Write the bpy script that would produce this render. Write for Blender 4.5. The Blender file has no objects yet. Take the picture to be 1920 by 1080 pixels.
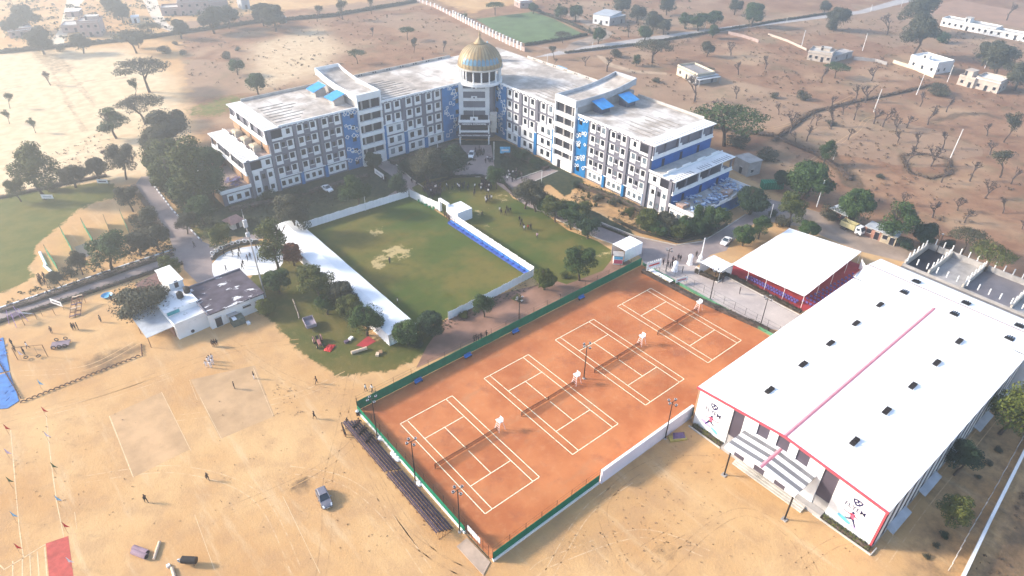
import bpy, math, random
import numpy as np
from mathutils import Vector, Matrix

# ------------------------------------------------------------------ camera, sky, sun, exposure
scn = bpy.context.scene
COL = scn.collection
YAW, PITCH, ROLL = 0.8669, 0.6045, 0.0156
CAM = np.array([-38.711, -74.817, 85.558])
FPX = 1262.17                                   # focal length in pixels of a 1920 wide frame
_fw = np.array([math.cos(YAW)*math.cos(PITCH), math.sin(YAW)*math.cos(PITCH), -math.sin(PITCH)])
_r = np.cross(_fw, [0, 0, 1]); _r /= np.linalg.norm(_r)
_u = np.cross(_r, _fw)
RT = math.cos(ROLL)*_r + math.sin(ROLL)*_u
UP = -math.sin(ROLL)*_r + math.cos(ROLL)*_u
cam_d = bpy.data.cameras.new('camera')
cam_d.sensor_width = 36.0
cam_d.lens = FPX/1920*36
cam_d.clip_start = 0.5
cam_d.clip_end = 6000
cam = bpy.data.objects.new('camera', cam_d)
COL.objects.link(cam)
cam.matrix_world = Matrix(((RT[0], UP[0], -_fw[0], CAM[0]), (RT[1], UP[1], -_fw[1], CAM[1]),
                           (RT[2], UP[2], -_fw[2], CAM[2]), (0, 0, 0, 1)))
scn.camera = cam

SUN_EL, SUN_AZ = math.radians(25), math.radians(134)     # azimuth counted from +X towards +Y
sdir = Vector((math.cos(SUN_AZ)*math.cos(SUN_EL), math.sin(SUN_AZ)*math.cos(SUN_EL), math.sin(SUN_EL)))
w = bpy.data.worlds.new("World"); scn.world = w; w.use_nodes = True
nt = w.node_tree
for n in list(nt.nodes): nt.nodes.remove(n)
sky = nt.nodes.new('ShaderNodeTexSky'); sky.sky_type = 'NISHITA'; sky.sun_disc = False
sky.sun_elevation = SUN_EL
sky.sun_rotation = math.pi/2 - SUN_AZ
sky.air_density = 1.0; sky.dust_density = 1.2; sky.ozone_density = 1.0
bg = nt.nodes.new('ShaderNodeBackground'); bg.inputs['Strength'].default_value = 0.15
wo = nt.nodes.new('ShaderNodeOutputWorld')
nt.links.new(sky.outputs[0], bg.inputs['Color']); nt.links.new(bg.outputs[0], wo.inputs['Surface'])
sd = bpy.data.lights.new('sun', 'SUN'); sd.energy = 3.6; sd.angle = math.radians(8.0); sd.color = (1.0, 0.88, 0.72)
so = bpy.data.objects.new('sun', sd); COL.objects.link(so)
so.rotation_euler = sdir.to_track_quat('Z', 'Y').to_euler(); so.location = (0, 0, 200)
vs = scn.view_settings
vs.view_transform = 'Standard'; vs.look = 'None'; vs.gamma = 1.0; vs.use_curve_mapping = False
vs.exposure = 1.52
scn.cycles.max_bounces = 6; scn.cycles.diffuse_bounces = 3; scn.cycles.volume_bounces = 0
scn.cycles.transparent_max_bounces = 8

# ------------------------------------------------------------------ helpers
rnd = random.Random(7)
def g(x, y, z=0.0):
    """ground (or height z) point that was measured at this spot of the survey photograph"""
    d = _fw + RT*(x-960)/FPX + UP*(540-y)/FPX
    p = CAM + d*(z-CAM[2])/d[2]
    return (float(p[0]), float(p[1]), float(z))
def dist(p): return float(np.linalg.norm(np.array(p)-CAM))

class MB:
    def __init__(s, T=None): s.v = []; s.f = []; s.m = []; s.T = T
    def add(s, pts, faces, m=0):
        b = len(s.v)
        s.v += [tuple(s.T(*p)) for p in pts] if s.T else [tuple(p) for p in pts]
        for f in faces: s.f.append(tuple(b+i for i in f)); s.m.append(m)
        return s
    def poly(s, pts, m=0): return s.add(pts, [tuple(range(len(pts)))], m)
    def box(s, x0, x1, y0, y1, z0, z1, m=0):
        if x0 > x1: x0, x1 = x1, x0
        if y0 > y1: y0, y1 = y1, y0
        P = [(x0,y0,z0),(x1,y0,z0),(x1,y1,z0),(x0,y1,z0),(x0,y0,z1),(x1,y0,z1),(x1,y1,z1),(x0,y1,z1)]
        return s.add(P, [(0,3,2,1),(4,5,6,7),(0,1,5,4),(1,2,6,5),(2,3,7,6),(3,0,4,7)], m)
    def tube(s, p, q, r0, r1=None, n=6, m=0, cap=True):
        r1 = r0 if r1 is None else r1
        p = Vector(p); q = Vector(q); d = (q-p)
        if d.length < 1e-6: return s
        d.normalize(); a = d.orthogonal().normalized(); b = d.cross(a)
        P = []
        for c, r in ((p, r0), (q, r1)):
            for i in range(n):
                t = 2*math.pi*i/n; P.append(tuple(c + a*math.cos(t)*r + b*math.sin(t)*r))
        F = [(i, (i+1) % n, n+(i+1) % n, n+i) for i in range(n)]
        if cap: F += [tuple(range(n))[::-1], tuple(range(n, 2*n))]
        return s.add(P, F, m)
    def prism(s, poly, z0, z1, m=0, mt=None):
        n = len(poly)
        s.add([(x, y, z0) for x, y in poly]+[(x, y, z1) for x, y in poly],
              [(i, (i+1) % n, n+(i+1) % n, n+i) for i in range(n)], m)
        s.poly([(x, y, z1) for x, y in poly], m if mt is None else mt)
        s.poly([(x, y, z0) for x, y in poly][::-1], m)
        return s
    def lathe(s, prof, n=24, c=(0, 0), m=0):
        k = len(prof); P = []
        for r, z in prof:
            for i in range(n):
                t = 2*math.pi*i/n; P.append((c[0]+r*math.cos(t), c[1]+r*math.sin(t), z))
        F = [(j*n+i, j*n+(i+1) % n, (j+1)*n+(i+1) % n, (j+1)*n+i) for j in range(k-1) for i in range(n)]
        return s.add(P, F, m)
    def torus(s, c, ax, R, r, n=16, k=6, m=0, arc=1.0):
        c = Vector(c); ax = Vector(ax).normalized(); a = ax.orthogonal().normalized()
        if abs(ax.z) < .9: a = ax.cross(Vector((0, 0, 1))).normalized()
        b = a.cross(ax)
        P = []
        N = n+1 if arc < 1 else n
        for i in range(N):
            t = 2*math.pi*arc*i/n; d = a*math.cos(t)+b*math.sin(t)
            for j in range(k):
                u = 2*math.pi*j/k; P.append(tuple(c+d*(R+r*math.cos(u))+ax*r*math.sin(u)))
        F = []
        for i in range(n if arc >= 1 else N-1):
            i2 = (i+1) % N
            for j in range(k): F.append((i*k+j, i2*k+j, i2*k+(j+1) % k, i*k+(j+1) % k))
        return s.add(P, F, m)
    def mesh(s, name, mats, smooth=False):
        me = bpy.data.meshes.new(name); me.from_pydata(s.v, [], s.f)
        for mm in (mats if isinstance(mats, (list, tuple)) else [mats]): me.materials.append(mm)
        if any(s.m): me.polygons.foreach_set('material_index', s.m)
        if smooth: me.polygons.foreach_set('use_smooth', [True]*len(s.f))
        me.update(); return me
    def build(s, name, mats, parent=None, smooth=False, loc=None):
        return link(name, s.mesh(name, mats, smooth), parent, loc)

def link(name, data, parent=None, loc=None):
    o = bpy.data.objects.new(name, data); COL.objects.link(o)
    if parent is not None: o.parent = parent
    if loc is not None: o.location = loc
    return o
def tag(o, label, cat, group=None):
    o['label'] = label; o['category'] = cat
    if group: o['group'] = group
    return o
def thing(name, label, cat, loc=(0, 0, 0), rz=0.0, group=None):
    o = bpy.data.objects.new(name, None); COL.objects.link(o); o.location = loc; o.rotation_euler = (0, 0, rz)
    o.empty_display_size = .2
    return tag(o, label, cat, group)
def structure(o, kind='structure'): o['kind'] = kind; return o
def dup(root, loc=None, rz=None, label=None, scale=None, group=None):
    r = root.copy(); COL.objects.link(r)
    if loc is not None: r.location = loc
    if rz is not None: r.rotation_euler = (0, 0, rz)
    if scale is not None: r.scale = scale if isinstance(scale, tuple) else (scale,)*3
    if label: r['label'] = label
    if group: r['group'] = group
    for ch in [c for c in root.children]:
        c = ch.copy(); COL.objects.link(c); c.parent = r
        for gc in [q for q in ch.children]:
            d = gc.copy(); COL.objects.link(d); d.parent = c
    return r
ORD = ['first','second','third','fourth','fifth','sixth','seventh','eighth','ninth','tenth','eleventh','twelfth','thirteenth','fourteenth','fifteenth','sixteenth','seventeenth','eighteenth','nineteenth','twentieth']
TENS = {20:'twenty',30:'thirty',40:'forty',50:'fifty',60:'sixty',70:'seventy',80:'eighty',90:'ninety'}
def nth(i):
    if i < 20: return ORD[i]
    t, u = divmod(i+1, 10)
    return (TENS[t*10] + '-' + ORD[u-1]) if u else TENS[t*10][:-1]+'ieth'

# ------------------------------------------------------------------ materials (all procedural)
class NT:
    def __init__(s, name):
        s.mat = bpy.data.materials.new(name); s.mat.use_nodes = True; s.t = s.mat.node_tree
        s.b = s.t.nodes['Principled BSDF']; s.out = s.t.nodes['Material Output']
        s.pos = None
    def n(s, typ, **kw):
        x = s.t.nodes.new(typ)
        for k, v in kw.items(): setattr(x, k, v)
        return x
    def L(s, a, b): s.t.links.new(a, b)
    def P(s):
        if s.pos is None: s.pos = s.n('ShaderNodeNewGeometry').outputs['Position']
        return s.pos
    def noise(s, scale, detail=3, rough=.55, vec=None, stretch=None):
        x = s.n('ShaderNodeTexNoise'); x.inputs['Scale'].default_value = scale
        x.inputs['Detail'].default_value = detail; x.inputs['Roughness'].default_value = rough
        v = vec or s.P()
        if stretch:
            mp = s.n('ShaderNodeMapping'); mp.inputs['Scale'].default_value = stretch[:3]
            if len(stretch) > 3: mp.inputs['Rotation'].default_value = (0, 0, stretch[3])
            s.L(v, mp.inputs[0]); v = mp.outputs[0]
        s.L(v, x.inputs['Vector']); return x.outputs['Fac']
    def ramp(s, fac, a, b, c0=0.0, c1=1.0):
        m = s.n('ShaderNodeMapRange'); m.interpolation_type = 'SMOOTHSTEP'
        m.inputs['From Min'].default_value = a; m.inputs['From Max'].default_value = b
        m.inputs['To Min'].default_value = c0; m.inputs['To Max'].default_value = c1
        s.L(fac, m.inputs['Value']); return m.outputs[0]
    def math(s, op, a, b=0.0):
        m = s.n('ShaderNodeMath', operation=op)
        for i, q in enumerate((a, b)):
            if isinstance(q, (int, float)): m.inputs[i].default_value = q
            else: s.L(q, m.inputs[i])
        return m.outputs[0]
    def mix(s, fac, a, b, mode='MIX'):
        m = s.n('ShaderNodeMix', data_type='RGBA', blend_type=mode)
        for i, q in ((0, fac), (6, a), (7, b)):
            if isinstance(q, (int, float)): m.inputs[i].default_value = q
            elif isinstance(q, tuple): m.inputs[i].default_value = (q+(1,))[:4]
            else: s.L(q, m.inputs[i])
        return m.outputs[2]
    def attr(s, name):
        a = s.n('ShaderNodeAttribute'); a.attribute_name = name; return a.outputs['Fac']
    def bump(s, h, strength=.3, distance=.1):
        b = s.n('ShaderNodeBump'); b.inputs['Strength'].default_value = strength; b.inputs['Distance'].default_value = distance
        s.L(h, b.inputs['Height']); s.L(b.outputs[0], s.b.inputs['Normal'])
    def done(s, col=None, rough=.8, spec=.3, metal=0.0):
        if col is not None:
            if isinstance(col, tuple): s.b.inputs['Base Color'].default_value = (col+(1,))[:4]
            else: s.L(col, s.b.inputs['Base Color'])
        s.b.inputs['Roughness'].default_value = rough
        s.b.inputs['Specular IOR Level'].default_value = spec
        s.b.inputs['Metallic'].default_value = metal
        return s.mat
def mul(c, k): return tuple(min(1, x*k) for x in c)
def mat(name, c, var=.18, scale=.8, rough=.8, spec=.25, metal=0.0, stain=0.0, detail=4, bump=0.0):
    m = NT(name)
    f = m.ramp(m.noise(scale, detail, .6), .3, .7)
    col = m.mix(f, mul(c, 1-var), mul(c, 1+var))
    if stain:
        f2 = m.ramp(m.noise(scale*.35, 5, .7, stretch=(1, 1, .35)), .5, .75)
        col = m.mix(m.math('MULTIPLY', f2, stain), col, mul((c[0], c[1]*.93, c[2]*.84), .55))
    if bump: m.bump(m.noise(scale*8, 3), bump, .03)
    return m.done(col, rough, spec, metal)
M = {}
def defm(k, *a, **kw): M[k] = mat(k, *a, **kw); return M[k]
defm('white_paint', (.78,.78,.78), .05, .5, .6, stain=.25)
defm('grey_paint', (.165,.16,.195), .08, .5, .75, stain=.3)
defm('blue_paint', (.003,.145,.38), .14, .5, .6, stain=.2)
defm('deep_blue', (.004,.10,.36), .15, .5, .6, stain=.2)
defm('tan_paint', (.36,.22,.13), .14, .5, .8, stain=.5)
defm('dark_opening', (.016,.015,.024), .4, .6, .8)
defm('window_glass', (.008,.009,.016), .3, .7, .12, spec=.5)
defm('frame_dark', (.05,.05,.06), .1, .7, .5)
defm('white_cloth', (.84,.83,.86), .04, .6, .85)
defm('white_sheet', (.82,.83,.85), .05, .25, .5, stain=.12)
defm('concrete', (.36,.34,.33), .16, .6, .9, stain=.5)
defm('pale_concrete', (.5,.47,.43), .14, .6, .9, stain=.5)
defm('tile_red', (.42,.075,.06), .2, .8, .8)
defm('red_carpet', (.36,.035,.045), .16, .7, .95)
defm('black_metal', (.02,.016,.016), .3, 2, .5)
defm('dark_plank', (.066,.045,.062), .35, 1.5, .75)
defm('rusty_pipe', (.20,.10,.05), .4, 2, .7)
defm('green_screen', (.0,.15,.075), .16, .8, .85)
defm('green_kerb', (.10,.27,.15), .18, .7, .8, stain=.3)
defm('red_trim', (.50,.07,.09), .1, .8, .5)
defm('pink_trim', (.62,.24,.29), .1, .8, .6)
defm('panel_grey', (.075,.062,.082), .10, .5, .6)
defm('blue_tin', (.035,.26,.60), .14, .8, .4, stain=.2)
defm('tin_sheet', (.42,.44,.47), .16, .5, .45, stain=.4)
defm('tarpaulin_blue', (.04,.16,.44), .25, .6, .5)
defm('blue_sofa', (.04,.09,.36), .3, 1.2, .7)
defm('green_plastic', (.03,.23,.12), .25, 2, .5)
defm('wood', (.40,.27,.15), .2, 1.5, .7)
defm('pale_wood', (.62,.47,.34), .14, 2, .7)
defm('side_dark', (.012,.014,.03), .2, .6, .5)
defm('rubber', (.025,.023,.024), .3, 2, .7)
defm('bark', (.085,.058,.042), .3, 3, .95)
defm('grey_bark', (.10,.075,.065), .25, 3, .95)
defm('plum', (.10,.07,.11), .3, 2, .8)
defm('yellow_paint', (.62,.42,.09), .2, 1.5, .7, stain=.3)
defm('car_white', (.78,.79,.81), .03, 1, .25, spec=.5)
defm('car_silver', (.21,.20,.23), .05, 1, .3, spec=.5, metal=.35)
defm('chrome', (.6,.6,.62), .05, 1, .25, metal=1)
defm('headlight', (.8,.8,.78), .05, 3, .12, spec=.6)
defm('brick', (.30,.15,.11), .25, .8, .9, stain=.4)
defm('straw_wall', (.46,.38,.27), .2, .8, .9, stain=.4)
defm('teal', (.03,.28,.30), .15, 1, .6)
defm('red_plastic', (.55,.03,.03), .15, 1, .5)
defm('ink', (.02,.015,.08), .1, 2, .7)
defm('poster_pink', (.70,.10,.18), .15, 2, .6)
defm('poster_lilac', (.50,.32,.68), .25, 1, .6)
defm('poster_cyan', (.14,.50,.78), .25, 1, .6)
defm('pool_blue', (.12,.40,.62), .1, 2, .4)
defm('pink_glass', (.55,.5,.6), .1, 2, .3)
defm('skin', (.26,.14,.09), .1, 5, .6)
defm('hair_black', (.012,.010,.010), .2, 8, .6)
for k, c in dict(navy=(.018,.015,.03), black=(.01,.008,.012), white=(.72,.70,.72), red=(.40,.03,.03), grey=(.18,.17,.18),
                 brown=(.10,.045,.035), pink=(.66,.42,.50), trousers=(.02,.018,.025), khaki=(.26,.19,.12)).items():
    defm('cloth_'+k, c, .15, 3, .9)
m = NT('dome_metal'); P = m.P()
sep = m.n('ShaderNodeSeparateXYZ'); m.L(P, sep.inputs[0])
ang = m.math('ARCTAN2', m.math('SUBTRACT', sep.outputs[1], 96.0), m.math('SUBTRACT', sep.outputs[0], 91.6))
st = m.math('SINE', m.math('MULTIPLY', ang, 32.0))
c0 = m.mix(m.ramp(m.noise(.45, 4), .35, .65), (.30,.20,.09), (.36,.29,.17))
M['dome_metal'] = m.done(m.mix(m.ramp(st, .2, .9), c0, (.22,.16,.09)), .55, .35, .12)
m = NT('roof_concrete')
c = m.mix(m.ramp(m.noise(.28, 5, .65), .3, .7), (.50,.44,.39), (.27,.235,.205))
c = m.mix(m.ramp(m.noise(1.7, 5, .7), .5, .72), c, (.28,.24,.21))
c = m.mix(m.ramp(m.noise(.09, 4, .6), .45, .62), c, (.64,.60,.56))
c = m.mix(m.math('MULTIPLY', m.ramp(m.noise(.5, 5, .75, stretch=(1,.12,1,.3)), .5, .68), .55), c, (.25,.22,.20))
M['roof_concrete'] = m.done(c, .9, .2)
m = NT('corrugated_white')
wv = m.n('ShaderNodeTexWave'); wv.inputs['Scale'].default_value = 1.6; wv.bands_direction = 'X'; wv.inputs['Distortion'].default_value = 0
m.L(m.P(), wv.inputs['Vector'])
c = m.mix(m.ramp(m.noise(.12, 4), .35, .75), (.88,.89,.90), (.84,.85,.87))
m.bump(wv.outputs['Fac'], .25, .03)
M['corrugated_white'] = m.done(c, .45, .3)
m = NT('tar_roof')
c = m.mix(m.ramp(m.noise(.5, 5), .3, .7), (.055,.045,.06), (.10,.085,.11))
c = m.mix(m.ramp(m.noise(.35, 6, .62, stretch=(1, 2.2, 1, .5)), .585, .61), c, (.62,.62,.64))
M['tar_roof'] = m.done(c, .9, .2)
m = NT('patchy_whitewash')
c = m.mix(m.ramp(m.noise(.45, 6, .65), .5, .64), (.78,.78,.79), (.28,.27,.27))
M['patchy_whitewash'] = m.done(c, .85, .2)
def leafmat(name, a, b, c):
    m = NT(name)
    oi = m.n('ShaderNodeObjectInfo')
    col = m.mix(m.ramp(m.noise(.55, 3, .6), .34, .66), a, b)
    col = m.mix(m.math('MULTIPLY', m.ramp(m.noise(2.6, 2), .5, .75), .8), col, c)
    col = m.mix(m.ramp(oi.outputs['Random'], 0, 1, 0.0, .35), col, mul(a, .7))
    m.b.inputs['Subsurface Weight'].default_value = 0
    return m.done(col, .75, .15)
M['leaf_green'] = leafmat('leaf_green', (.026,.055,.018), (.055,.095,.027), (.10,.13,.035))
M['leaf_olive'] = leafmat('leaf_olive', (.045,.065,.018), (.095,.105,.025), (.17,.155,.045))
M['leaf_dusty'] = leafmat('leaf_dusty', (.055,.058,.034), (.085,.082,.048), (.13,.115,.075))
M['leaf_russet'] = leafmat('leaf_russet', (.16,.055,.025), (.24,.09,.04), (.30,.14,.07))
M['leaf_lime'] = leafmat('leaf_lime', (.055,.075,.012), (.095,.11,.018), (.16,.155,.035))
M['leaf_brown'] = leafmat('leaf_brown', (.030,.026,.013), (.048,.040,.020), (.085,.070,.036))
M['leaf_dark'] = leafmat('leaf_dark', (.018,.038,.020), (.032,.058,.026), (.055,.085,.038))
M['twig'] = mat('twig', (.10,.072,.06), .3, 1.0, .95)

# ------------------------------------------------------------------ terrain: one colour logic shared by every earth surface
def inpoly_dist(px, py, poly):
    """signed distance (positive inside) of points to a polygon"""
    n = len(poly); ins = np.zeros(px.shape, bool); dm = np.full(px.shape, 1e9)
    for i in range(n):
        x0, y0 = poly[i]; x1, y1 = poly[(i+1) % n]
        c = ((y0 > py) != (y1 > py)) & (px < (x1-x0)*(py-y0)/((y1-y0) or 1e-9)+x0); ins ^= c
        dx, dy = x1-x0, y1-y0; t = np.clip(((px-x0)*dx+(py-y0)*dy)/(dx*dx+dy*dy+1e-9), 0, 1)
        dm = np.minimum(dm, np.hypot(px-x0-t*dx, py-y0-t*dy))
    return np.where(ins, dm, -dm)
def G2(pts): return [g(*p)[:2] for p in pts]
def sm(d, a, b): t = np.clip((d-a)/(b-a), 0, 1); return t*t*(3-2*t)
def blob(X, Y, px, py, rx, soft=.5):
    c = g(px, py); return 1-sm(np.hypot(X-c[0], Y-c[1]), rx*(1-soft), rx*(1+soft))
BROWN = G2([(1130,-20),(900,20),(880,60),(1000,115),(1200,185),(1290,230),(1400,330),(1480,370),(1620,440),(1760,470),(1925,560),(2300,500),(2500,-40)])
BACK = G2([(330,40),(800,-10),(900,30),(1000,120),(900,220),(500,350),(380,300),(340,180)])
PALE = G2([(-60,100),(240,90),(330,150),(350,260),(300,330),(0,372),(-80,380)])
PALE2 = G2([(470,85),(600,50),(640,90),(600,140),(480,170)])
FARD = G2([(-200,-50),(480,-30),(420,60),(300,92),(-60,100)])
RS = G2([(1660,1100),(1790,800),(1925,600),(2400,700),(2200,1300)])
LEFTF = G2([(-90,380),(205,338),(235,380),(330,470),(340,476),(-30,556),(-100,560)])
GPATCH = G2([(470,500),(540,420),(700,640),(770,625),(900,590),(925,620),(800,660),(740,692),(640,705),(580,672),(545,640),(510,600),(475,580)])
COURTY = G2([(420,385),(700,300),(840,262),(950,265),(1080,330),(1260,420),(1360,420),(1330,450),(1180,440),(1120,420),(1030,345),(985,362),(950,362),(800,356),(748,372),(600,410),(520,450),(400,440)])
GARDEN = G2([(1075,352),(1100,340),(1255,418),(1290,430),(1205,445),(1120,400),(1060,372)])
LEFTTREES = G2([(270,330),(300,280),(400,300),(430,385),(420,430),(385,445),(340,395)])
SIDESTRIP = G2([(300,455),(330,380),(420,400),(400,455)])
def paint(me):
    n = len(me.vertices); co = np.empty(n*3, 'f'); me.vertices.foreach_get('co', co); co = co.reshape(-1, 3)
    X, Y = co[:, 0].astype(float), co[:, 1].astype(float)
    A = {}
    br = sm(inpoly_dist(X, Y, BROWN), -10, 8)
    bk = sm(inpoly_dist(X, Y, BACK), -12, 10)
    A['brown'] = np.maximum(br, bk*.75)
    A['pale'] = np.maximum(sm(inpoly_dist(X, Y, PALE), -6, 6), np.maximum(.8*sm(inpoly_dist(X, Y, PALE2), -8, 8), 0))
    gr = np.zeros(n)
    gr = np.maximum(gr, sm(inpoly_dist(X, Y, GPATCH), -3.0, 2.5)*.98)
    lf = sm(inpoly_dist(X, Y, LEFTF), -3, 3)
    for b in ((205,400,9),(185,430,10),(240,430,9),(150,450,8),(290,440,8),(110,460,5),(110,490,6),(170,500,9),(230,480,10),(265,400,5)): lf = lf*(1-.97*blob(X, Y, b[0], b[1], b[2], .45))
    lf = lf*(1-.8*blob(X, Y, 60, 535, 3, .6))
    gr = np.maximum(gr, lf)
    cy = sm(inpoly_dist(X, Y, COURTY), -2, 2)
    gr = np.maximum(gr, cy*.85)
    gr *= 1-.9*sm(inpoly_dist(X, Y, GARDEN), -1, 1.5)
    gr = np.maximum(gr, .62*sm(inpoly_dist(X, Y, SIDESTRIP), -2, 2))
    gr = np.maximum(gr, .60*np.maximum(blob(X, Y, 395, 205, 11, .8), blob(X, Y, 430, 190, 9, .8)))
    A['grass'] = gr
    dk = .50*sm(inpoly_dist(X, Y, GARDEN), -1, 2)
    dk = np.maximum(dk, .8*sm(inpoly_dist(X, Y, FARD), -10, 10)*.35)
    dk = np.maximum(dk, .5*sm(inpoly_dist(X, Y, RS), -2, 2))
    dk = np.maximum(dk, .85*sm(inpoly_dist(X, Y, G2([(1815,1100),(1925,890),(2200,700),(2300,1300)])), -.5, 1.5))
    for a in ((75,25,1000),): pass
    def line(pts, w, k):
        nonlocal dk
        P = G2(pts)
        for (x0, y0), (x1, y1) in zip(P[:-1], P[1:]):
            dx, dy = x1-x0, y1-y0; t = np.clip(((X-x0)*dx+(Y-y0)*dy)/(dx*dx+dy*dy), 0, 1)
            d = np.hypot(X-x0-t*dx, Y-y0-t*dy); dk = np.maximum(dk, k*(1-sm(d, w*.4, w)))
    line([(1280,232),(1360,242),(1460,255),(1540,285),(1585,320),(1600,345)], 5, .95)
    line([(1450,265),(1520,210),(1600,190),(1680,175),(1755,158)], 3, .8)
    line([(1690,290),(1705,325),(1745,335),(1785,325),(1780,298),(1730,288),(1690,290)], 3, .75)
    line([(1740,230),(1800,215),(1850,212),(1875,222)], 3.0, .8)
    line([(1755,240),(1800,262),(1850,280),(1925,310)], 3, .6)
    line([(0,100),(100,88),(240,75),(330,62),(470,42),(620,30),(790,0)], 4.0, .85)
    line([(120,130),(85,105),(80,92)], 8, .55)
    line([(0,168),(80,158),(250,145)], 2.2, .5)
    line([(95,130),(160,250)], 2.2, .5); line([(125,130),(180,200)], 2.2, .5)
    line([(900,60),(1000,95),(1100,92),(1300,70),(1500,40)], 3.5, .55)
    line([(940,85),(1060,112),(1220,92),(1450,62),(1600,35)], 3.0, .55)
    line([(60,400),(230,350)], 2.0, .3)
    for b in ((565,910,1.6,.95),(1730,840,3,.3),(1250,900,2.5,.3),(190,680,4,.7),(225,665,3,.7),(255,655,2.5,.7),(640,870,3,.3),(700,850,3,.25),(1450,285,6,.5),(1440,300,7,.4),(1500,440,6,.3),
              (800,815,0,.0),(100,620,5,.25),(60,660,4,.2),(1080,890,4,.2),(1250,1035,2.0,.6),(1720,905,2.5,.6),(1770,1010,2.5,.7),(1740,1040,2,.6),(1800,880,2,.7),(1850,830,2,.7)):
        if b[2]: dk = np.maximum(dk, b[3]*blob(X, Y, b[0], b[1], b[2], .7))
    A['dark'] = dk
    lush = np.zeros(n)
    lush = np.maximum(lush, .55*sm(inpoly_dist(X, Y, LEFTF), -2, 4))
    lush = np.maximum(lush, np.maximum(blob(X, Y, 395, 205, 10, .4), blob(X, Y, 430, 190, 9, .4)))
    A['lush'] = lush
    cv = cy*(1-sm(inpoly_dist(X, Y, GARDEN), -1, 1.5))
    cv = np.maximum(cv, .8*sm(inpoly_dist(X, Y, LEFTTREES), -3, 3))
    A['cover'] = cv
    for k, v in A.items():
        a = me.attributes.new(k, 'FLOAT', 'POINT'); a.data.foreach_set('value', v.astype('f'))
    return A
def sand_nodes(m):
    n1 = m.ramp(m.noise(.045, 5, .6), .32, .68)
    base = m.mix(n1, (.46,.262,.115), (.565,.365,.178))
    n2 = m.ramp(m.noise(.22, 5, .65), .42, .66)
    base = m.mix(m.math('MULTIPLY', n2, .55), base, (.385,.235,.125))
    streak = m.ramp(m.noise(.35, 5, .7, stretch=(1.0, .16, 1, .95)), .52, .72)
    base = m.mix(m.math('MULTIPLY', streak, .42), base, (.62,.47,.29))
    n3 = m.ramp(m.noise(1.6, 4, .7), .56, .75)
    base = m.mix(m.math('MULTIPLY', n3, .35), base, (.30,.20,.11))
    return base
def terrain_mat(name='earth', grassy=None):
    m = NT(name)
    base = sand_nodes(m)
    bn = m.noise(.11, 5, .65)
    brown = m.mix(m.ramp(bn, .35, .65), (.215,.108,.062), (.315,.178,.105))
    brown = m.mix(m.math('MULTIPLY', m.ramp(m.noise(.6, 5, .7), .48, .68), .7), brown, (.155,.090,.062))
    brown = m.mix(m.math('MULTIPLY', m.ramp(m.noise(.035, 3), .5, .7), .6), brown, (.45,.31,.19))
    vo = m.n('ShaderNodeTexVoronoi'); vo.inputs['Scale'].default_value = .014; wv_ = m.n('ShaderNodeVectorMath', operation='ADD'); nz = m.n('ShaderNodeTexNoise'); nz.inputs['Scale'].default_value = .03; m.L(m.P(), nz.inputs['Vector']); sc_ = m.n('ShaderNodeVectorMath', operation='SCALE'); sc_.inputs['Scale'].default_value = 26.0; m.L(nz.outputs['Color'], sc_.inputs[0]); m.L(m.P(), wv_.inputs[0]); m.L(sc_.outputs[0], wv_.inputs[1]); m.L(wv_.outputs[0], vo.inputs['Vector'])
    sx_ = m.n('ShaderNodeSeparateColor'); m.L(vo.outputs['Color'], sx_.inputs[0])
    brown = m.mix(m.math('MULTIPLY', m.ramp(sx_.outputs[0], .35, .65), .45), brown, (.35,.25,.17))
    brown = m.mix(m.math('MULTIPLY', m.ramp(m.noise(.06, 5, .7), .52, .68), .5), brown, (.16,.135,.075))
    fine = m.ramp(m.noise(1.3, 5, .8), .56, .7)
    brown = m.mix(m.math('MULTIPLY', fine, .5), brown, (.15,.095,.065))
    a = m.attr('brown'); base = m.mix(m.ramp(m.math('ADD', a, m.math('MULTIPLY', m.math('SUBTRACT', m.noise(.2, 4), .5), .8)), .35, .65), base, brown)
    pale = m.mix(m.ramp(m.noise(.3, 5), .35, .68), (.66,.52,.34), (.56,.41,.25))  # pale sand, lightened further so its colour stands in for distance haze
    pale = m.mix(m.math('MULTIPLY', m.ramp(m.noise(.8, 3, .6, stretch=(.2, 1, 1, .8)), .5, .7), .3), pale, (.38,.25,.14))
    base = m.mix(m.attr('pale'), base, pale)
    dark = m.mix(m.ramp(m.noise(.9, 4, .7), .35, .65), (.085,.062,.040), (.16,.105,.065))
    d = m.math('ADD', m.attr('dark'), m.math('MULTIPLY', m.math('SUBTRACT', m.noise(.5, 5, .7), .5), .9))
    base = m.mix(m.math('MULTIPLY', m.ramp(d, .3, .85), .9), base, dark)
    gn = m.ramp(m.noise(.09, 4, .6), .35, .65)
    gr = m.mix(gn, (.070,.082,.020), (.130,.105,.030))
    gr = m.mix(m.math('MULTIPLY', m.ramp(m.noise(.7, 5, .7), .5, .7), .5), gr, (.19,.145,.055))
    lush = m.mix(m.ramp(m.noise(.25, 4), .35, .65), (.10,.125,.030), (.175,.165,.048))
    gr = m.mix(m.attr('lush'), gr, lush)
    f = m.math('ADD', m.attr('grass'), m.math('MULTIPLY', m.math('SUBTRACT', m.noise(.55, 6, .7), .5), 1.1))
    base = m.mix(m.ramp(f, .40, .62), base, gr)
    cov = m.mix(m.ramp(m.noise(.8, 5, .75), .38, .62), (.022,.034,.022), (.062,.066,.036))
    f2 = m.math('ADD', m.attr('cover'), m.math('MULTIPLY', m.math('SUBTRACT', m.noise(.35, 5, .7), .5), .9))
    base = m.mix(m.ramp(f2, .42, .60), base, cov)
    m.bump(m.noise(2.2, 4, .7), .5, .12)
    return m.done(base, .95, .08)
M['earth'] = terrain_mat()
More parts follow.
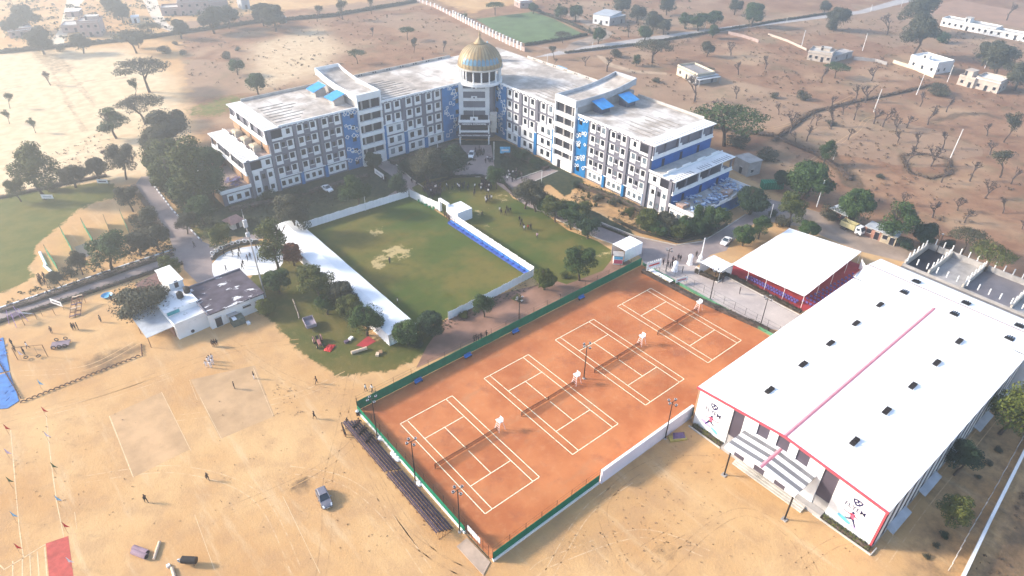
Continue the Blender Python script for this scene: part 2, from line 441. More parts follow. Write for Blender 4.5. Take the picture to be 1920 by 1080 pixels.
def grid(name, xs, ys, z=0.0):
    nx, ny = len(xs), len(ys)
    V = [(x, y, z) for y in ys for x in xs]
    F = [(j*nx+i, j*nx+i+1, (j+1)*nx+i+1, (j+1)*nx+i) for j in range(ny-1) for i in range(nx-1)]
    me = bpy.data.meshes.new(name); me.from_pydata(V, [], F); me.update(); return me
def seg(*parts):
    out = []
    for a, b, s in parts: out += list(np.arange(a, b, s))
    return out+[parts[-1][1]]
gm = grid('ground', seg((-1500,-300,200), (-300,-110,20), (-110,160,1.8), (160,560,4.0), (560,1500,90)),
          seg((-1500,-300,200), (-300,-100,20), (-100,150,1.8), (150,480,4.0), (480,1500,90)))
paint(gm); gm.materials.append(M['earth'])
structure(link('ground', gm))

def sheet(name, poly, z, material, step=None):
    """flat sheet cut to a polygon; with a step it gets a grid so that the paint attributes can follow"""
    import bmesh
    bm = bmesh.new(); vs_ = [bm.verts.new((x, y, 0)) for x, y in poly]; f = bm.faces.new(vs_)
    if f.normal.z < 0: f.normal_flip()
    bm.normal_update()
    if f.normal.z < 0: bmesh.ops.reverse_faces(bm, faces=[f])
    if step:
        xs = [p[0] for p in poly]; ys = [p[1] for p in poly]
        for ax, lo, hi in ((0, min(xs), max(xs)), (1, min(ys), max(ys))):
            k = math.floor(lo/step)*step+step
            while k < hi:
                no = (1, 0, 0) if ax == 0 else (0, 1, 0); co = (k, 0, 0) if ax == 0 else (0, k, 0)
                bmesh.ops.bisect_plane(bm, geom=bm.verts[:]+bm.edges[:]+bm.faces[:], plane_co=co, plane_no=no); k += step
    me = bpy.data.meshes.new(name); bm.to_mesh(me); bm.free(); me.materials.append(material)
    o = link(name, me); o.location = (0, 0, z); return structure(o)
# ------------------------------------------------------------------ lawns, courts, roads
def attr_paint(me, name, fn):
    n = len(me.vertices); co = np.empty(n*3, 'f'); me.vertices.foreach_get('co', co); co = co.reshape(-1, 3)
    v = fn(co[:, 0].astype(float), co[:, 1].astype(float))
    a = me.attributes.new(name, 'FLOAT', 'POINT'); a.data.foreach_set('value', v.astype('f'))
m = NT('lawn_grass')
gn = m.ramp(m.noise(.055, 4, .6), .40, .62)
c = m.mix(gn, (.066,.094,.020), (.142,.122,.032))
c = m.mix(m.math('MULTIPLY', m.ramp(m.noise(.5, 5, .75), .45, .75), .45), c, (.045,.052,.012))
c = m.mix(m.math('MULTIPLY', m.ramp(m.noise(.25, 4, .7, stretch=(.3,1,1,.6)), .5, .75), .35), c, (.16,.10,.025))
f = m.math('ADD', m.attr('worn'), m.math('MULTIPLY', m.math('SUBTRACT', m.noise(.5, 6, .8), .5), 2.0))
c = m.mix(m.ramp(f, .62, .76), c, (.40,.31,.15))
m.bump(m.noise(4, 3), .4, .08)
M['lawn_grass'] = m.done(c, .95, .08)
lawn = sheet('lawn', [(16.5,19.5),(48.3,20),(49.0,72.4),(16.5,72.8)], .010, M['lawn_grass'], 1.5)
attr_paint(lawn.data, 'worn', lambda X, Y: np.maximum.reduce([.85*blob(X, Y, 745, 472, 4.2, .8), .8*blob(X, Y, 715, 490, 3.4, .8), .75*blob(X, Y, 705, 435, 3.2, .8),
    .8*blob(X, Y, 708, 500, 2.2, .8), .45*blob(X, Y, 690, 400, 4, .8), .5*blob(X, Y, 770, 465, 3, .8), .2*blob(X, Y, 700, 455, 7, .8)]))
poly2 = G2([(846,392),(830,395),(800,372),(775,352),(800,338),(850,330),(910,330),(950,352),(960,375),(1035,405),(1085,445),(1150,470),(1140,490),(1090,510),(1000,536)])
lawn2 = sheet('lawn', [(49.3,20.3),(49.3,66)]+[p for p in G2([(772,352),(800,337),(850,329),(905,329),(945,350),(962,372),(1010,392),(1065,432),(1120,452),(1148,470),(1146,488)])]+[(62.5,11.8),(52,13)], .012, M['lawn_grass'], 1.5)
attr_paint(lawn2.data, 'worn', lambda X, Y: np.maximum.reduce([.6*blob(X, Y, 900, 398, 3.5, .8), .55*blob(X, Y, 915, 425, 2.5, .8), .5*blob(X, Y, 1100, 455, 3.5, .8), .62*blob(X, Y, 940, 372, 4, .8),
    .6*blob(X, Y, 1140, 480, 4, .7), .5*blob(X, Y, 850, 355, 5, .8), .45*blob(X, Y, 1010, 400, 3, .8)]))

# clay
m = NT('clay')
c = m.mix(m.ramp(m.noise(.10, 5, .62), .34, .66), (.375,.118,.044), (.50,.185,.072))
c = m.mix(m.math('MULTIPLY', m.ramp(m.noise(.16, 5, .7, stretch=(1,1,1,.7)), .53, .72), .75), c, (.30,.105,.055))
c = m.mix(m.math('MULTIPLY', m.ramp(m.noise(.7, 5, .7), .5, .75), .35), c, (.56,.29,.15))
c = m.mix(m.math('MULTIPLY', m.ramp(m.noise(.21, 4, .7, stretch=(.5,1.2,1,.2)), .55, .7), .35), c, (.36,.20,.11))
m.bump(m.noise(5, 3), .2, .03)
M['clay'] = m.done(c, .9, .12)
structure(sheet('clay_court', [(-4.0,-30.6),(71.4,-30.9),(71.4,7.6),(-4.0,7.4)], .014, M['clay']))
m = NT('court_paint')
M['court_paint'] = m.done(m.mix(m.ramp(m.noise(1.1, 4, .7), .52, .72), (.80,.76,.55), (.60,.33,.18)), .7, .2)
W, L = 10.97, 23.77
for k, x0 in enumerate((0, 18.29, 36.44, 54.74)):
    mb = MB(); z = .020; t = .075
    def ln(xa, ya, xb, yb):
        mb.poly([(min(xa, xb)-t*(xa == xb), min(ya, yb)-t*(ya == yb), z), (max(xa, xb)+t*(xa == xb), min(ya, yb)-t*(ya == yb), z),
                 (max(xa, xb)+t*(xa == xb), max(ya, yb)+t*(ya == yb), z), (min(xa, xb)-t*(xa == xb), max(ya, yb)+t*(ya == yb), z)])
        
    a, b, c_, d = x0, x0+1.37, x0+W-1.37, x0+W
    for x in (a, b, c_, d): ln(x, -L, x, 0)
    for (p, q, y) in ((a+t, b-t, 0), (b+t, c_-t, 0), (c_+t, d-t, 0), (a+t, b-t, -L), (b+t, c_-t, -L), (c_+t, d-t, -L)): ln(p, y, q, y)
    for y in (-L/2+6.4, -L/2-6.4): ln(b+t, y, c_-t, y)
    xm = x0+W/2
    ln(xm, -L/2-6.4+t, xm, -L/2-.4); ln(xm, -L/2+.4, xm, -L/2+6.4-t)
    structure(mb.build('court_lines', M['court_paint']))

def paver(name, a, b, sc=1.0):
    m = NT(name)
    c = m.mix(m.ramp(m.noise(.12, 5, .65), .35, .65), a, b)
    br = m.n('ShaderNodeTexBrick'); br.inputs['Scale'].default_value = 1.4*sc; br.inputs['Mortar Size'].default_value = .03
    m.L(m.P(), br.inputs['Vector'])
    c = m.mix(m.math('MULTIPLY', br.outputs['Fac'], .35), c, mul(a, .6))
    c = m.mix(m.math('MULTIPLY', m.ramp(m.noise(.6, 5, .7), .5, .72), .5), c, mul(b, 1.25))
    c = m.mix(m.math('MULTIPLY', m.ramp(m.noise(.3, 5, .7), .55, .72), .45), c, mul(a, .62))
    return m.done(c, .85, .2)
M['paver'] = paver('paver', (.245,.20,.195), (.33,.265,.25))
M['paver_pale'] = paver('paver_pale', (.40,.34,.32), (.52,.45,.41))
M['dirt_road'] = mat('dirt_road', (.31,.235,.185), .2, .25, .95, stain=.4)
M['far_road'] = mat('far_road', (.40,.37,.36), .12, .1, .9, stain=.2)
M['skating_white'] = mat('skating_white', (.80,.80,.80), .05, .4, .6, stain=.1)
R1 = G2([(-60,596),(0,580),(60,560),(117,540),(233,500),(327,470),(310,427),(283,390),(253,347),(265,331),(280,331),(290,350),(322,392),(352,425),(378,452),(397,460),(430,455),(470,440),(520,428),(560,425),(640,398),(700,382),(752,352),(735,330),(700,306),(724,300),(742,308),(772,336),(795,352),(770,362),(745,366),(700,386),(640,406),(575,426),(560,436),(520,436),(478,452),(440,460),(405,478),(398,490),(400,514),(402,520),(370,530),(345,505),(343,492),(300,502),(200,535),(100,568),(0,602),(-60,622)])
structure(sheet('road', R1, .008, M['paver']))
R2 = G2([(862,272),(921,272),(928,318),(966,338),(1030,316),(1046,320),(972,352),(990,372),(1040,398),(1126,418),(1191,444),(1268,461),(1317,454),(1365,425),(1400,402),(1437,372),(1500,388),(1475,398),(1413,420),(1370,455),(1362,470),(1332,478),(1305,500),(1345,528),(1362,518),(1500,592),(1462,620),(1435,615),(1215,500),(1199,480),(1148,456),(1120,446),(1040,408),(985,385),(955,362),(925,340),(905,331),(855,330),(850,322),(884,300)])
structure(sheet('road', R2, .016, M['paver']))
plz = G2([(1205,490),(1300,497),(1345,531),(1362,521),(1497,592),(1462,620),(1435,614),(1215,503)])
structure(sheet('pavement', plz, .022, M['paver_pale']))
structure(sheet('dirt_road', G2([(1500,388),(1560,405),(1640,440),(1760,478),(1765,500),(1690,490),(1615,472),(1500,425),(1440,415),(1437,374),(1475,380)]), .012, M['dirt_road']))
structure(sheet('path', G2([(835,600),(905,560),(1000,536),(1152,470),(1168,480),(1190,497),(1000,588),(800,682),(780,690),(800,650)]), .006, mat('path_earth', (.25,.14,.10), .25, .2, .95, stain=.4)))
structure(sheet('road', G2([(1000,108),(1030,105),(1180,88),(1240,76),(1440,47),(1620,25),(1760,-10),(1840,-60),(1780,-60),(1730,-15),(1610,20),(1440,40),(1240,66),(1060,92)]), .010, M['far_road']))
structure(sheet('path', G2([(1130,105),(1150,120),(1190,132),(1250,136),(1250,140),(1185,137),(1140,124),(1118,104)]), .009, mat('track_earth', (.42,.30,.2), .15, .2, .95)))
structure(sheet('path', G2([(1000,86),(1060,92),(1070,80),(1130,62),(1085,40),(1060,26),(1075,24),(1100,38),(1150,62),(1140,72),(1080,92),(1060,98)]), .011, M['dirt_road']))
structure(sheet('path', G2([(85,90),(112,55),(125,0),(150,-40),(190,-40),(150,10),(128,60),(115,92)]), .011, mat('village_lane', (.6,.5,.38), .1, .2, .95)))
structure(sheet('path', G2([(268,0),(282,30),(300,52),(330,62),(345,60),(315,45),(300,20),(290,-20)]), .011, mat('village_lane_b', (.6,.5,.4), .1, .2, .95)))
structure(sheet('lawn', G2([(892,36),(1000,22),(1040,36),(1098,66),(990,84),(960,72),(925,56)]), .009, mat('sports_turf', (.10,.15,.06), .25, .15, .95, stain=.25)))
structure(sheet('playing_field', G2([(1690,20),(1800,0),(1960,30),(1960,62),(1840,36)]), .010, mat('bare_field', (.34,.20,.13), .15, .1, .95)))
structure(sheet('playing_field', G2([(205,780),(303,735),(355,843),(250,895)]), .006, mat('packed_earth', (.46,.295,.16), .14, .25, .95, stain=.3)))
structure(sheet('playing_field', G2([(357,712),(478,685),(515,780),(413,823)]), .006, mat('packed_earth_b', (.43,.28,.155), .14, .25, .95, stain=.3)))
structure(sheet('skating_floor', [(-8.6,64.5),(-8.0,67.5),(-6.8,71.0),(-4.5,73.2),(-1.7,74.2),(1.5,73.8),(4.5,72.6),(7.8,70),(8.8,66),(6,61),(3,58.2),(-.6,60.2)], .018, M['skating_white']))

def ribbon(name, pts, w, h, mats, z0=0.0, stripe=None, ret=False):
    """low kerb / wall swept along a line"""
    mb = MB()
    for (x0, y0), (x1, y1) in zip(pts[:-1], pts[1:]):
        l = math.hypot(x1-x0, y1-y0); n = max(1, int(l/stripe)) if stripe else 1
        ux, uy = (x1-x0)/l, (y1-y0)/l; px, py = -uy*w/2, ux*w/2
        for i in range(n):
            a, b = l*i/n, l*(i+1)/n
            q = [(x0+ux*a+px, y0+uy*a+py), (x0+ux*b+px, y0+uy*b+py), (x0+ux*b-px, y0+uy*b-py), (x0+ux*a-px, y0+uy*a-py)]
            mb.prism(q, z0, z0+h, i % 2 if stripe else 0)
    return mb if ret else mb.build(name, mats)
KW = [M['white_paint'], M['grey_paint']]
for pts in ([(-60,594),(0,578),(60,558),(117,538),(233,498),(326,468)], [(309,427),(282,390),(252,348)], [(290,350),(322,392),(352,425),(378,452)]):
    structure(ribbon('kerb', G2(pts), .3, .25, KW, stripe=1.1))
for pts in ([(1126,417),(1191,443),(1268,460),(1317,453),(1365,424),(1398,402)], [(928,318),(966,337),(1030,315)], [(1046,321),(972,353),(990,372),(1040,397)],
            [(742,308),(772,336),(795,352)], [(1040,410),(1120,447),(1148,457),(1190,480)], [(1305,500),(1345,530),(1362,519),(1499,591)], [(925,341),(905,332),(855,331)]):
    structure(ribbon('kerb', G2(pts), .25, .16, M['pale_concrete']))
# lime marked lines on the sand
lime = mat('lime_line', (.64,.47,.28), .15, 2, .9)
def limeline(pts, w=.14, z=.012):
    mb = MB(); P = G2(pts)
    for (x0, y0), (x1, y1) in zip(P[:-1], P[1:]):
        l = math.hypot(x1-x0, y1-y0); px, py = -(y1-y0)/l*w/2, (x1-x0)/l*w/2
        k = 0.0
        while k < l:
            e = min(l, k+rnd.uniform(1.5, 6)); ux, uy = (x1-x0)/l, (y1-y0)/l; q = rnd.uniform(.6, 1.15)
            mb.poly([(x0+ux*k+px*q, y0+uy*k+py*q, z), (x0+ux*e+px*q, y0+uy*e+py*q, z), (x0+ux*e-px*q, y0+uy*e-py*q, z), (x0+ux*k-px*q, y0+uy*k-py*q, z)]); k = e
    return structure(mb.build('field_marking', lime))
for i, pts in enumerate(([(86,775),(95,860),(106,940),(120,1008)], [(20,806),(28,900),(36,990),(44,1046)], [(0,1060),(8,1068),(60,1036),(86,1020),(84,1024)], [(42,1046),(42,1090)], [(24,1052),(24,1090)], [(56,1040),(58,1090)], [(70,1034),(74,1090)], [(84,1026),(89,1090)],
            [(205,780),(250,895)], [(303,735),(358,845)], [(375,745),(415,822)], [(365,965),(402,1068)], [(530,930),(600,1075)], [(475,690),(512,780)], [(355,712),(370,750)], [(140,960),(144,992)])):
    limeline(pts, .16 if i < 9 else .09)
structure(sheet('tiled_floor', [g(*p)[:2] for p in ((86,1019),(128,1005),(138,1082),(92,1082))], .014, M['tile_red']))

# ------------------------------------------------------------------ tennis enclosure
def fence(name, label, cat, pts, h, screen_z, screen_mat, post_h, base=None, post_step=3.0, group=None, wires=True):
    t = thing(name, label, cat, (0, 0, 0), 0, group)
    sc = ribbon('x', pts, .05, screen_z[1]-screen_z[0], None, z0=screen_z[0], ret=True)
    sc.build('screen', screen_mat, t)
    if base: ribbon('x', pts, .35, base[0], None, ret=True).build('base_wall', base[1], t)
    for (x0, y0), (x1, y1) in zip(pts[:-1], pts[1:]):
        l = math.hypot(x1-x0, y1-y0); n = max(1, round(l/post_step))
        pm = MB(); pm.tube((0, 0, 0), (0, 0, post_h), .035, n=5); me = pm.mesh('post', M['black_metal'])
        for i in range(n+1):
            link('post', me, t, (x0+(x1-x0)*i/n, y0+(y1-y0)*i/n, 0))
    if wires:
        wm = MB()
        for (x0, y0), (x1, y1) in zip(pts[:-1], pts[1:]):
            for z in (post_h-.05, (post_h+screen_z[1])/2): wm.tube((x0, y0, z), (x1, y1, z), .013, n=4)
        wm.build('wire', M['black_metal'], t)
    return t
fence('court_fence', 'long green screen fence on the far side of the clay courts by the footpath', 'fence', [(-4.0, 7.5), (71.2, 7.8)], 3, (.05, 2.1), M['green_screen'], 3.4, None, 3.8)
fence('court_fence', 'low green screen fence on a white kerb beside the bleachers', 'fence', [(-4.2, 7.2), (-4.35, -24.6)], 3, (.45, 1.5), M['green_screen'], 3.3, (.45, M['white_paint']), 2.6)
fence('court_fence', 'short wire fence with gate at the nearest corner of the clay courts', 'fence', [(-4.35, -25.0), (-4.2, -30.0)], 3, (.02, .12), M['black_metal'], 3.2, None, 1.25)
fence('court_fence', 'green screen fence over a white kerb on the nearest side of the clay courts', 'fence', [(-4.0, -30.7), (17.4, -30.6)], 3, (.5, 2.0), M['green_screen'], 3.3, (.5, M['white_paint']), 3.0)
fence('court_fence', 'short green screen fence between the white practice wall and the sports hall', 'fence', [(40.3, -30.8), (43.5, -31.0)], 3, (.1, 2.2), M['green_screen'], 2.6, None, 2, wires=False)
fence('court_fence', 'low pale green kerb fence between the clay courts and the paved plaza', 'fence', [(71.6, 7.6), (71.7, -31.0)], 3, (.02, .75), M['green_kerb'], .9, None, 4, wires=False)
fence('wire_fence', 'thin wire fence along the hedge between plaza and clay courts', 'fence', [(73.6, 5.0), (73.6, -30.0)], 2, (.05, .06), M['black_metal'], 1.9, None, 2.6)
t = thing('practice_wall', 'solid white practice wall beside the clay courts on the sports hall side', 'wall')
MB().box(17.6, 40.2, -30.95, -30.6, 0, 2.9).build('wall', mat('practice_paint', (.74,.72,.80), .05, .3, .6, stain=.25), t)
MB().box(17.55, 40.25, -31.0, -30.55, 2.9, 3.0).build('coping', M['white_paint'], t)
mb = MB(); mb.prism([(-6.6,-25.6),(-4.6,-25.4),(-4.4,-30.6),(-6.4,-31.6)], 0, .12); structure(mb.build('pavement', mat('corner_pad', (.40,.30,.23), .15, .6, .9, stain=.4)))
NETLAB = ['net of the clay court nearest to the bleachers', 'net of the second clay court from the bleachers', 'net of the third clay court from the bleachers', 'net of the clay court nearest to the paved plaza']
CHLAB = ['white umpire chair beside the net of the court nearest the bleachers', 'white umpire chair next to the floodlight pole between the middle courts', 'white umpire chair between the third and the last clay court', 'white umpire chair by the green kerb nearest to the plaza']
nm_ = NT('net_cord'); tr0 = nm_.n('ShaderNodeBsdfTransparent'); ms0 = nm_.n('ShaderNodeMixShader'); ms0.inputs[0].default_value = .35
nm_.done((.12,.04,.025), .9, .1); nm_.L(tr0.outputs[0], ms0.inputs[1]); nm_.L(nm_.b.outputs[0], ms0.inputs[2]); nm_.L(ms0.outputs[0], nm_.out.inputs['Surface']); netmat = nm_.mat
for k, x0 in enumerate((0, 18.29, 36.44, 54.74)):
    t = thing('tennis_net', 'dark ' + NETLAB[k], 'net', (x0+W/2, -L/2, 0), 0, 'tennis nets on the clay courts')
    n1 = MB(); a = W/2+.9
    n1.add([(-a,-.02,.1),(0,-.02,.1),(a,-.02,.1),(-a,-.02,1.05),(0,-.02,.93),(a,-.02,1.05),(-a,.02,.1),(0,.02,.1),(a,.02,.1),(-a,.02,1.05),(0,.02,.93),(a,.02,1.05)],
           [(0,1,4,3),(1,2,5,4),(7,6,9,10),(8,7,10,11),(3,4,10,9),(4,5,11,10)])
    n1.build('netting', netmat, t)
    n2 = MB(); n2.tube((-a,0,1.08),(0,0,.96),.035); n2.tube((0,0,.96),(a,0,1.08),.035); n2.build('net_cable', M['black_metal'], t)
    for s in (-1, 1): MB().tube((s*a,0,0),(s*a,0,1.15),.06).build('post', M['black_metal'], t)
    MB().box(-.04,.04,-.03,.03,.02,.93).build('centre_strap', M['black_metal'], t)
def umpire_chair(x, y, label):
    t = thing('umpire_chair', label, 'umpire chair', (x, y, 0), math.radians(90), 'umpire chairs beside the nets')
    wp = mat('chair_paint', (.78,.62,.60), .08, 3, .6) if 'chair_paint' not in M else M['chair_paint']; M['chair_paint'] = wp
    for sx in (-1, 1):
        for sy in (-1, 1):
            MB().tube((sx*.62, sy*.68, 0), (sx*.34, sy*.34, 1.85), .05, n=6).build('leg', wp, t)
    for z in (.5, .95, 1.4):
        k = 1-z/1.85; MB().box(-.34-.28*k, .34+.28*k, .34+.3*k, .42+.3*k, z, z+.07).build('step', wp, t)
    MB().box(-.42,.42,-.42,.42,1.85,1.95).build('seat', M['white_paint'], t)
    b = MB(); b.box(-.42,.42,-.44,-.36,1.95,2.65); b.build('backrest', M['white_paint'], t)
    for s in (-1, 1): MB().box(s*.44-.04, s*.44+.04, -.4,.4,2.15,2.22).build('armrest', M['white_paint'], t)
    MB().box(-.5,.5,.2,.6,2.22,2.27).build('writing_shelf', M['white_paint'], t)
for x0, lb in zip((0, 18.29, 36.44, 54.74), CHLAB): umpire_chair(x0+W+1.6, -L/2+.1, lb)
# scorekeepers bench (long, white top, yellow front)
t = thing('bench_shelter', 'long white topped yellow bench shelter at the plaza end of the clay courts', 'shelter', (70.3, 1.2, 0), math.radians(-90))
MB().box(-3.2,3.2,-.62,.62,.92,1.02).build('top', M['white_paint'], t)
MB().box(-3.1,3.1,-.55,-.47,.1,.92).build('front_panel', M['yellow_paint'], t)
for s in (-3.0, -1, 1, 3.0): MB().box(s-.05, s+.05, -.45,.5,0,.92).build('leg', M['black_metal'], t)
for i, (x, y, lb) in enumerate(((8.2,7.2,'blue bench under the green screen, nearest to the bleachers'), (31.7,7.2,'blue bench under the green screen, second from the bleachers'), (19.6,7.2,'blue bench under the green screen beside the second court'), (50.6,7.3,'blue bench under the green screen, farthest from the bleachers'))):
    t = thing('court_bench', lb, 'bench', (x, y-.5, 0), 0, 'blue benches along the green screen')
    MB().box(-.8,.8,-.25,.2,.38,.48).build('seat', M['tarpaulin_blue'], t); MB().box(-.8,.8,.2,.28,.45,.95).build('backrest', M['tarpaulin_blue'], t)
    for s in (-.7,.7): MB().box(s-.04,s+.04,-.2,.2,0,.38).build('leg', M['black_metal'], t)
# floodlights
def floodlight(x, y, h, label, heads=4, rz=0.0, name='floodlight_pole'):
    t = thing(name, label, 'floodlight', (x, y, 0), rz, 'floodlight poles around the clay courts')
    MB().tube((0,0,0),(0,0,h),.11,.07,n=8).build('pole', M['black_metal'], t)
    MB().tube((0,0,0),(0,0,.25),.28,.22,n=8).build('base', M['concrete'], t)
    c = MB(); c.tube((-.75,0,h-.1),(.75,0,h-.1),.04); c.tube((0,-.75,h-.35),(0,.75,h-.35),.04); c.build('crossarm', M['black_metal'], t)
    for (dx, dy, dz) in ((-.75,0,-.1),(.75,0,-.1),(0,-.75,-.35),(0,.75,-.35))[:heads]:
        hd = MB(); hd.box(dx-.17,dx+.17,dy-.12,dy+.12,h+dz,h+dz+.28); hh = hd.build('lamp_head', M['frame_dark'], t)
        MB().torus((dx,dy,h+dz+.3),(0,0,1),.2,.035,10,4).build('lamp_ring', M['tin_sheet'], hh)
for x, y, h, lb in ((-4.6,-.1,8.8,'black floodlight pole next to the people on the bleachers'), (-4.8,-12.1,9.2,'black floodlight pole behind the middle of the bleachers'), (-4.8,-23.9,9.5,'black floodlight pole at the near end of the bleachers'),
                    (32.8,-11.8,8.1,'black floodlight pole standing between the middle clay courts'), (32.9,-31.2,8.6,'black floodlight pole against the white practice wall'),
                    (72.4,-23.7,7.6,'black floodlight pole on the plaza side next to the sports hall'), (72.6,-11.0,7.6,'black floodlight pole on the plaza side beside the last umpire chair'),
                    (34.4,8.9,6.2,'thin floodlight pole on the footpath side of the green screen'), (73.5,2.2,6.2,'floodlight pole behind the banner at the plaza corner of the courts')): floodlight(x, y, h, lb)
# bleachers
def bleacher(y0, y1, label):
    t = thing('bleacher', label, 'bleacher', (-6.6, (y0+y1)/2, 0), 0, 'steel bleachers beside the clay courts'); ln_ = abs(y1-y0)/2
    fr = MB()
    n = int(ln_*2/1.9)
    for i in range(n+1):
        y = -ln_+i*2*ln_/n
        for k in range(5):
            x = 1.1-k*.58; z = .45+k*.34
            fr.tube((x, y, 0), (x, y, z), .028, n=4)
        fr.tube((1.25, y, .35), (-1.35, y, 1.85), .028, n=4); fr.tube((1.1, y, .05), (-1.3, y, .05), .025, n=4)
        if i < n:
            y2 = y+2*ln_/n
            fr.tube((-1.25, y, .05), (-1.25, y2, 1.7), .022, n=4); fr.tube((-1.25, y2, .05), (-1.25, y, 1.7), .022, n=4)
    fr.build('frame', M['rusty_pipe'], t)
    for k in range(5):
        x = 1.1-k*.58; z = .48+k*.34
        MB().box(x-.17, x+.17, -ln_, ln_, z, z+.05).build('plank', M['dark_plank'], t)
        MB().box(x-.40, x-.19, -ln_, ln_, z-.14, z-.10).build('footboard', M['dark_plank'], t)
bleacher(4.9, -8.8, 'dark steel bleacher with the group of people at its end')
bleacher(-9.2, -23.0, 'empty dark steel bleacher nearest to the camera beside the court fence')
# ------------------------------------------------------------------ sports hall
t = thing('sports_hall', 'huge white roofed sports hall with two sports posters on its front wall', 'sports hall', (39.7, -47.3, 0))
hx0, hx1, hy0, hy1, hr = 39.7, 91.0, -63.6, -31.6, -47.4
EAV, RID = 8.5, 10.0
def T(x, y, z): return (x-39.7, y+47.3, z)
def hm(): return MB(T)
def zr(y): return EAV+(RID-EAV)*(1-abs(y-hr)/((hy1-hy0)/2))
b = hm()
for y0, y1 in ((hy0, hr), (hr, hy1)):
    z0, z1 = zr(y0)-.15, zr(y1)-.15
    b.add([(hx0,y0,0),(hx1,y0,0),(hx1,y1,0),(hx0,y1,0),(hx0,y0,z0),(hx1,y0,z0),(hx1,y1,z1),(hx0,y1,z1)], [(0,1,5,4),(1,2,6,5),(2,3,7,6),(3,0,4,7),(4,5,6,7)])
b.build('wall', M['panel_grey'], t)
r = hm()
for y0, y1 in ((hy0-.12, hr), (hr, hy1+.12)):
    z0 = EAV-.02 if y0 < hr-.1 else RID; z1 = RID if y1 <= hr+.01 else EAV-.02
    r.add([(hx0-.6,y0,z0),(hx1+.2,y0,z0),(hx1+.2,y1,z1),(hx0-.6,y1,z1),(hx0-.6,y0,z0-.14),(hx1+.2,y0,z0-.14),(hx1+.2,y1,z1-.14),(hx0-.6,y1,z1-.14)], [(0,1,2,3),(4,7,6,5),(0,4,5,1),(1,5,6,2),(2,6,7,3),(3,7,4,0)])
r.build('roof', M['corrugated_white'], t)
rc = hm(); rc.add([(hx0-.65,hr-.30,RID-.02),(hx1,hr-.30,RID-.02),(hx1,hr,RID+.10),(hx0-.65,hr,RID+.10),(hx0-.65,hr+.30,RID-.02),(hx1,hr+.30,RID-.02)], [(0,1,2,3),(3,2,5,4)])
rc.build('ridge_cap', M['pink_trim'], t)
rc = hm()
for ya, yb, za, zb in ((hy0-.14, hr, EAV, RID), (hr, hy1+.14, RID, EAV)):
    rc.add([(hx0-.75,ya,za-.34),(hx0-.75,yb,zb-.34),(hx0-.75,yb,zb+.06),(hx0-.75,ya,za+.06),(hx0-.58,ya,za-.34),(hx0-.58,yb,zb-.34),(hx0-.58,yb,zb+.06),(hx0-.58,ya,za+.06)], [(0,1,2,3),(4,7,6,5),(3,2,6,7),(0,4,5,1)])
rc.build('gable_trim', M['red_trim'], t)
def panel(y0, y1, z0, mm, name='wall_panel', d=.06, ztop=None):
    p = hm(); za, zb = (ztop or zr(y0)-.3), (ztop or zr(y1)-.3)
    if y0 < hr < y1 and not ztop: pass
    p.add([(hx0-d,y0,z0),(hx0-d,y1,z0),(hx0-d,y1,zb),(hx0-d,y0,za),(hx0,y0,z0),(hx0,y1,z0),(hx0,y1,zb),(hx0,y0,za)], [(0,1,2,3),(0,3,7,4),(1,5,6,2),(3,2,6,7),(0,4,5,1)])
    return p.build(name, mm, t)
for y0, y1 in ((-38.4,-31.9), (-42.9,-40.5), (-46.3,-44.9), (-49.7,-48.3), (-54.1,-51.7), (-63.3,-56.4)): panel(y0, y1, .05, M['white_paint'], d=.22)
panel(-63.6,-63.3,.05,M['red_trim'],'corner_trim',.26); panel(-31.9,-31.6,.05,M['tan_paint'],'corner_trim',.26)
p = hm(); p.box(hx0-.05, hx0, -56.4, -38.4, 0, 2.6); p.build('plinth_wall', M['concrete'], t)
# striped long side
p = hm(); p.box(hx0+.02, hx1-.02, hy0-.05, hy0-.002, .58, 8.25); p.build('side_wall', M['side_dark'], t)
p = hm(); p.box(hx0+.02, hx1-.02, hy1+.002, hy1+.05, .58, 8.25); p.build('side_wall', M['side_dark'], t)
for i in range(17):
    x0 = hx0+.5+i*3.0
    p = hm(); p.box(x0, x0+1.35, hy0-.10, hy0, .6, zr(hy0)-.25); p.build('side_panel', M['white_paint'], t)
for i in range(21):
    x0 = hx1-.6-i*2.42
    p = hm(); p.box(x0-1.15, x0, hy1, hy1+.10, .6, zr(hy1)-.25); p.build('side_panel', M['white_paint'], t)
p = hm(); p.box(hx0, hx1, hy0-.14, hy0, 0, .58); p.box(hx0, hx1, hy1, hy1+.14, 0, .58); p.build('plinth', M['concrete'], t)
for x0, x1 in ((42.5,48.5), (53,59), (63.5,69.5), (74,80), (84,89)):
    p = hm(); p.add([(x0,hy0-.15,2.3),(x1,hy0-.15,2.3),(x1,hy0-1.3,1.9),(x0,hy0-1.3,1.9),(x0,hy0-.15,2.2),(x1,hy0-.15,2.2),(x1,hy0-1.3,1.8),(x0,hy0-1.3,1.8)], [(0,1,2,3),(7,6,5,4),(3,2,6,7),(0,3,7,4),(1,5,6,2)])
    p.build('side_awning', M['tin_sheet'], t)
# louvred roof ventilators
for (x, y) in [(46.7,-40),(57,-40),(66.1,-40),(75.4,-40),(84.8,-40),(46.8,-54.5),(57.1,-54.5),(66.3,-54.5),(75.5,-54.5),(84.9,-54.5)]:
    v = MB(); v.box(-.95,.95,-.42,.42,-.02,.08,0)
    for k in range(5):
        v.box(-.85+k*.38,-.68+k*.38,-.38,.38,.08,.2+.13*((k*7+int(x)) % 3),1)
    o = v.build('roof_vent', [M['black_metal'], M['black_metal']], t); o.location = T(x, y, zr(y)+.02)
    f = MB(); f.box(-.95,.95,.43,.52,0,.12); f.box(-.95,.95,-.52,-.43,0,.12); f.build('vent_frame', M['white_paint'], o)
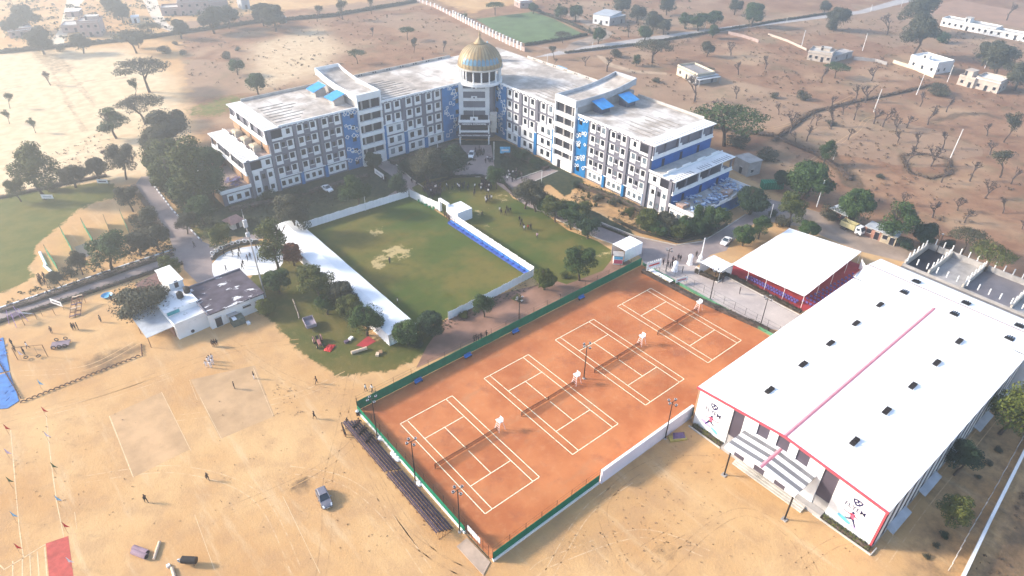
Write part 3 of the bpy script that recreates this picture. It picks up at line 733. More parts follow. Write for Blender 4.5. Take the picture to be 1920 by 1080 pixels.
# rear hall, ridge the other way
t2 = thing('sports_hall_annexe', 'white roofed rear annexe lying across the back of the sports hall', 'sports hall', (97, -47, 0))
def T2(x, y, z): return (x-97, y+47, z)
b = MB(T2)
b.add([(91.2,-70,0),(103.2,-70,0),(103.2,-31.8,0),(91.2,-31.8,0),(91.2,-70,8.6),(103.2,-70,8.2),(103.2,-31.8,8.2),(91.2,-31.8,8.6),(97,-70,9.3),(97,-31.8,9.3)], [(0,1,5,8,4),(1,2,6,5),(2,3,7,9,6),(3,0,4,7)]); b.build('wall', M['white_paint'], t2)
b = MB(T2)
b.add([(91.25,-70.3,8.75),(97,-70.3,9.5),(103.6,-70.3,8.35),(91.25,-31.4,8.75),(97,-31.4,9.5),(103.6,-31.4,8.35)], [(0,3,4,1),(1,4,5,2)]); b.build('roof', M['corrugated_white'], t2)
b = MB(T2); b.box(96.9,97.08,-70.3,-31.4,9.5,9.58); b.box(91.2,97,-31.45,-31.3,9.0,9.2); b.build('ridge_cap', mat('brown_trim', (.25,.16,.16), .1, 1, .6), t2)
for (x, y) in [(93.6,-40.8),(98.9,-40.7),(93.8,-50.3),(98.9,-50.3),(93.8,-59.9),(99,-59.7)]:
    zz = 9.5-abs(x-97)*.14
    v = MB(); v.box(-.7,.7,-.75,.75,-.15,.06)
    for k in range(4): v.box(-.6,.6,-.66+k*.36,-.52+k*.36,.06,.22+.08*((k*5) % 3))
    o = v.build('roof_vent', M['black_metal'], t2); o.location = T2(x, y, zz)
    f = MB(); f.box(.71,.8,-.8,.8,-.1,.12); f.build('vent_frame', M['white_paint'], o)
# posters printed on the end panels
def text(body, size, M4, material, parent, name, ext=.01, bold=0.0, sx=1.0):
    cu = bpy.data.curves.new(name, 'FONT'); cu.body = body; cu.size = size; cu.extrude = ext; cu.offset = bold
    cu.align_x = 'CENTER'; cu.align_y = 'CENTER'; cu.resolution_u = 2
    o = bpy.data.objects.new(name, cu); COL.objects.link(o)
    dg = bpy.context.evaluated_depsgraph_get(); me = bpy.data.meshes.new_from_object(o.evaluated_get(dg))
    bpy.data.objects.remove(o); bpy.data.curves.remove(cu)
    me.materials.clear(); me.materials.append(material)
    r = link(name, me, parent); r.matrix_local = M4 @ Matrix.Diagonal((sx, 1, 1, 1)); return r
def poster(yc, label, flip):
    p = thing('sports_poster', label, 'poster', (hx0-.25, yc, 0), 0, 'printed posters on the hall front')
    # local frame: width runs along -y (reading direction), faces -x
    def F(u, z, d=0): return (-d, -u, z)
    FF = lambda x, y, z: F(x, z, y)
    MB(FF).box(-2.6,2.6,0,.03,1.0,7.9).build('sheet', M['white_paint'], p)
    c = MB(FF); c.poly([(-1.2,.035,7.35),(.0,.035,7.15),(1.3,.035,6.9),(.9,.035,7.35),(.1,.035,7.62)]); c.build('cloud', mat('sky_tint', (.45,.72,.85), .15, 1, .7), p)
    e = MB(FF); pts = [(-.75,6.75),(-.35,6.95),(0,6.98),(.35,6.95),(.75,6.75),(.62,6.25),(.3,5.85),(0,5.7),(-.3,5.85),(-.62,6.25)]
    e.poly([(a,.04,z) for a, z in pts]); em = e.build('emblem', M['ink'], p)
    e = MB(FF)
    for (cx, cz, rr) in ((-.3,6.55,.18),(.3,6.55,.18),(0,6.2,.16)): e.poly([(cx+rr*math.cos(a*.8976), .05, cz+rr*math.sin(a*.8976)) for a in range(7)])
    e.build('emblem_mark', M['white_paint'], em)
    text('FLYEM', 1.1, Matrix(((0,0,-1,-.05),(-1,0,0,0),(0,1,0,5.05),(0,0,0,1))), M['ink'], p, 'lettering', .01, .012, 1.0)
    s = 1 if flip else -1
    f = MB(FF)
    def limb(a, b_, r0, r1, m=0):
        dx, dz = b_[0]-a[0], b_[1]-a[1]; l = math.hypot(dx, dz); nx, nz = -dz/l, dx/l
        f.add([(a[0]+nx*r0,.045,a[1]+nz*r0),(a[0]-nx*r0,.045,a[1]-nz*r0),(b_[0]-nx*r1,.045,b_[1]-nz*r1),(b_[0]+nx*r1,.045,b_[1]+nz*r1)], [(0,1,2,3)], m)
    f.poly([(.22*math.cos(a*.785)+.02*s,.045,4.15+.26*math.sin(a*.785)) for a in range(8)], 1)
    limb((.02*s,3.95),(.12*s,2.95),.36,.26); limb((-.1*s,3.7),(-1.15*s,3.6),.14,.07); limb((-1.1*s,3.6),(-1.45*s,3.95),.07,.05,1); limb((.25*s,3.7),(1.2*s,3.35),.13,.05)
    limb((.1*s,3.0),(-.6*s,2.45),.2,.1,1); limb((-.6*s,2.45),(-.85*s,2.65),.08,.06,1); limb((.25*s,3.0),(.95*s,1.75),.2,.08,1)
    f.build('figure', [M['poster_pink'], M['ink']], p)
    w_ = MB(FF); w_.poly([(-1.9,.038,2.0),(-1.7,.038,2.5),(-.9,.038,2.45),(.2,.038,2.1),(.2,.038,1.55),(-.6,.038,1.6)]); w_.build('splash', M['poster_cyan' if flip else 'poster_lilac'], p)
    w_ = MB(FF); w_.poly([(.3,.042,1.55),(.3,.042,2.0),(1.2,.042,1.9),(1.7,.042,1.5),(1.65,.042,1.1),(1.2,.042,1.15)]); w_.build('splash', M['poster_lilac' if flip else 'poster_cyan'], p)
poster(-35.1, 'white sports poster with an archer figure, on the wall end nearest the courts', False)
poster(-59.8, 'white sports poster with a running figure, on the hall corner nearest the camera', True)
# porch, steps, canopy
MB().box(38.35,39.6,-56.3,-38.5,0,.75).build('x', M['concrete']).name = 'porch_platform'
o = bpy.data.objects['porch_platform']; structure(o)
mb = MB()
for k in range(3): mb.box(37.95-k*.42, 38.33-k*.42 if k else 38.33, -53.9, -41.6, 0, .56-k*.18)
structure(mb.build('entrance_steps', M['pale_concrete']))
tc = thing('entrance_canopy', 'grey and white striped canopy on two black posts at the hall entrance', 'canopy', (37, -47.3, 0))
def zc(y): return 6.25+.45*(1-abs(y+47.3)/6.1)
names = []
for k in range(7):
    xa, xb = 34.0+k*.83, 34.0+(k+1)*.83
    for (y0, y1) in ((-53.4,-47.3), (-47.3,-41.2)):
        s = MB(lambda x, y, z: (x-37, y+47.3, z))
        pts = [(xa,y0,zc(y0)),(xb-.003,y0,zc(y0)),(xb-.003,y1,zc(y1)),(xa,y1,zc(y1))]
        s.add([(x, y, z) for x, y, z in pts]+[(x, y, z-.16) for x, y, z in pts], [(0,1,2,3),(7,6,5,4),(0,3,7,4),(1,5,6,2),(0,4,5,1),(2,6,7,3)])
        s.build('roof_stripe', M['white_sheet'] if k % 2 == 0 else mat('canopy_grey', (.19,.19,.2), .08, 1, .5) if 'canopy_grey' not in M else M['canopy_grey'], tc)
s = MB(lambda x, y, z: (x-37, y+47.3, z)); s.add([(33.9,-47.6,6.68),(39.6,-47.6,6.68),(39.6,-47.3,6.80),(33.9,-47.3,6.80),(39.6,-47.0,6.68),(33.9,-47.0,6.68)], [(0,1,2,3),(3,2,4,5)]); s.build('ridge_cap', M['pink_trim'], tc)
for i in range(7):
    y0 = -53.3+i*1.74; s = MB(lambda x, y, z: (x-37, y+47.3, z)); s.box(33.92,33.99,y0,y0+1.7,5.55,zc(y0+.8)-.17)
    s.build('valance', M['white_sheet'] if i % 2 == 0 else M['panel_grey'], tc)
for y in (-42.2, -53.0):
    s = MB(lambda x, y, z: (x-37, y+47.3, z)); s.tube((34.2,y,.0),(34.2,y,6.2),.13,n=8); s.build('post', M['black_metal'], tc)
    s = MB(lambda x, y, z: (x-37, y+47.3, z)); s.box(33.8,34.6,y-.4,y+.4,0,.12); s.build('foot', M['concrete'], tc)
for y in (-53.3, -47.3, -41.3):
    s = MB(lambda x, y, z: (x-37, y+47.3, z)); s.box(34.0,39.5,y-.06,y+.06,zc(y)-.4,zc(y)-.17); s.build('beam', M['black_metal'], tc)

# ------------------------------------------------------------------ leafy strips
def leaf_cloud(mb, cx, cy, cz, rx, ry, rz, n, size, R, m=0, flat=.0, hemi=False):
    """n small leaf faces scattered in an ellipsoid, denser to its skin"""
    for _ in range(n):
        while True:
            a, b, c = R.uniform(-1, 1), R.uniform(-1, 1), R.uniform(-1, 1)
            q = a*a+b*b+c*c
            if q <= 1 and (q > .25 or R.random() < .3): break
        if hemi: c = abs(c)
        p = Vector((cx+a*rx, cy+b*ry, cz+c*rz))
        nrm = Vector((a+R.uniform(-.9, .9), b+R.uniform(-.9, .9), c+R.uniform(-.5, 1.1)+flat)).normalized()
        u = nrm.orthogonal().normalized(); v = nrm.cross(u); th = R.uniform(0, 6.28); u, v = u*math.cos(th)+v*math.sin(th), v*math.cos(th)-u*math.sin(th)
        s = size*R.uniform(.6, 1.4)
        k = len(mb.v); mb.v += [tuple(p-u*s), tuple(p+v*s*.6), tuple(p+u*s), tuple(p-v*s*.6)]; mb.f.append((k, k+1, k+2, k+3)); mb.m.append(m)
def hedge(pts, w, h, label, leaf='leaf_olive', name='hedge', dens=55, size=.13, group=None, soil=True):
    """clipped row of shrubs: body of leaves over a woody core"""
    R = random.Random(len(label)*13+int(pts[0][0]*7)); t = thing(name, label, 'hedge', (pts[0][0], pts[0][1], 0), 0, group)
    core = ribbon('x', [(x-pts[0][0], y-pts[0][1]) for x, y in pts], w*.62, h*.7, None, ret=True); core.build('core', M['twig'], t)
    lf = MB()
    for (x0, y0), (x1, y1) in zip(pts[:-1], pts[1:]):
        l = math.hypot(x1-x0, y1-y0); n = max(1, int(l/(w*.6)))
        for i in range(n):
            k = (i+.5)/n; q = R.uniform(.8, 1.2)
            leaf_cloud(lf, x0+(x1-x0)*k-pts[0][0], y0+(y1-y0)*k-pts[0][1], h*.5*q, w*.55, w*.55, h*.55*q, dens, size, R)
    lf.build('foliage', M[leaf], t); return t
hedge([(38.9,-32.4),(38.9,-38.3)], .9, .9, 'narrow hedge under the poster nearest the courts')
hedge([(38.9,-56.6),(38.9,-63.6)], .9, .9, 'narrow hedge under the poster at the near corner of the hall')
structure(ribbon('kerb', [(38.3,-31.9),(38.3,-38.4)], .15, .3, M['pale_concrete'])); structure(ribbon('kerb', [(38.3,-55.2),(38.3,-64.2),(40,-64.2)], .15, .3, M['pale_concrete']))
# ------------------------------------------------------------------ school building: two wings and a domed corner tower
SX, SY = 92.0, 95.0
sch = thing('school_building', 'long white, grey and blue five storey school with two wings and a golden ribbed dome', 'school', (SX, SY, 0))
Y0, X0 = 97.3, 94.5
FL = 3.55
defm('dark_roof_strip', (.20,.18,.16), .2, 1, .8)
def FLft(s, d, z): return (s-SX, Y0-d-SY, z)
def FRt(s, d, z): return (X0-d-SX, s-SY, z)
def CT(x, y, z): return (x-SX, y-SY, z)
WALL, WHITE, GREY, BLUE, DARK = range(5)
wm = [M['grey_paint'], M['white_paint'], M['grey_paint'], M['blue_paint'], M['dark_opening']]
DEP = 26.0
# window prototypes (facade local: x along, y outwards, z up)
def winmesh(w, h, T, bars=1):
    mb = MB(lambda x, y, z: T(x, y, z))
    mb.box(0, w, .015, .03, 0, h, 0)
    f = .06
    mb.box(0, w, .03, .075, 0, f, 1); mb.box(0, w, .03, .075, h-f, h, 1); mb.box(0, f, .03, .075, f, h-f, 1); mb.box(w-f, w, .03, .075, f, h-f, 1)
    for i in range(bars): mb.box(w*(i+1)/(bars+1)-.025, w*(i+1)/(bars+1)+.025, .03, .07, f, h-f, 1)
    return mb
WIN = {}
n_win = 0; spare = []; RWN = random.Random(77)
curtain = mat('curtain_pane', (.16,.20,.24), .4, .7, .2)
def window(side, s, d, z, w, h, pane='window_glass'):
    global n_win
    if pane == 'window_glass' and RWN.random() < .16: pane = 'curtain'
    key = (side, round(w, 2), round(h, 2), pane)
    TT = (lambda x, y, zz: (x, -y, zz)) if side == 'L' else (lambda x, y, zz: (-y, x, zz))
    if key not in WIN: WIN[key] = winmesh(w, h, TT).mesh('window', [curtain if pane == 'curtain' else M[pane], M['frame_dark']])
    F = FLft if side == 'L' else FRt
    if n_win < 98: link('window', WIN[key], sch, F(s, d, z)); n_win += 1
    else: spare.append((WIN[key], F(s, d, z)))
def cell(mb, F, s0, s1, z0, z1, ws, wz0, wz1, d0, d1, m):
    """panel with real holes: ws = list of (a,b) openings between wz0 and wz1"""
    mb.box(s0, s1, d0, d1, z0, wz0, m); mb.box(s0, s1, d0, d1, wz1, z1, m)
    c = s0
    for a, b in ws: mb.box(c, a, d0, d1, wz0, wz1, m); c = b
    mb.box(c, s1, d0, d1, wz0, wz1, m)
def wing(side, P, F, end_mat):
    e0, e1, e2, b1, b2, b3, t0, t1, i1, i2, i3, c = P
    w = MB(F); wh = MB(F); bl = MB(F)
    # main masses
    w.box(e2, c+ (0 if side == 'L' else 0), 0, -DEP, 0, 17.7)
    w.box(e1+.02, e2-.003, -.02, -DEP+.3, 0, 7.1); w.box(e0+.02, e1+.017, -.04, -DEP+.6, 0, 3.55)
    w.box(e1+3.6, e2-.003, -.02, -DEP+.3, 7.1, 10.6)
    # ---- inner bays
    bays = [(t1, i1, 3), (i1, i2, 2), (i2, i3, 1)]
    for a, b, n in bays:
        pw = .95
        for fl in range(5):
            z = fl*FL
            if fl < n:
                ws = [(a+pw+1.05, a+pw+2.5), (a+pw+3.8, a+pw+5.25)]
                cell(wh, F, a+pw+.25, b-.12, z+.3, z+3.38, ws, z+1.15, z+2.9, .003, .16, 0)
            else:
                ws = [(a+1.65, a+3.05), (a+4.85, a+6.25)]
                for (q0, q1) in ws: cell(wh, F, q0-.45, q1+.45, z+.3, z+3.15, [(q0, q1)], z+1.25, z+2.95, .003, .16, 0)
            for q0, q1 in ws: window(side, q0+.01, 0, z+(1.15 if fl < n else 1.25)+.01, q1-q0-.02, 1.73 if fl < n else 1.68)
        MB(F).box(a-.12, a+pw+.1, .003, .42, 0, n*FL+.15).build('blue_pilaster', M['blue_paint'], sch)
        wh.box(a-.1, b+.1, .003, .55, n*FL+.15, n*FL+.33)
        for fl in range(n):
            w.box(a+pw, b, .003, .12, fl*FL+3.42, fl*FL+3.55)
        for fl in range(n, 5): w.box(a+.1, b-.1, .003, .30, fl*FL+3.2, fl*FL+3.42)
        w.box(a-.05, a+.75, .003, .36, n*FL+.34, 17.6); w.box(b-.4, b-.08, .003, .30, n*FL+.34, 17.6)
    # fins between the windows of the grey storeys
    # ---- outer bays
    for k, (a, b) in enumerate(((e2, b1), (b1, b2), (b2, b3))):
        w.box(a, a+.95, .003, .45, 3.9 if k else 0, 17.68)
        for fl in range(1, 5):
            z = fl*FL
            if fl == 4 and k == 0:
                cell(wh, F, a+4.1, b-.15, z+.35, z+3.0, [(a+5.3, a+6.4)], z+1.25, z+2.75, .003, .2, 0); window(side, a+5.31, 0, z+1.26, 1.08, 1.48)
                wh.box(a+.95, a+4.1, .003, .2, z+.1, z+.75); w.box(a+.95, a+4.1, .0, .05, z+.75, z+3.1); 
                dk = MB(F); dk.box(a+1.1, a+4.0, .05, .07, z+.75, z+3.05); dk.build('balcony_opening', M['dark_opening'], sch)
                w.box(a+.95, b, .003, .3, z+3.1, z+3.45)
                continue
            cell(wh, F, a+1.15, a+3.05, z+.35, z+3.15, [(a+1.35, a+2.65)], z+1.3, z+2.95, .003, .2, 0)
            cell(w, F, a+3.35, a+4.75, z+.9, z+3.15, [(a+3.5, a+4.4)], z+1.5, z+2.75, .003, .10, 0)
            cell(wh, F, a+5.0, a+6.95, z+.35, z+3.15, [(a+5.25, a+6.55)], z+1.3, z+2.95, .003, .2, 0)
            wh.box(a+3.35, a+4.75, .003, .26, z+1.3, z+1.42)
            for q, ww, hh, zz in ((a+1.36, 1.28, 1.63, 1.31), (a+3.51, .88, 1.23, 1.51), (a+5.26, 1.28, 1.63, 1.31)): window(side, q, 0, z+zz, ww, hh)
            w.box(a+.95, b, .003, .34, z+3.2, z+3.42)
        ws = [(a+1.5, a+2.6), (a+3.4, a+4.5), (a+5.3, a+6.4)]
        cell(wh, F, a+1.15, a+6.95, .5, 3.1, ws, 1.15, 2.55, .003, .16, 0)
        for q0, q1 in ws: window(side, q0+.01, 0, 1.16, q1-q0-.02, 1.38, 'curtain')
        wh.box(a+.95, b+.4, .003, .5, 3.6, 3.78)
        MB(F).box(a+.05 if k else a+.952, a+.93 if k else a+1.12, .004, .44, 0, 3.58).build('blue_pilaster', M['blue_paint'], sch)
    # ---- bay e1..e2 (three storeys)
    a, b = e1, e2
    w.box(a, a+.9, .003, .45, 0, 10.95)
    for fl in (0, 1):
        z = fl*FL
        cell(wh, F, a+1.1, a+3.0, z+(.1 if fl == 0 else .02), z+3.5, [(a+1.4, a+2.5)], z+1.2, z+2.6, .003, .2, 0)
        cell(wh, F, a+5.0, a+6.9, z+(.1 if fl == 0 else .02), z+3.5, [(a+5.3, a+6.4)], z+1.2, z+2.6, .003, .2, 0)
        for q, ww in ((a+1.41, 1.08), (a+5.31, 1.08), (a+3.5, .9)): window(side, q, -.02+ (0 if q != a+3.5 else .03), z+1.21, ww, 1.38, 'window_glass' if fl else 'curtain')
    z = 2*FL
    cell(wh, F, a+4.0, b-.15, z+.35, z+3.1, [(a+5.2, a+6.4)], z+1.3, z+2.75, .003, .2, 0); window(side, a+5.21, 0, z+1.31, 1.18, 1.43)
    wh.box(a+.9, a+4.0, .003, .24, z+.05, z+.75)
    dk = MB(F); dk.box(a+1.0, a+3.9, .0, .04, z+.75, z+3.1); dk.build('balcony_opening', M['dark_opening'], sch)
    w.box(a+.9, b, .003, .3, z+3.12, z+3.45)
    # ---- bay e0..e1 ground floor
    a, b = e0, e1
    ws = [(a+1.5, a+2.7), (a+3.7, a+4.9), (a+5.9, a+7.1)]
    cell(wh, F, a+1.2, min(a+7.4, b-.1), .4, 3.1, ws[:2] if b-a < 7.5 else ws, 1.0, 2.5, .003, .16, 0)
    for q0, q1 in (ws[:2] if b-a < 7.5 else ws): window(side, q0+.01, -.03, 1.01, q1-q0-.02, 1.48, 'curtain')
    w.box(a, a+.9, .003, .2, 0, 3.5)
    wh.box(a-.3, b, -.5, .45, 3.55, 3.7); wh.box(a-.3, b, .28, .45, 3.7, 4.5); 
    # ---- slabs, verandas and decks facing outwards along s
    def veranda(s, z, n, name):
        dep = -DEP+.4
        wh.box(s-.9, s+3.3, .45, dep, z+3.5, z+3.72)                   # roof slab
        wh.box(s-.55, s-.35, .3, dep+.2, z-.1, z+.75)                  # parapet
        wh.box(s-.75, s-.2, .42, dep, z-.28, z-.1)
        w.box(s-.35, s+3.6, .0, dep+.2, z-.26, z-.02)
        for i in range(n):
            d = .2-(DEP-1.2)*i/(n-1)
            w.box(s-.5, s-.1, d, d-.4, z+.75, z+3.5)
            if i < n-1 and i % 2 == 0:
                wh.box(s-.45, s-.3, d-.6, d-2.0, z+.75, z+1.45); wh.box(s-.45, s-.3, d-.5, d-.95, z+1.45, z+3.5)
        bw = MB(F); bw.box(s+3.5, s+3.6, -.1, dep+.3, z, z+3.5); bw.build('veranda_wall', M['dark_opening'], sch)
        # pergola slats on the slab
        for i in range(22):
            d = -1.2-i*1.08
            if i in (7, 8, 14): continue
            w.box(s-.5, s+1.2, d, d-.32, z+3.722, z+3.735)
    veranda(e2-.05, 14.2, 6, 'upper'); veranda(e1-.05, 7.1, 6, 'lower')
    em = MB(F); em.box(e2-.10, e2+.0, -.4, -DEP+.4, 10.62, 13.9); em.box(e1-.10, e1+.0, -.4, -DEP+.6, 3.6, 6.85); em.box(e0-.03, e0+.02, -.1, -DEP+.7, .0, 3.5)
    em.build('end_wall', M[end_mat], sch)
    dk = MB(F)
    for s, z in ((e2-.13, 10.62), (e1-.13, 3.6)):
        for i in range(3): d = -4.5-i*7.5; dk.box(s, s+.02, d, d-1.1, z, z+2.2)
    dk.box(e0-.06, e0-.035, -9.0, -12, 0, 2.9); dk.build('end_door', M['dark_opening'], sch)
    # decks
    tl = MB(F); tl.box(e1+3.4, e2-.15, -.3, -DEP+.5, 10.602, 10.64); tl.box(e0+.0, e1-.15, -.4, -DEP+.8, 3.552, 3.60); tl.build('deck', M['pale_concrete'] if side == 'R' else mat('deck_brown', (.33,.25,.22), .15, .6, .9, stain=.5), sch)
    wh.box(e1+3.3, e1+3.5, .3, -DEP+.5, 10.65, 11.25)
    for i in range(4): wh.box(e1+3.2, e1+3.45, -1.5-i*6.2, -5-i*6.2, 11.25, 11.75)
    wh.box(e1+3.3, e2, .3, .45, 10.6, 11.2)
    for i in range(5): wh.box(e0-.3, e0-.12, .2-i*5.4, -3.2-i*5.4, 3.7, 4.55)
    wh.box(e0-.32, e0-.05, .45, -DEP+.6, 3.55, 3.8)
    wh.box(e0-.3, e1, -DEP+.55, -DEP+.7, 3.6, 4.4)
    # ---- parapets along the front and the rear
    for a, b in ((e2+3.4, t0), (t1, c)):
        wh.box(a, b, .18, -.12, 17.7, 18.25)
        x = a+.6
        while x < b-1: wh.box(x, x+.35, .42, .18, 17.55, 17.95); x += 1.55
    rc = e2+3.4; rear = (121 if side == 'L' else 121)
    # ---- blue art walls
    for a, b in ((b3, t0), (i3, c)):
        MB(F).box(a+.1, b, .004, .14, .0 if a == b3 else .3, 18.0).build('blue_wall', M['blue_paint'], sch)
        for fl in range(5):
            dkk = MB(F); dkk.box((a+b)/2-.2+(1.4 if a == i3 else .3), (a+b)/2+1.0+(1.4 if a == i3 else .3), .14, .15, fl*FL+1.2, fl*FL+2.6)
            spare.append((dkk.mesh('w', M['window_glass']), (0, 0, 0)))
    RR = random.Random(5 if side == 'L' else 9)
    dm = MB(F)
    def diamond(s, z, r, th=.085, rot=0.7854):
        th *= 1.35; r *= 1.08
        for k in range(4):
            a0, a1 = rot+k*math.pi/2, rot+(k+1)*math.pi/2
            p0 = (s+r*math.cos(a0), z+r*math.sin(a0)); p1 = (s+r*math.cos(a1), z+r*math.sin(a1)); q = 1-th*1.9/r
            p2 = (s+r*q*math.cos(a1), z+r*q*math.sin(a1)); p3 = (s+r*q*math.cos(a0), z+r*q*math.sin(a0))
            dm.add([(x, .17, zz) for x, zz in (p0, p1, p2, p3)]+[(x, .26, zz) for x, zz in (p0, p1, p2, p3)], [(4,5,6,7),(0,1,5,4),(3,2,6,7)])
    wd = t0-b3
    for fl in range(5):
        z = fl*FL+2.9
        up = fl % 2
        for k in range(4):
            f = k/3.0
            s_ = b3+.9+f*(wd-1.7); zz = z-(f*1.5 if up else 0)+RR.uniform(-.2, .2)
            if fl == 4 or up or k != 1: diamond(s_, zz, RR.uniform(.5, .78), .09, RR.uniform(.5, 1.3) if up else RR.uniform(-.2,.3))
            if RR.random() < .2: diamond(s_+RR.uniform(-.4, .4), zz-RR.uniform(.5, .9), .42, .08, RR.uniform(.3, 1.2))
    wd2 = c-i3
    zz = 17.0; ph = 0
    while zz > 2.0:
        s_ = i3+wd2*(.42+.25*math.sin(ph)); ph += .8
        diamond(s_, zz, RR.uniform(.5, .85), .09, RR.uniform(.4, 1.1))
        if RR.random() < .45: diamond(s_+RR.uniform(-1.5, 1.4), zz+RR.uniform(-.7, .6), RR.uniform(.4, .6), .09, RR.uniform(.2, 1.2))
        zz -= 1.15
    dm.build('diamond_ornament', M['white_paint'], sch)
    # ---- stair tower
    d1 = .85
    tw = MB(F); 
    tw.box(t0, t1, .003, d1, 0, 3.5); tw.box(t0, t0+.35, .003, d1, 3.5, 21.7); tw.box(t1-.35, t1, .003, d1, 3.5, 21.7)
    tw.box(t0, t1, .003, d1+.06, 19.85, 21.75)
    for z in (5.4, 9.0, 12.55, 15.95): tw.box(t0-.05, t1+.05, .01, d1+.12, z, z+1.1)
    tw.build('stair_tower_front', M['white_paint'], sch)
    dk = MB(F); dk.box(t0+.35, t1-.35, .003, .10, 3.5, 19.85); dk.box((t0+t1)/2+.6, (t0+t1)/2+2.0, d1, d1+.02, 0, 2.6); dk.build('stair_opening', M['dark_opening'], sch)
    cl = MB(F)
    for s_ in ((t0+t1)/2+.5, t0+1.6): cl.box(s_-.25, s_+.25, .1, .45, 3.5, 19.85)
    cl.build('stair_column', M['concrete'], sch)
    # penthouse with a roof that sweeps up to the rear
    n = 14; ph = MB(F); sid = MB(F); slab = MB(F)
    def zt(k): t_ = k/n; return 21.75+(1.9*max(0, (t_-.35)/.65)**2)
    for k in range(n):
        da, db = .85-(DEP-1.2)*k/n, .85-(DEP-1.2)*(k+1)/n; za, zb = zt(k), zt(k+1)
        for (sa, sb) in ((t0-.05, t0+.2), (t1-.2, t1+.05)):
            lo = 1.9 if k > 2 else 3.9
            sid.add([(sa,da,za-1.9),(sb,da,za-1.9),(sb,db,zb-1.9),(sa,db,zb-1.9),(sa,da,za),(sb,da,za),(sb,db,zb),(sa,db,zb)], [(0,1,5,4),(1,2,6,5),(2,3,7,6),(3,0,4,7),(4,5,6,7),(3,2,1,0)])
        slab.add([(t0+.2,da,za-.95),(t1-.2,da,za-.95),(t1-.2,db,zb-.95),(t0+.2,db,zb-.95)], [(0,1,2,3)])
    sid.box(t0-.05, t1+.05, .85-(DEP-1.2), .62-(DEP-1.2), 21.4, zt(n)); 
    sid.build('penthouse_parapet', M['white_paint'] if side == 'L' else M['tin_sheet'], sch); slab.build('penthouse_roof', M['roof_concrete'], sch)
    ph.box(t0+.25, t1-.25, -.1, -DEP+2, 17.7, 19.9); ph.build('penthouse_wall', M['concrete'], sch)
    # blue awnings on the outer roof
    for i, (d, s_) in enumerate(((-7.5, t0-3.0), (-17.5, t0-3.8))):
        aw = MB(F); aw.add([(s_-1.9,d+2.6,19.6),(s_+2.4,d+2.6,20.9),(s_+2.4,d-2.2,20.9),(s_-1.9,d-2.2,19.6),(s_-1.9,d+2.6,19.5),(s_+2.4,d+2.6,20.8),(s_+2.4,d-2.2,20.8),(s_-1.9,d-2.2,19.5)], [(0,1,2,3),(7,6,5,4),(0,4,5,1),(2,6,7,3),(0,3,7,4),(1,5,6,2)])
        o = aw.build('roof_awning', M['blue_tin'], sch)
        bx = MB(F); bx.box(s_-.9, s_+2.4, d+1.9, d-1.6, 17.7, 19.9); bx.build('roof_room', M['concrete'] if side == 'L' else mat('roof_room_dark', (.07,.08,.12), .2, 1, .8), sch)
    # roof water tank and clutter
    w.build('grey_wall', M['grey_paint'], sch); wh.build('white_cladding', M['white_paint'], sch)
    # roof sheets
    rf = MB(F); rf.box(e2+3.35, t0-.003, -.13, -DEP+.4, 17.702, 17.76); rf.box(t1+.06, c, -.13, -DEP+.4, 17.702, 17.76); rf.build('roof_surface', M['roof_concrete'], sch)
    rb = MB(F)  # low raised dark strips in rows across the roof
    lng = [(e2+3.8, 9.5, e2+4.6, 14)] 
    for i in range(7):
        d = -3.5-i*2.2; a_ = e2+4.2+i*.1; rb.box(a_, a_+7.5+(i % 3)*1.5, d, d-.16, 17.76, 17.86)
    for i in range(9):
        d = -2.0-i*1.9; a_ = t1+2.0+(i % 2)*.6; rb.box(a_, a_+9.5+(i*3 % 4), d, d-.14, 17.76, 17.86)
    rb.build('roof_strip', M['dark_roof_strip'], sch)
    for i in range(5):
        s_ = e2+6+i*3.1; 
    pr = MB(F)
    pr.box(e2+3.4, t0-.1, -DEP+.4, -DEP+.15, 17.7, 18.5); pr.box(t1+.1, c+ (14 if side == 'L' else 14), -DEP+.4, -DEP+.15, 17.7, 18.5); pr.build('rear_parapet', M['pale_concrete'], sch)
    dk = MB(F)
    s_ = t1+2
    while s_ < c+12: dk.box(s_, s_+.5, -DEP+.41, -DEP+.42, 17.85, 18.3); dk.box(s_+.9, s_+1.4, -DEP+.41, -DEP+.42, 17.85, 18.3); s_ += 5.2
    dk.build('parapet_gap', M['dark_opening'], sch)
PL = (6.0, 14.0, 21.0, 28.2, 35.6, 43.0, 47.9, 55.7, 63.0, 70.2, 77.4, 85.1)
PR = (11.2, 18.9, 26.8, 34.5, 42.0, 49.8, 54.7, 63.2, 71.3, 78.9, 86.0, 91.9)
wing('R', PR, FRt, 'deep_blue')
wing('L', PL, FLft, 'tan_paint')
sp = MB()
import itertools
for me, off in spare:
    for p in me.polygons:
        k = len(sp.v); sp.v += [tuple(Vector(me.vertices[i].co)+Vector(off)) for i in p.vertices]; sp.f.append(tuple(range(k, k+len(p.vertices)))); sp.m.append(p.material_index)
o = sp.build('window', [M['window_glass'], M['frame_dark']], sch); o['kind'] = 'stuff'
# ---- corner block behind the tower
b = MB(CT); b.prism([(85.1,97.28),(84.9,97.0),(92.6,90.9),(94.48,91.9),(120.2,91.9),(120.2,123.0),(85.1,123.0)], 0, 17.6); b.build('corner_block', M['grey_paint'], sch)
b = MB(CT); b.prism([(85.1,97.2),(94.5,91.9),(120.1,91.9),(120.1,122.9),(85.1,122.9)], 17.60, 17.75); b.build('roof_surface', M['roof_concrete'], sch)
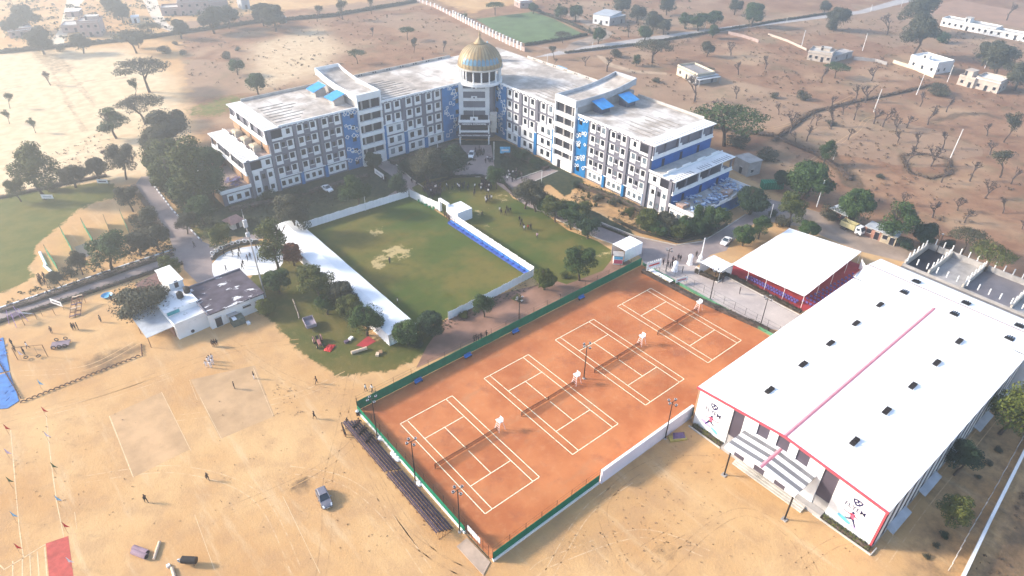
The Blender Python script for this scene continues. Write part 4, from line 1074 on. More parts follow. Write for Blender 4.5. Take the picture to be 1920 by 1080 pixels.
# ---- central tower, local frame: u right, v outwards
cu_, cn_ = np.array([.785,-.62]), np.array([-.62,-.785])
CB = np.array([84.2, 89.75])
def FC(u, v, z): q = CB+cu_*u+cn_*v; return (q[0]-SX, q[1]-SY, z)
b = MB(FC)
b.box(-4.9,-3.5,-5.5,-16,0,18.5); b.box(3.5,4.9,-5.5,-16,0,18.5); b.box(-3.5,3.5,-7.5,-16,0,18.5)
for z in (17.3,): b.box(-3.5,3.5,-5.6,-7.5,z,18.5)
for z in (9.95, 13.05, 16.1): 
    b.box(-3.5,3.5,-5.35,-5.6,z-.6,z+.35)
b.box(-.95,.95,-5.1,-5.34,13.2,14.1); b.box(-.95,.95,-5.1,-5.34,16.2,17.1)
b.build('tower_wall', M['white_paint'], sch)
b = MB(FC)
for z in (10.3,13.4,16.45): b.box(-3.45,3.45,-7.3,-7.49,z-.0,z+2.0 if z < 16 else z+.84)
b.build('tower_opening', M['dark_opening'], sch)
b = MB(FC)
for z in (13.8, 16.8): b.box(-.3,.3,-5.09,-5.1,z-.35,z+.05)
b.build('tower_mark', M['panel_grey'], sch)
# portico
b = MB(FC)
b.box(-5.0,5.0,0,-5.5,7.35,7.8); b.box(-4.6,4.6,-.1,-.35,7.8,8.15); b.box(-1.25,1.25,.06,-.3,7.8,9.15)
for u in (-4.6, 4.6): b.box(u-.22,u+.22,0,-.4,0,7.35)
b.box(-4.8,4.8,.15,-.15,4.15,4.75)
b.box(-4.7,-4.45,-.4,-5.5,7.8,8.15); b.box(4.45,4.7,-.4,-5.5,7.8,8.15)
b.build('portico', M['white_paint'], sch)
b = MB(FC); b.box(-5.4,5.4,.45,-5.5,2.9,3.6); b.box(-5.45,5.45,.5,-5.45,6.75,7.34); b.build('sign_fascia', M['panel_grey'], sch)
b = MB(FC); b.box(-4.3,4.3,-1.2,-1.3,4.75,6.75); b.box(-4.35,4.35,-4.8,-4.9,0,2.9); b.box(-4.4,4.4,-.45,-5.45,7.8,7.84); b.build('portico_opening', M['dark_opening'], sch)
b = MB(FC); b.tube((-.2,-.6,7.8),(-.2,-.6,12.2),.06); b.build('flagpole', M['white_paint'], sch)
b = MB(FC); b.prism([(-.3,.07),(.3,.07),(.3,.09),(-.3,.09)],8.1,8.8); b.build('gate_emblem', M['frame_dark'], sch)
b = MB(FC); b.box(5.0,7.2,-1.5,-4.2,5.0,9.4); b.box(5.2,7.0,-1.6,-4.1,3.5,5.0); b.build('side_room', M['pale_concrete'], sch)
def signM(u, v, z):
    q = CB+cu_*u+cn_*v
    return Matrix(((cu_[0], 0, cn_[0], q[0]-SX), (cu_[1], 0, cn_[1], q[1]-SY), (0, 1, 0, z), (0, 0, 0, 1)))
text('GREEN SCHOOL', .82, signM(0, .52, 7.03), M['white_paint'], sch, 'lettering', .02, .02, 1.28)
text('INTERNATIONAL ACADEMY & SCHOOL', .5, signM(0, .47, 3.24), M['white_paint'], sch, 'lettering', .02, .012, 1.12)
b = MB(FC)
for u in (-4.9,4.9): b.box(u-.22,u+.22,.51,.54,6.82,7.26); b.box(u-.2,u+.2,.46,.5,3.05,3.45)
b.build('sign_mark', M['white_paint'], sch)
# dome
DC = (91.6-SX, 96.0-SY)
b = MB(); b.lathe([(7.1,17.7),(7.1,18.6),(6.9,18.6),(0.01,18.6)], 32, DC); b.build('dome_base', M['white_paint'], sch)
for i in range(16):
    a = 2*math.pi*(i+.5)/16; x, y = DC[0]+6.5*math.cos(a), DC[1]+6.5*math.sin(a)
    b = MB(); b.tube((x, y, 18.6), (x, y, 22.3), .24, n=8); b.build('dome_column', M['white_paint'], sch)
b = MB(); b.lathe([(5.2,18.6),(5.2,22.3)], 24, DC); b.build('drum_wall', M['dark_opening'], sch)
b = MB(); b.lathe([(6.2,22.3),(7.2,22.3),(7.25,22.75),(7.0,22.8),(0.1,22.8)], 48, DC); b.build('dome_cornice', M['pale_concrete'], sch)
prof = [(7.0*math.cos(t)**.92, 22.8+6.7*math.sin(t)) for t in [i*math.pi/2*.93/14 for i in range(15)]]
dome = MB().lathe(prof, 64, DC).build('dome', M['dome_metal'], sch, smooth=True)
rb = MB()
for i in range(32):
    a = 2*math.pi*i/32
    for (r0, z0), (r1, z1) in zip(prof[:-1], prof[1:]): rb.tube((DC[0]+(r0+.02)*math.cos(a), DC[1]+(r0+.02)*math.sin(a), z0), (DC[0]+(r1+.02)*math.cos(a), DC[1]+(r1+.02)*math.sin(a), z1), .035, n=4, cap=False)
rb.build('rib', mat('rib_metal', (.16,.12,.08), .2, 1, .5, metal=.3), dome)
gp = MB()
for i in range(32):
    a = 2*math.pi*(i+.5)/32
    if math.cos(a)*cn_[0]+math.sin(a)*cn_[1] < .55: continue
    w_ = math.pi/32*.8
    def pt(aa, k, dr=.035): r, z = prof[k]; return (DC[0]+(r+dr)*math.cos(aa), DC[1]+(r+dr)*math.sin(aa), z)
    gp.add([pt(a-w_,2),pt(a+w_,2),pt(a+w_,3),pt(a-w_,3),pt(a+w_,4),pt(a-w_,4),pt(a,5)], [(0,1,2,3),(3,2,4,5),(5,4,6)])
gp.build('dome_window', mat('dome_glass', (.10,.22,.32), .1, 1, .15, spec=.6), dome)
b = MB(); b.lathe([(1.6,29.2),(1.9,29.45),(1.5,29.7),(1.3,30.0),(.8,30.5),(.35,31.0),(.22,31.5),(.4,31.9),(.2,32.3),(.04,33.4)], 20, DC); b.build('finial', M['dome_metal'], dome, smooth=True)
# small blue turret behind the dome and the blue rear room
b = MB(CT); b.lathe([(1.6,17.7),(1.6,20.5),(1.9,20.6),(0.05,24.0)], 8, (106.5-SX-SX+SX, 110-SY-SY+SY) if False else (0, 0)); 
tr = thing('roof_turret', 'small pale blue pointed turret on the roof behind the dome', 'turret', (107.5, 112.5, 17.75))
MB().lathe([(1.3,0),(1.3,2.6)], 8).build('wall', M['tin_sheet'], tr); MB().lathe([(1.75,2.55),(1.75,2.75),(.05,6.4)], 8).build('spire', mat('turret_blue', (.30,.46,.56), .1, 1, .4), tr)
tr = thing('blue_shed', 'bright blue flat shed behind the rear parapet of the school', 'shed', g(1040,128,4)[:2]+(0,))
MB().box(-4.2,4.2,-2.4,2.4,0,3.6).build('wall', M['blue_tin'], tr); MB().box(-4.6,4.6,-2.8,2.8,3.6,3.8).build('roof', mat('pale_blue_tin', (.25,.5,.66), .1, .5, .4), tr); MB().box(-.8,.8,-2.45,-2.4,0,2.1).build('door', M['dark_opening'], tr)
# ---- things on the decks
def on_deck(side, s, d, z):
    F = FLft if side == 'L' else FRt
    x, y, zz = F(s, d, z); return (x+SX, y+SY, zz)
desk = thing('school_desk', 'x', 'desk', (0, 0, 0), 0, 'old desks stored on the right terrace')
MB().box(-.55,.55,-.25,.25,.68,.73).build('desk_top', mat('desk_blue_white', (.42,.52,.66), .3, 3, .5), desk)
b = MB()
for sx in (-.5,.5):
    for sy in (-.2,.2): b.tube((sx, sy, 0), (sx, sy, .68), .025, n=4)
b.build('leg', M['tarpaulin_blue'], desk)
MB().box(-.55,.55,.38,.62,.38,.43).build('bench_seat', M['deep_blue'], desk)
RR = random.Random(3); items = []
for i in range(92):
    d = RR.uniform(-.9, -24.5); s = RR.uniform(12.0, 18.3)
    if 9 < -d < 15 and s > 15: s = RR.uniform(11.9, 15)
    items.append((d, s))
items.sort(key=lambda q: -q[0])
for i, (d, s) in enumerate(items):
    x, y, z = on_deck('R', s, d, 3.6)
    lay = RR.choice((0, 0, .62))
    lb = '%s blue and white school desk, counted from the front edge of the cluttered right terrace' % nth(i)
    r_ = desk if i == 0 else dup(desk)
    r_.location = (x, y, z+lay); r_.rotation_euler = (RR.uniform(-.15,.15), RR.uniform(-.2,.2)+(math.pi if lay else 0)*0, RR.uniform(0, 6.28)); r_['label'] = lb
for i, (d, s, nm, lb) in enumerate(((-2.3, 16.4, 'tan', 'tan wooden crate on the front corner of the right terrace'), (-17.5, 13.6, 'brick', 'brown covered stack near the parapet of the right terrace'))):
    x, y, z = on_deck('R', s, d, 3.6); t = thing('storage_crate', lb, 'crate', (x, y, z), .2*i)
    MB().box(-1.5,1.5,-1.1,1.1,0,1.0).build('body', mat('crate_'+nm, (.36,.22,.17), .2, 1.5, .8), t); MB().box(-1.65,1.65,-1.2,1.2,1.0,1.12).build('lid', mat('lid_'+nm, (.42,.30,.25), .2, 1.5, .8), t)
    for u in (-1.3, 0, 1.3): MB().box(u-.06,u+.06,-1.16,-1.1,0,1.0).build('batten', M['wood'], t)
frame = thing('furniture_frame', 'x', 'furniture frame', (0, 0, 0), 0, 'furniture frames piled on the left terrace')
b = MB()
for sx in (-.9,.9): b.tube((sx,-.45,0),(sx,-.45,.9),.03,n=5); b.tube((sx,.45,0),(sx,.45,.9),.03,n=5); b.tube((sx,-.45,.85),(sx,.45,.85),.03,n=5)
b.tube((-.9,-.45,.4),(.9,-.45,.4),.03,n=5); b.tube((-.9,.45,.4),(.9,.45,.4),.03,n=5); b.build('frame', M['rusty_pipe'], frame)
MB().box(-.88,.88,-.43,.43,.38,.44).build('board', mat('bed_board', (.14,.07,.06), .3, 2, .8), frame)
plum_b = mat('bed_purple', (.12,.11,.24), .35, 2, .7)
for i in range(34):
    d = RR.uniform(-1.2, -7.5) if i < 14 else RR.uniform(-14, -23)
    s = RR.uniform(9.5, 13) if i < 14 else RR.uniform(8, 13)
    x, y, z = on_deck('L', s, d, 3.6)
    k = '%s %s furniture frame %s' % (nth(i if i < 14 else i-14), 'purplish' if i < 14 else 'rusty brown', 'in the pile at the front corner of the left terrace' if i < 14 else 'in the row at the back of the left terrace')
    r_ = frame if i == 0 else dup(frame)
    r_.location = (x, y, z+RR.choice((0, .5, .9))); r_.rotation_euler = (RR.uniform(-.4,.4), RR.uniform(-.4,.4), RR.uniform(0, 6.28)); r_['label'] = k
    if i < 14:
        for ch in r_.children:
            if ch.name.startswith('board'): ch.data = ch.data if i else ch.data.copy(); 
            if ch.name.startswith('board') and i == 0: ch.data.materials[0] = plum_b; pb = ch.data
            elif ch.name.startswith('board'): ch.data = pb
    elif i >= 14:
        for ch in r_.children:
            if ch.name.startswith('board'):
                if i == 14: ob = pb.copy(); ob.materials[0] = M['brick']
                ch.data = ob
for i, (d, lb) in enumerate(((-6, 'front'), (-12.5, 'middle'), (-19, 'rear'))):
    x, y, z = on_deck('L', 19.3, d, 10.64)
    t = thing('roof_cabin', 'small domed tank cabin on the upper left terrace, the %s one of three' % lb, 'tank cabin', (x, y, z), 0, 'tank cabins on the upper left terrace')
    MB().box(-1.0,1.0,-1.5,1.5,0,1.3).build('wall', M['pale_concrete'], t); MB().add([(-1.25,-1.8,1.3),(1.25,-1.8,1.3),(1.25,1.8,1.3),(-1.25,1.8,1.3),(-.6,-1.1,1.75),(.6,-1.1,1.75),(.6,1.1,1.75),(-.6,1.1,1.75)], [(0,1,5,4),(1,2,6,5),(2,3,7,6),(3,0,4,7),(4,5,6,7)]).build('roof', M['straw_wall'], t)
    MB().box(-1.02,-1.0,-.4,.4,0,1.1).build('door', M['dark_opening'], t)
# ------------------------------------------------------------------ trees
def grow(R, tr, p, d, l, r, lev, tips, spread=.6, up=.25, n=(2, 3), shrink=.72):
    """tapered limb that forks; tips collect the ends"""
    q = p; dd = d
    for k in range(3):
        dd = (dd+Vector((R.uniform(-.18,.18), R.uniform(-.18,.18), R.uniform(-.05,.12)))).normalized()
        q2 = q+dd*l/3; tr.tube(q, q2, r*(1-.1*k), r*(1-.1*(k+1)), n=5, cap=False); q = q2
    if lev == 0: tips.append(q); tr.tube(q, q+dd*l*.3, r*.6, r*.15, n=4, cap=False); return
    tips.append(q)
    for _ in range(R.randint(*n)):
        nd = (dd+Vector((R.uniform(-1,1), R.uniform(-1,1), R.uniform(-.35,.55)+up))*spread*1.4).normalized()
        grow(R, tr, q, nd, l*shrink*R.uniform(.75,1.15), r*.62, lev-1, tips, spread, up, n, shrink)
PROTO = {}
def make_proto(key, seed, kind):
    """unit tree: crown radius about 1, stands at the origin. returns trunk mesh, crown mesh (or None), total height in radii"""
    R = random.Random(seed); tr = MB(); cr = MB(); tips = []
    if kind == 'round':
        H = 1.9; grow(R, tr, Vector((0,0,0)), Vector((.05,0,1)), .62, .085, 3, tips, .55, .35, (2,3), .72)
        cl = [(R.uniform(-.1,.1), R.uniform(-.1,.1), 1.15, .52)]
        for i in range(17):
            a = i*2.399+R.uniform(-.4,.4); e = R.uniform(-.5, 1.1); rr = R.uniform(.45,.68)
            cl.append((rr*math.cos(a)*math.cos(e), rr*math.sin(a)*math.cos(e), 1.05+.62*math.sin(e), R.uniform(.22,.40)))
        for x, y, z, r in cl: leaf_cloud(cr, x, y, z, r, r, r*.8, int(1900*r), .046, R)
        leaf_cloud(cr, 0, 0, 1.05, .97, 1.0, .8, 1100, .04, R)
    elif kind == 'loose':
        H = 2.3; grow(R, tr, Vector((0,0,0)), Vector((0,.05,1)), .75, .07, 3, tips, .5, .5, (2,3), .75)
        for p in tips:
            if p.z > .8: leaf_cloud(cr, p.x, p.y, p.z+.05, .34, .34, .25, 190, .045, R)
        for i in range(13):
            a = i*2.4; rr = R.uniform(.3,.75); leaf_cloud(cr, rr*math.cos(a), rr*math.sin(a), R.uniform(.9,1.75),   .38, .36, .3, 300, .042, R)
    elif kind == 'tall':
        H = 3.1; grow(R, tr, Vector((0,0,0)), Vector((0,.02,1)), .95, .08, 3, tips, .38, .6, (2,3), .74)
        for i in range(22):
            z = R.uniform(.9, 2.7); w = .85*math.sin(min(1, (3.0-z)/1.6)*1.57); a = R.uniform(0,6.28); rr = w*R.uniform(.2,.85)
            leaf_cloud(cr, rr*math.cos(a), rr*math.sin(a), z, .36, .36, .34, 230, .048, R)
    elif kind == 'umbrella':
        H = 1.25; grow(R, tr, Vector((0,0,0)), Vector((0,0,1)), .42, .06, 3, tips, .95, .12, (2,3), .78)
        for i in range(30):
            a = i*2.399; rr = .9*math.sqrt((i+.5)/30); z = .98-.22*rr*rr+R.uniform(-.06,.06)
            leaf_cloud(cr, rr*math.cos(a), rr*math.sin(a), z, .26, .26, .10, 120, .030, R, flat=.6)
    elif kind == 'sparse':
        H = 1.7; grow(R, tr, Vector((0,0,0)), Vector((.1,0,1)), .55, .045, 4, tips, .75, .3, (2,3), .74)
        for p in tips:
            if p.z > .6: leaf_cloud(cr, p.x, p.y, p.z, .2, .2, .13, 34, .034, R)
    elif kind == 'bare':
        # lopped desert tree: short stout trunk, crooked knobbly limbs
        H = 1.6; grow(R, tr, Vector((0,0,0)), Vector((R.uniform(-.12,.12),0,1)), .50, .085, 3, tips, .95, .28, (2,3), .80)
        for p in tips:
            for _ in range(3):
                d = Vector((R.uniform(-1,1), R.uniform(-1,1), R.uniform(0,1))).normalized(); tr.tube(p, p+d*R.uniform(.12,.30), .026, .010, n=3, cap=False)
        cr = None
    elif kind == 'twiggy':
        H = 1.6; grow(R, tr, Vector((0,0,0)), Vector((0,0,1)), .5, .06, 4, tips, .7, .4, (2,3), .74)
        for p in tips:
            for _ in range(6):
                d = Vector((R.uniform(-1,1), R.uniform(-1,1), R.uniform(-.1,1))).normalized(); tr.tube(p, p+d*R.uniform(.12,.3), .016, .006, n=3, cap=False)
        cr = None
    elif kind == 'bush':
        H = 1.2
        for i in range(5): tr.tube((0,0,0), (R.uniform(-.5,.5), R.uniform(-.5,.5), .7), .035, .01, n=4)
        for i in range(9):
            a = i*2.4; rr = R.uniform(.1,.6); leaf_cloud(cr, rr*math.cos(a), rr*math.sin(a), R.uniform(.25,.75), .38, .38, .34, 190, .055, R)
    PROTO[key] = (tr.mesh('trunk', M['bark'], True), cr.mesh('crown', M['leaf_green']) if cr else None, H)
for kd, n in (('round', 4), ('loose', 3), ('tall', 2), ('umbrella', 2), ('sparse', 2), ('bare', 6), ('twiggy', 2), ('bush', 3)):
    for i in range(n): make_proto((kd, i), 100+i*17+len(kd), kd)
CROWNS = {}
NAMES = {'round': 'leafy_tree', 'loose': 'leafy_tree', 'tall': 'tall_tree', 'umbrella': 'umbrella_tree', 'sparse': 'thorn_tree', 'bare': 'bare_tree', 'twiggy': 'bare_tree', 'bush': 'bush'}
NV = {'round': 4, 'loose': 3, 'tall': 2, 'umbrella': 2, 'sparse': 2, 'bare': 6, 'twiggy': 2, 'bush': 3}
tcount = 0
def tree(kind, px, py, rpx, label, leaf='leaf_green', base=False, hs=1.0, group=None):
    """crown centre seen at px,py with radius rpx in the survey photo (or trunk foot when base)"""
    global tcount
    v = tcount % NV[kind]; tcount += 1
    rpx *= {'round': 1.08, 'loose': 1.15, 'tall': 1.1, 'umbrella': 1.08, 'sparse': 1.1, 'bush': 1.1}.get(kind, 1)
    tm, cm, H = PROTO[(kind, v)]
    if base:
        p = g(px, py); r = rpx*dist(p)/FPX
    else:
        r = 3.0
        for _ in range(4):
            zc = r*hs*{'round':1.08,'loose':1.35,'tall':1.75,'umbrella':.95,'sparse':1.1,'bush':.55,'bare':.9,'twiggy':.9}[kind]
            p = g(px, py, zc); r = rpx*dist(p)/FPX
    t = thing(NAMES[kind], label, 'bush' if kind == 'bush' else 'tree', (p[0], p[1], 0), rnd.uniform(0, 6.28), group)
    t.scale = (r, r, r*hs)
    tk = (tm.name, leaf == 'grey')
    if tk not in CROWNS:
        CROWNS[tk] = tm
        if leaf == 'grey': CROWNS[tk] = tm.copy(); CROWNS[tk].materials[0] = M['grey_bark']
    link('trunk', CROWNS[tk], t)
    if cm:
        k = (cm.name, leaf)
        if k not in CROWNS: mm = cm.copy(); mm.materials[0] = M[leaf]; CROWNS[k] = mm
        link('crown', CROWNS[k], t)
    return t
G_, O_, D_, L_, K_, R_ = 'leaf_green', 'leaf_olive', 'leaf_dusty', 'leaf_lime', 'leaf_dark', 'leaf_russet'
TREES = [
 ('round',262,562,46,'wide dusty tree spreading over the tin roofed shed',D_,.72),
 ('tall',510,452,33,'tall olive tree between the skating floor and the long white tent',O_,1),
 ('round',547,475,20,'russet leaved tree beside the long white tent',R_,1.1),
 ('round',519,525,25,'dark round tree right of the leaning mast',G_,1),
 ('round',497,575,17,'small yellowish tree at the right corner of the tar roofed house',L_,1),
 ('loose',597,533,31,'olive tree in front of the middle of the long white tent',O_,1),
 ('round',640,552,28,'grey green tree behind the tractor and touching the long white tent',D_,1),
 ('round',655,575,26,'bushy olive tree between the tractor and the dark tree at the tent end',O_,1),
 ('round',684,597,34,'dark green tree hiding the near end of the long white tent',G_,1),
 ('round',762,622,29,'dark tree at the near corner of the fenced lawn beside the tent end',G_,.9),
 ('round',808,606,28,'dark tree against the white cloth wall at the near lawn corner',K_,.9),
 ('loose',908,568,21,'small dark tree in front of the near white cloth wall',G_,1),
 ('round',1021,521,23,'bright green tree at the end of the white cloth wall',L_,1),
 ('loose',1089,489,30,'round green tree at the far corner of the second lawn',G_,.95),
 ('loose',552,400,30,'blue grey tree at the left corner of the fenced lawn',D_,1),
 ('loose',666,360,28,'tree between the parked white car and the white cloth wall',G_,.9),
 ('round',800,305,34,'big dark tree left of the portico forecourt',D_,.95),
 ('round',845,298,30,'dense dark tree nearest to the portico on its left',K_,1),
 ('loose',746,347,17,'small tree at the corner where two white cloth walls meet',K_,1),
 ('loose',931,330,17,'small tree at the right of the forecourt crowd',G_,1),
 ('loose',985,357,27,'pale feathery tree at the upper end of the shrub row',D_,.9),
 ('round',1024,382,22,'dark rounded tree second in the shrub row along the second lawn',G_,.9),
 ('round',1058,392,20,'grey green tree in the middle of the shrub row',D_,.9),
 ('loose',1085,398,20,'olive tree just above the last tree of the shrub row',O_,1),
 ('round',1104,423,24,'dark palm like tree at the lower end of the shrub row',K_,1),
 ('loose',410,442,21,'olive tree between the road junction and the thatched hut',O_,1),
 ('round',375,392,26,'dark tree under the left terraces of the school',G_,1),
 ('tall',352,312,46,'largest green tree left of the school terraces',O_,.8),
 ('round',300,290,33,'olive green tree at the top of the paved side road',O_,1),
 ('loose',392,345,24,'shaded tree right against the left school terrace',G_,1),
 ('round',340,355,26,'tree on the kerb side between the road and the school',G_,1),
 ('loose',240,368,18,'small tree at the upper corner of the sports field',D_,1),
 ('loose',268,418,22,'dusty tree left of the paved side road beyond the nets',D_,1),
 ('round',288,442,24,'dark dusty tree at the inner road corner',D_,1),
 ('round',256,455,21,'dusty tree right of the cricket nets',D_,1),
 ('loose',196,470,30,'green tree in front of the middle cricket net',G_,.8),
 ('loose',146,492,15,'small dusty tree between two cricket nets',D_,1),
 ('bush',128,508,12,'low bush at the near end of the leftmost cricket net',D_,1),
 ('loose',108,520,12,'small shrub beside the gathered group at the sports field edge',D_,1),
 ('loose',62,318,31,'tall pale tree with forked trunk on the far edge of the sports field',O_,1.05),
 ('loose',28,352,15,'small pale tree left of the forked tree on the sports field edge',O_,1),
 ('round',133,328,21,'dusty tree on the boundary right of the forked tree',D_,.9),
 ('round',178,314,18,'dusty tree on the boundary beside the brown bare tree',D_,1),
 ('bush',98,348,14,'low dusty bush below the sports field boundary',D_,1),
 ('tall',207,226,25,'dense dark column shaped tree beside the sandy lane',G_,.62),
 ('round',310,235,38,'wide dark grey tree near the left back corner of the school',D_,.85),
 ('umbrella',259,187,33,'flat topped grey tree above the dark column shaped tree',D_,1.2),
 ('umbrella',264,118,38,'large flat topped tree in the middle of the pale far field',D_,1.2),
 ('umbrella',245,62,25,'hazy flat topped tree by the village edge',D_,1.2),
 ('round',256,76,10,'small hazy tree under the flat topped tree of the village edge',D_,1),
 ('sparse',248,160,15,'small lobed tree above the flat topped grey tree',G_,1),
 ('round',480,154,18,'round tree behind the left wing of the school',G_,1),
 ('round',442,122,14,'round tree left of the one behind the left wing',G_,1),
 ('bush',425,103,10,'upper bush of the pair on the far brown field',D_,1),
 ('bush',445,91,6,'tiny dark bush on the far brown field',D_,1),
 ('bush',342,98,7,'single dark bush right of the big flat topped tree',D_,1),
 ('bush',308,92,12,'group like bush left of the single dark bush',D_,1),
 ('bush',328,80,6,'smallest hazy bush above the single dark bush',D_,1),
 ('umbrella',668,96,14,'small round tree on the brown field behind the penthouse',G_,1.5),
 ('umbrella',763,53,13,'upper tree of the pair on the brown field behind the school',G_,1.5),
 ('sparse',775,80,12,'lower thinner tree of the pair behind the school roof',D_,1.2),
 ('sparse',1040,93,15,'thin tree by the road right of the dome',D_,1),
 ('umbrella',1228,80,31,'wide flat topped tree over the far road',D_,1.1),
 ('tall',1194,111,10,'small cone shaped tree right of the school roof',G_,.6),
 ('round',1328,89,13,'round tree alone on the brown field left of the bare tree',D_,1),
 ('round',1123,64,13,'dark round tree at the gate of the green pitch',G_,1.1),
 ('umbrella',1056,62,14,'thin grey tree at the corner of the green pitch',D_,1.2),
 ('round',1080,22,13,'hazy round tree at the lane left of the tin roofed building',G_,1),
 ('round',1052,22,13,'hazy tree beyond the far end of the green pitch',G_,1),
 ('umbrella',928,6,15,'dark tree on the wall line beyond the green pitch',G_,1.3),
 ('bush',868,30,9,'bush outside the pillared wall',G_,1),
 ('round',1000,14,9,'small hazy tree behind the green pitch',G_,1),
 ('umbrella',1370,212,62,'largest flat topped tree at the right back of the school',G_,.95),
 ('bush',1385,262,26,'grey undergrowth below the largest flat topped tree',D_,.8),
 ('round',1520,335,40,'big lush dark tree by the field edge',G_,.8),
 ('round',1470,335,17,'small round tree left of the big lush tree',K_,1),
 ('round',1412,374,30,'dark round tree at the right terrace corner',K_,.85),
 ('round',1397,440,22,'green tree behind the white marquee on the left',G_,.9),
 ('loose',1428,424,17,'small tree second from the left behind the marquee',G_,1),
 ('bush',1468,415,16,'low dark bush between the road and the marquee',D_,1),
 ('loose',1490,390,22,'yellow topped tree by the dirt road junction',O_,1.1),
 ('round',1517,428,19,'dark tree overhanging the back edge of the marquee',G_,.9),
 ('round',1216,412,25,'round tree nearest the garden, in front of the right wing',O_,.9),
 ('round',1250,416,23,'dusty tree second from the garden in front of the right wing',D_,.9),
 ('round',1287,420,21,'green tree third from the garden in front of the right wing',G_,.9),
 ('loose',1318,408,21,'tree fourth from the garden at the right wing corner',G_,.9),
 ('loose',1348,405,20,'bright tree at the road corner below the blue terrace wall',G_,1.0),
 ('round',1607,384,28,'dark tree right behind the parked truck',G_,1.1),
 ('tall',1688,412,33,'tall green tree by the brick shacks',G_,.7),
 ('round',1738,437,21,'dark tree between the shacks and the open tanks',K_,1),
 ('bush',1778,455,13,'small dark bush at the corner of the open tanks',K_,1),
 ('umbrella',1822,436,26,'thin flat tree with leaning trunk behind the open tanks',D_,1.6),
 ('umbrella',1866,468,30,'yellowish flat tree with slanted trunk right of the open tanks',O_,1.4),
 ('loose',1727,62,26,'big round tree beyond the white villa',D_,.9),
 ('bush',1770,70,13,'low bush right of the big round tree',G_,1),
 ('sparse',1892,295,30,'grey thorn tree at the right edge of the brown field',D_,.9),
 ('sparse',1897,232,24,'thorn tree above the grey one at the right edge',D_,1),
 ('umbrella',1572,122,19,'dark tree beside the unfinished house',G_,1.1),
 ('bush',1508,178,13,'low round bush left of the bare trees',D_,1),
 ('bush',1453,178,9,'small low bush far left of the bare trees',D_,1),
 ('bush',1140,212,10,'bush in front of the cream house with the porch',O_,1),
 ('bush',1155,98,13,'dark scrub between the far road and the school roof',D_,1),
 ('loose',1552,283,14,'small green tree next to the short white pole',G_,1.1),
 ('bush',1440,290,24,'grey scrub heap beside the field hedge',D_,.6),
 ('bush',1765,168,20,'grey scrub in front of the beige houses',D_,.7),
 ('loose',1808,858,26,'dark blue green tree beside the striped hall side',K_,1),
 ('loose',1790,958,23,'yellow green tree nearest the camera beside the hall',O_,1),
 ('loose',1905,762,38,'large yellow topped tree at the right edge behind the hall',L_,1),
 ('bush',1772,1003,9,'small dark shrub in the row below the yellow green tree',K_,1),
 ('bush',1755,1022,7,'second small shrub of the row, below the first',D_,.8),
 ('bush',1738,1042,7,'lowest small shrub of the row beside the hall corner',D_,.8),
 ('bush',1835,893,6,'small shrub right of the dark blue green tree',D_,.8),
 ('bush',1856,868,7,'middle shrub of the row right of the dark blue green tree',D_,.8),
 ('bush',1872,842,8,'upper shrub of the row right of the dark blue green tree',D_,.8),
 ('bush',1560,230,10,'grey scrub bush beside the leaning poles',D_,.7),
 ('bush',1650,330,9,'low grey scrub on the open brown field',D_,.6),
 ('bush',1710,395,8,'low grey scrub below the ring mound',D_,.6),
 ('bush',1330,130,10,'grey scrub right of the cream house',D_,.7),
 ('bush',1230,150,10,'grey scrub by the track left of the cream house',D_,.7),
 ('twiggy',1870,130,12,'grey twiggy tree between villa and beige house',D_,1),
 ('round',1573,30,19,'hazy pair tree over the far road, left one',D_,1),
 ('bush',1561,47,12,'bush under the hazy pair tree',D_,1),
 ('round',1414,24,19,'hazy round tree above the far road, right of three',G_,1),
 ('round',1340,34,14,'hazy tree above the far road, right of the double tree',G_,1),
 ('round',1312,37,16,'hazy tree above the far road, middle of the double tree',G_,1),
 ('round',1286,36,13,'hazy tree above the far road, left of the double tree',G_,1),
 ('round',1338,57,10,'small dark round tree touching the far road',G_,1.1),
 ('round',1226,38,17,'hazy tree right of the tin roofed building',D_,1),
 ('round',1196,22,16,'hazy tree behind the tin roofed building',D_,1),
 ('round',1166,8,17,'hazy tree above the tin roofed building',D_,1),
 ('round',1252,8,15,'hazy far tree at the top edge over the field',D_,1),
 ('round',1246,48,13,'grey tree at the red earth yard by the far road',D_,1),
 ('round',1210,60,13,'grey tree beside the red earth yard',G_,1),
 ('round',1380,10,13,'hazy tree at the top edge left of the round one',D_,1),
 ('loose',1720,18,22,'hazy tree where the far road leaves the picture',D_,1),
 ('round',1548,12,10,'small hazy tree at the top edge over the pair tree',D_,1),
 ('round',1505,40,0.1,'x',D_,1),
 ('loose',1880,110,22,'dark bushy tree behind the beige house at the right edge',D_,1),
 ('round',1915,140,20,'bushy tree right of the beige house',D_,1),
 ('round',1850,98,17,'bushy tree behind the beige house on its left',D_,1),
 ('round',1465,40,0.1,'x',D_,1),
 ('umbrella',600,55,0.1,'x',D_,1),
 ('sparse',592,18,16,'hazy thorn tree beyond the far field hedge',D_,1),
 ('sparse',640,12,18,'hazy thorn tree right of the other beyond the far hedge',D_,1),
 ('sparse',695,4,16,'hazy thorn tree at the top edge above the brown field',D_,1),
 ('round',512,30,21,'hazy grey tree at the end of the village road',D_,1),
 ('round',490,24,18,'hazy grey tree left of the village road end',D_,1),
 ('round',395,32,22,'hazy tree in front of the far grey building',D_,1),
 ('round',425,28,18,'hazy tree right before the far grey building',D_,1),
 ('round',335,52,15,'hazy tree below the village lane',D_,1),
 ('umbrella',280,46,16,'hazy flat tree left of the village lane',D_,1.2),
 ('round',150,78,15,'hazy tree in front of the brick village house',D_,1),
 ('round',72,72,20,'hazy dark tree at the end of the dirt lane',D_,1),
 ('round',45,30,18,'pale hazy tree in the village at the upper left',D_,1),
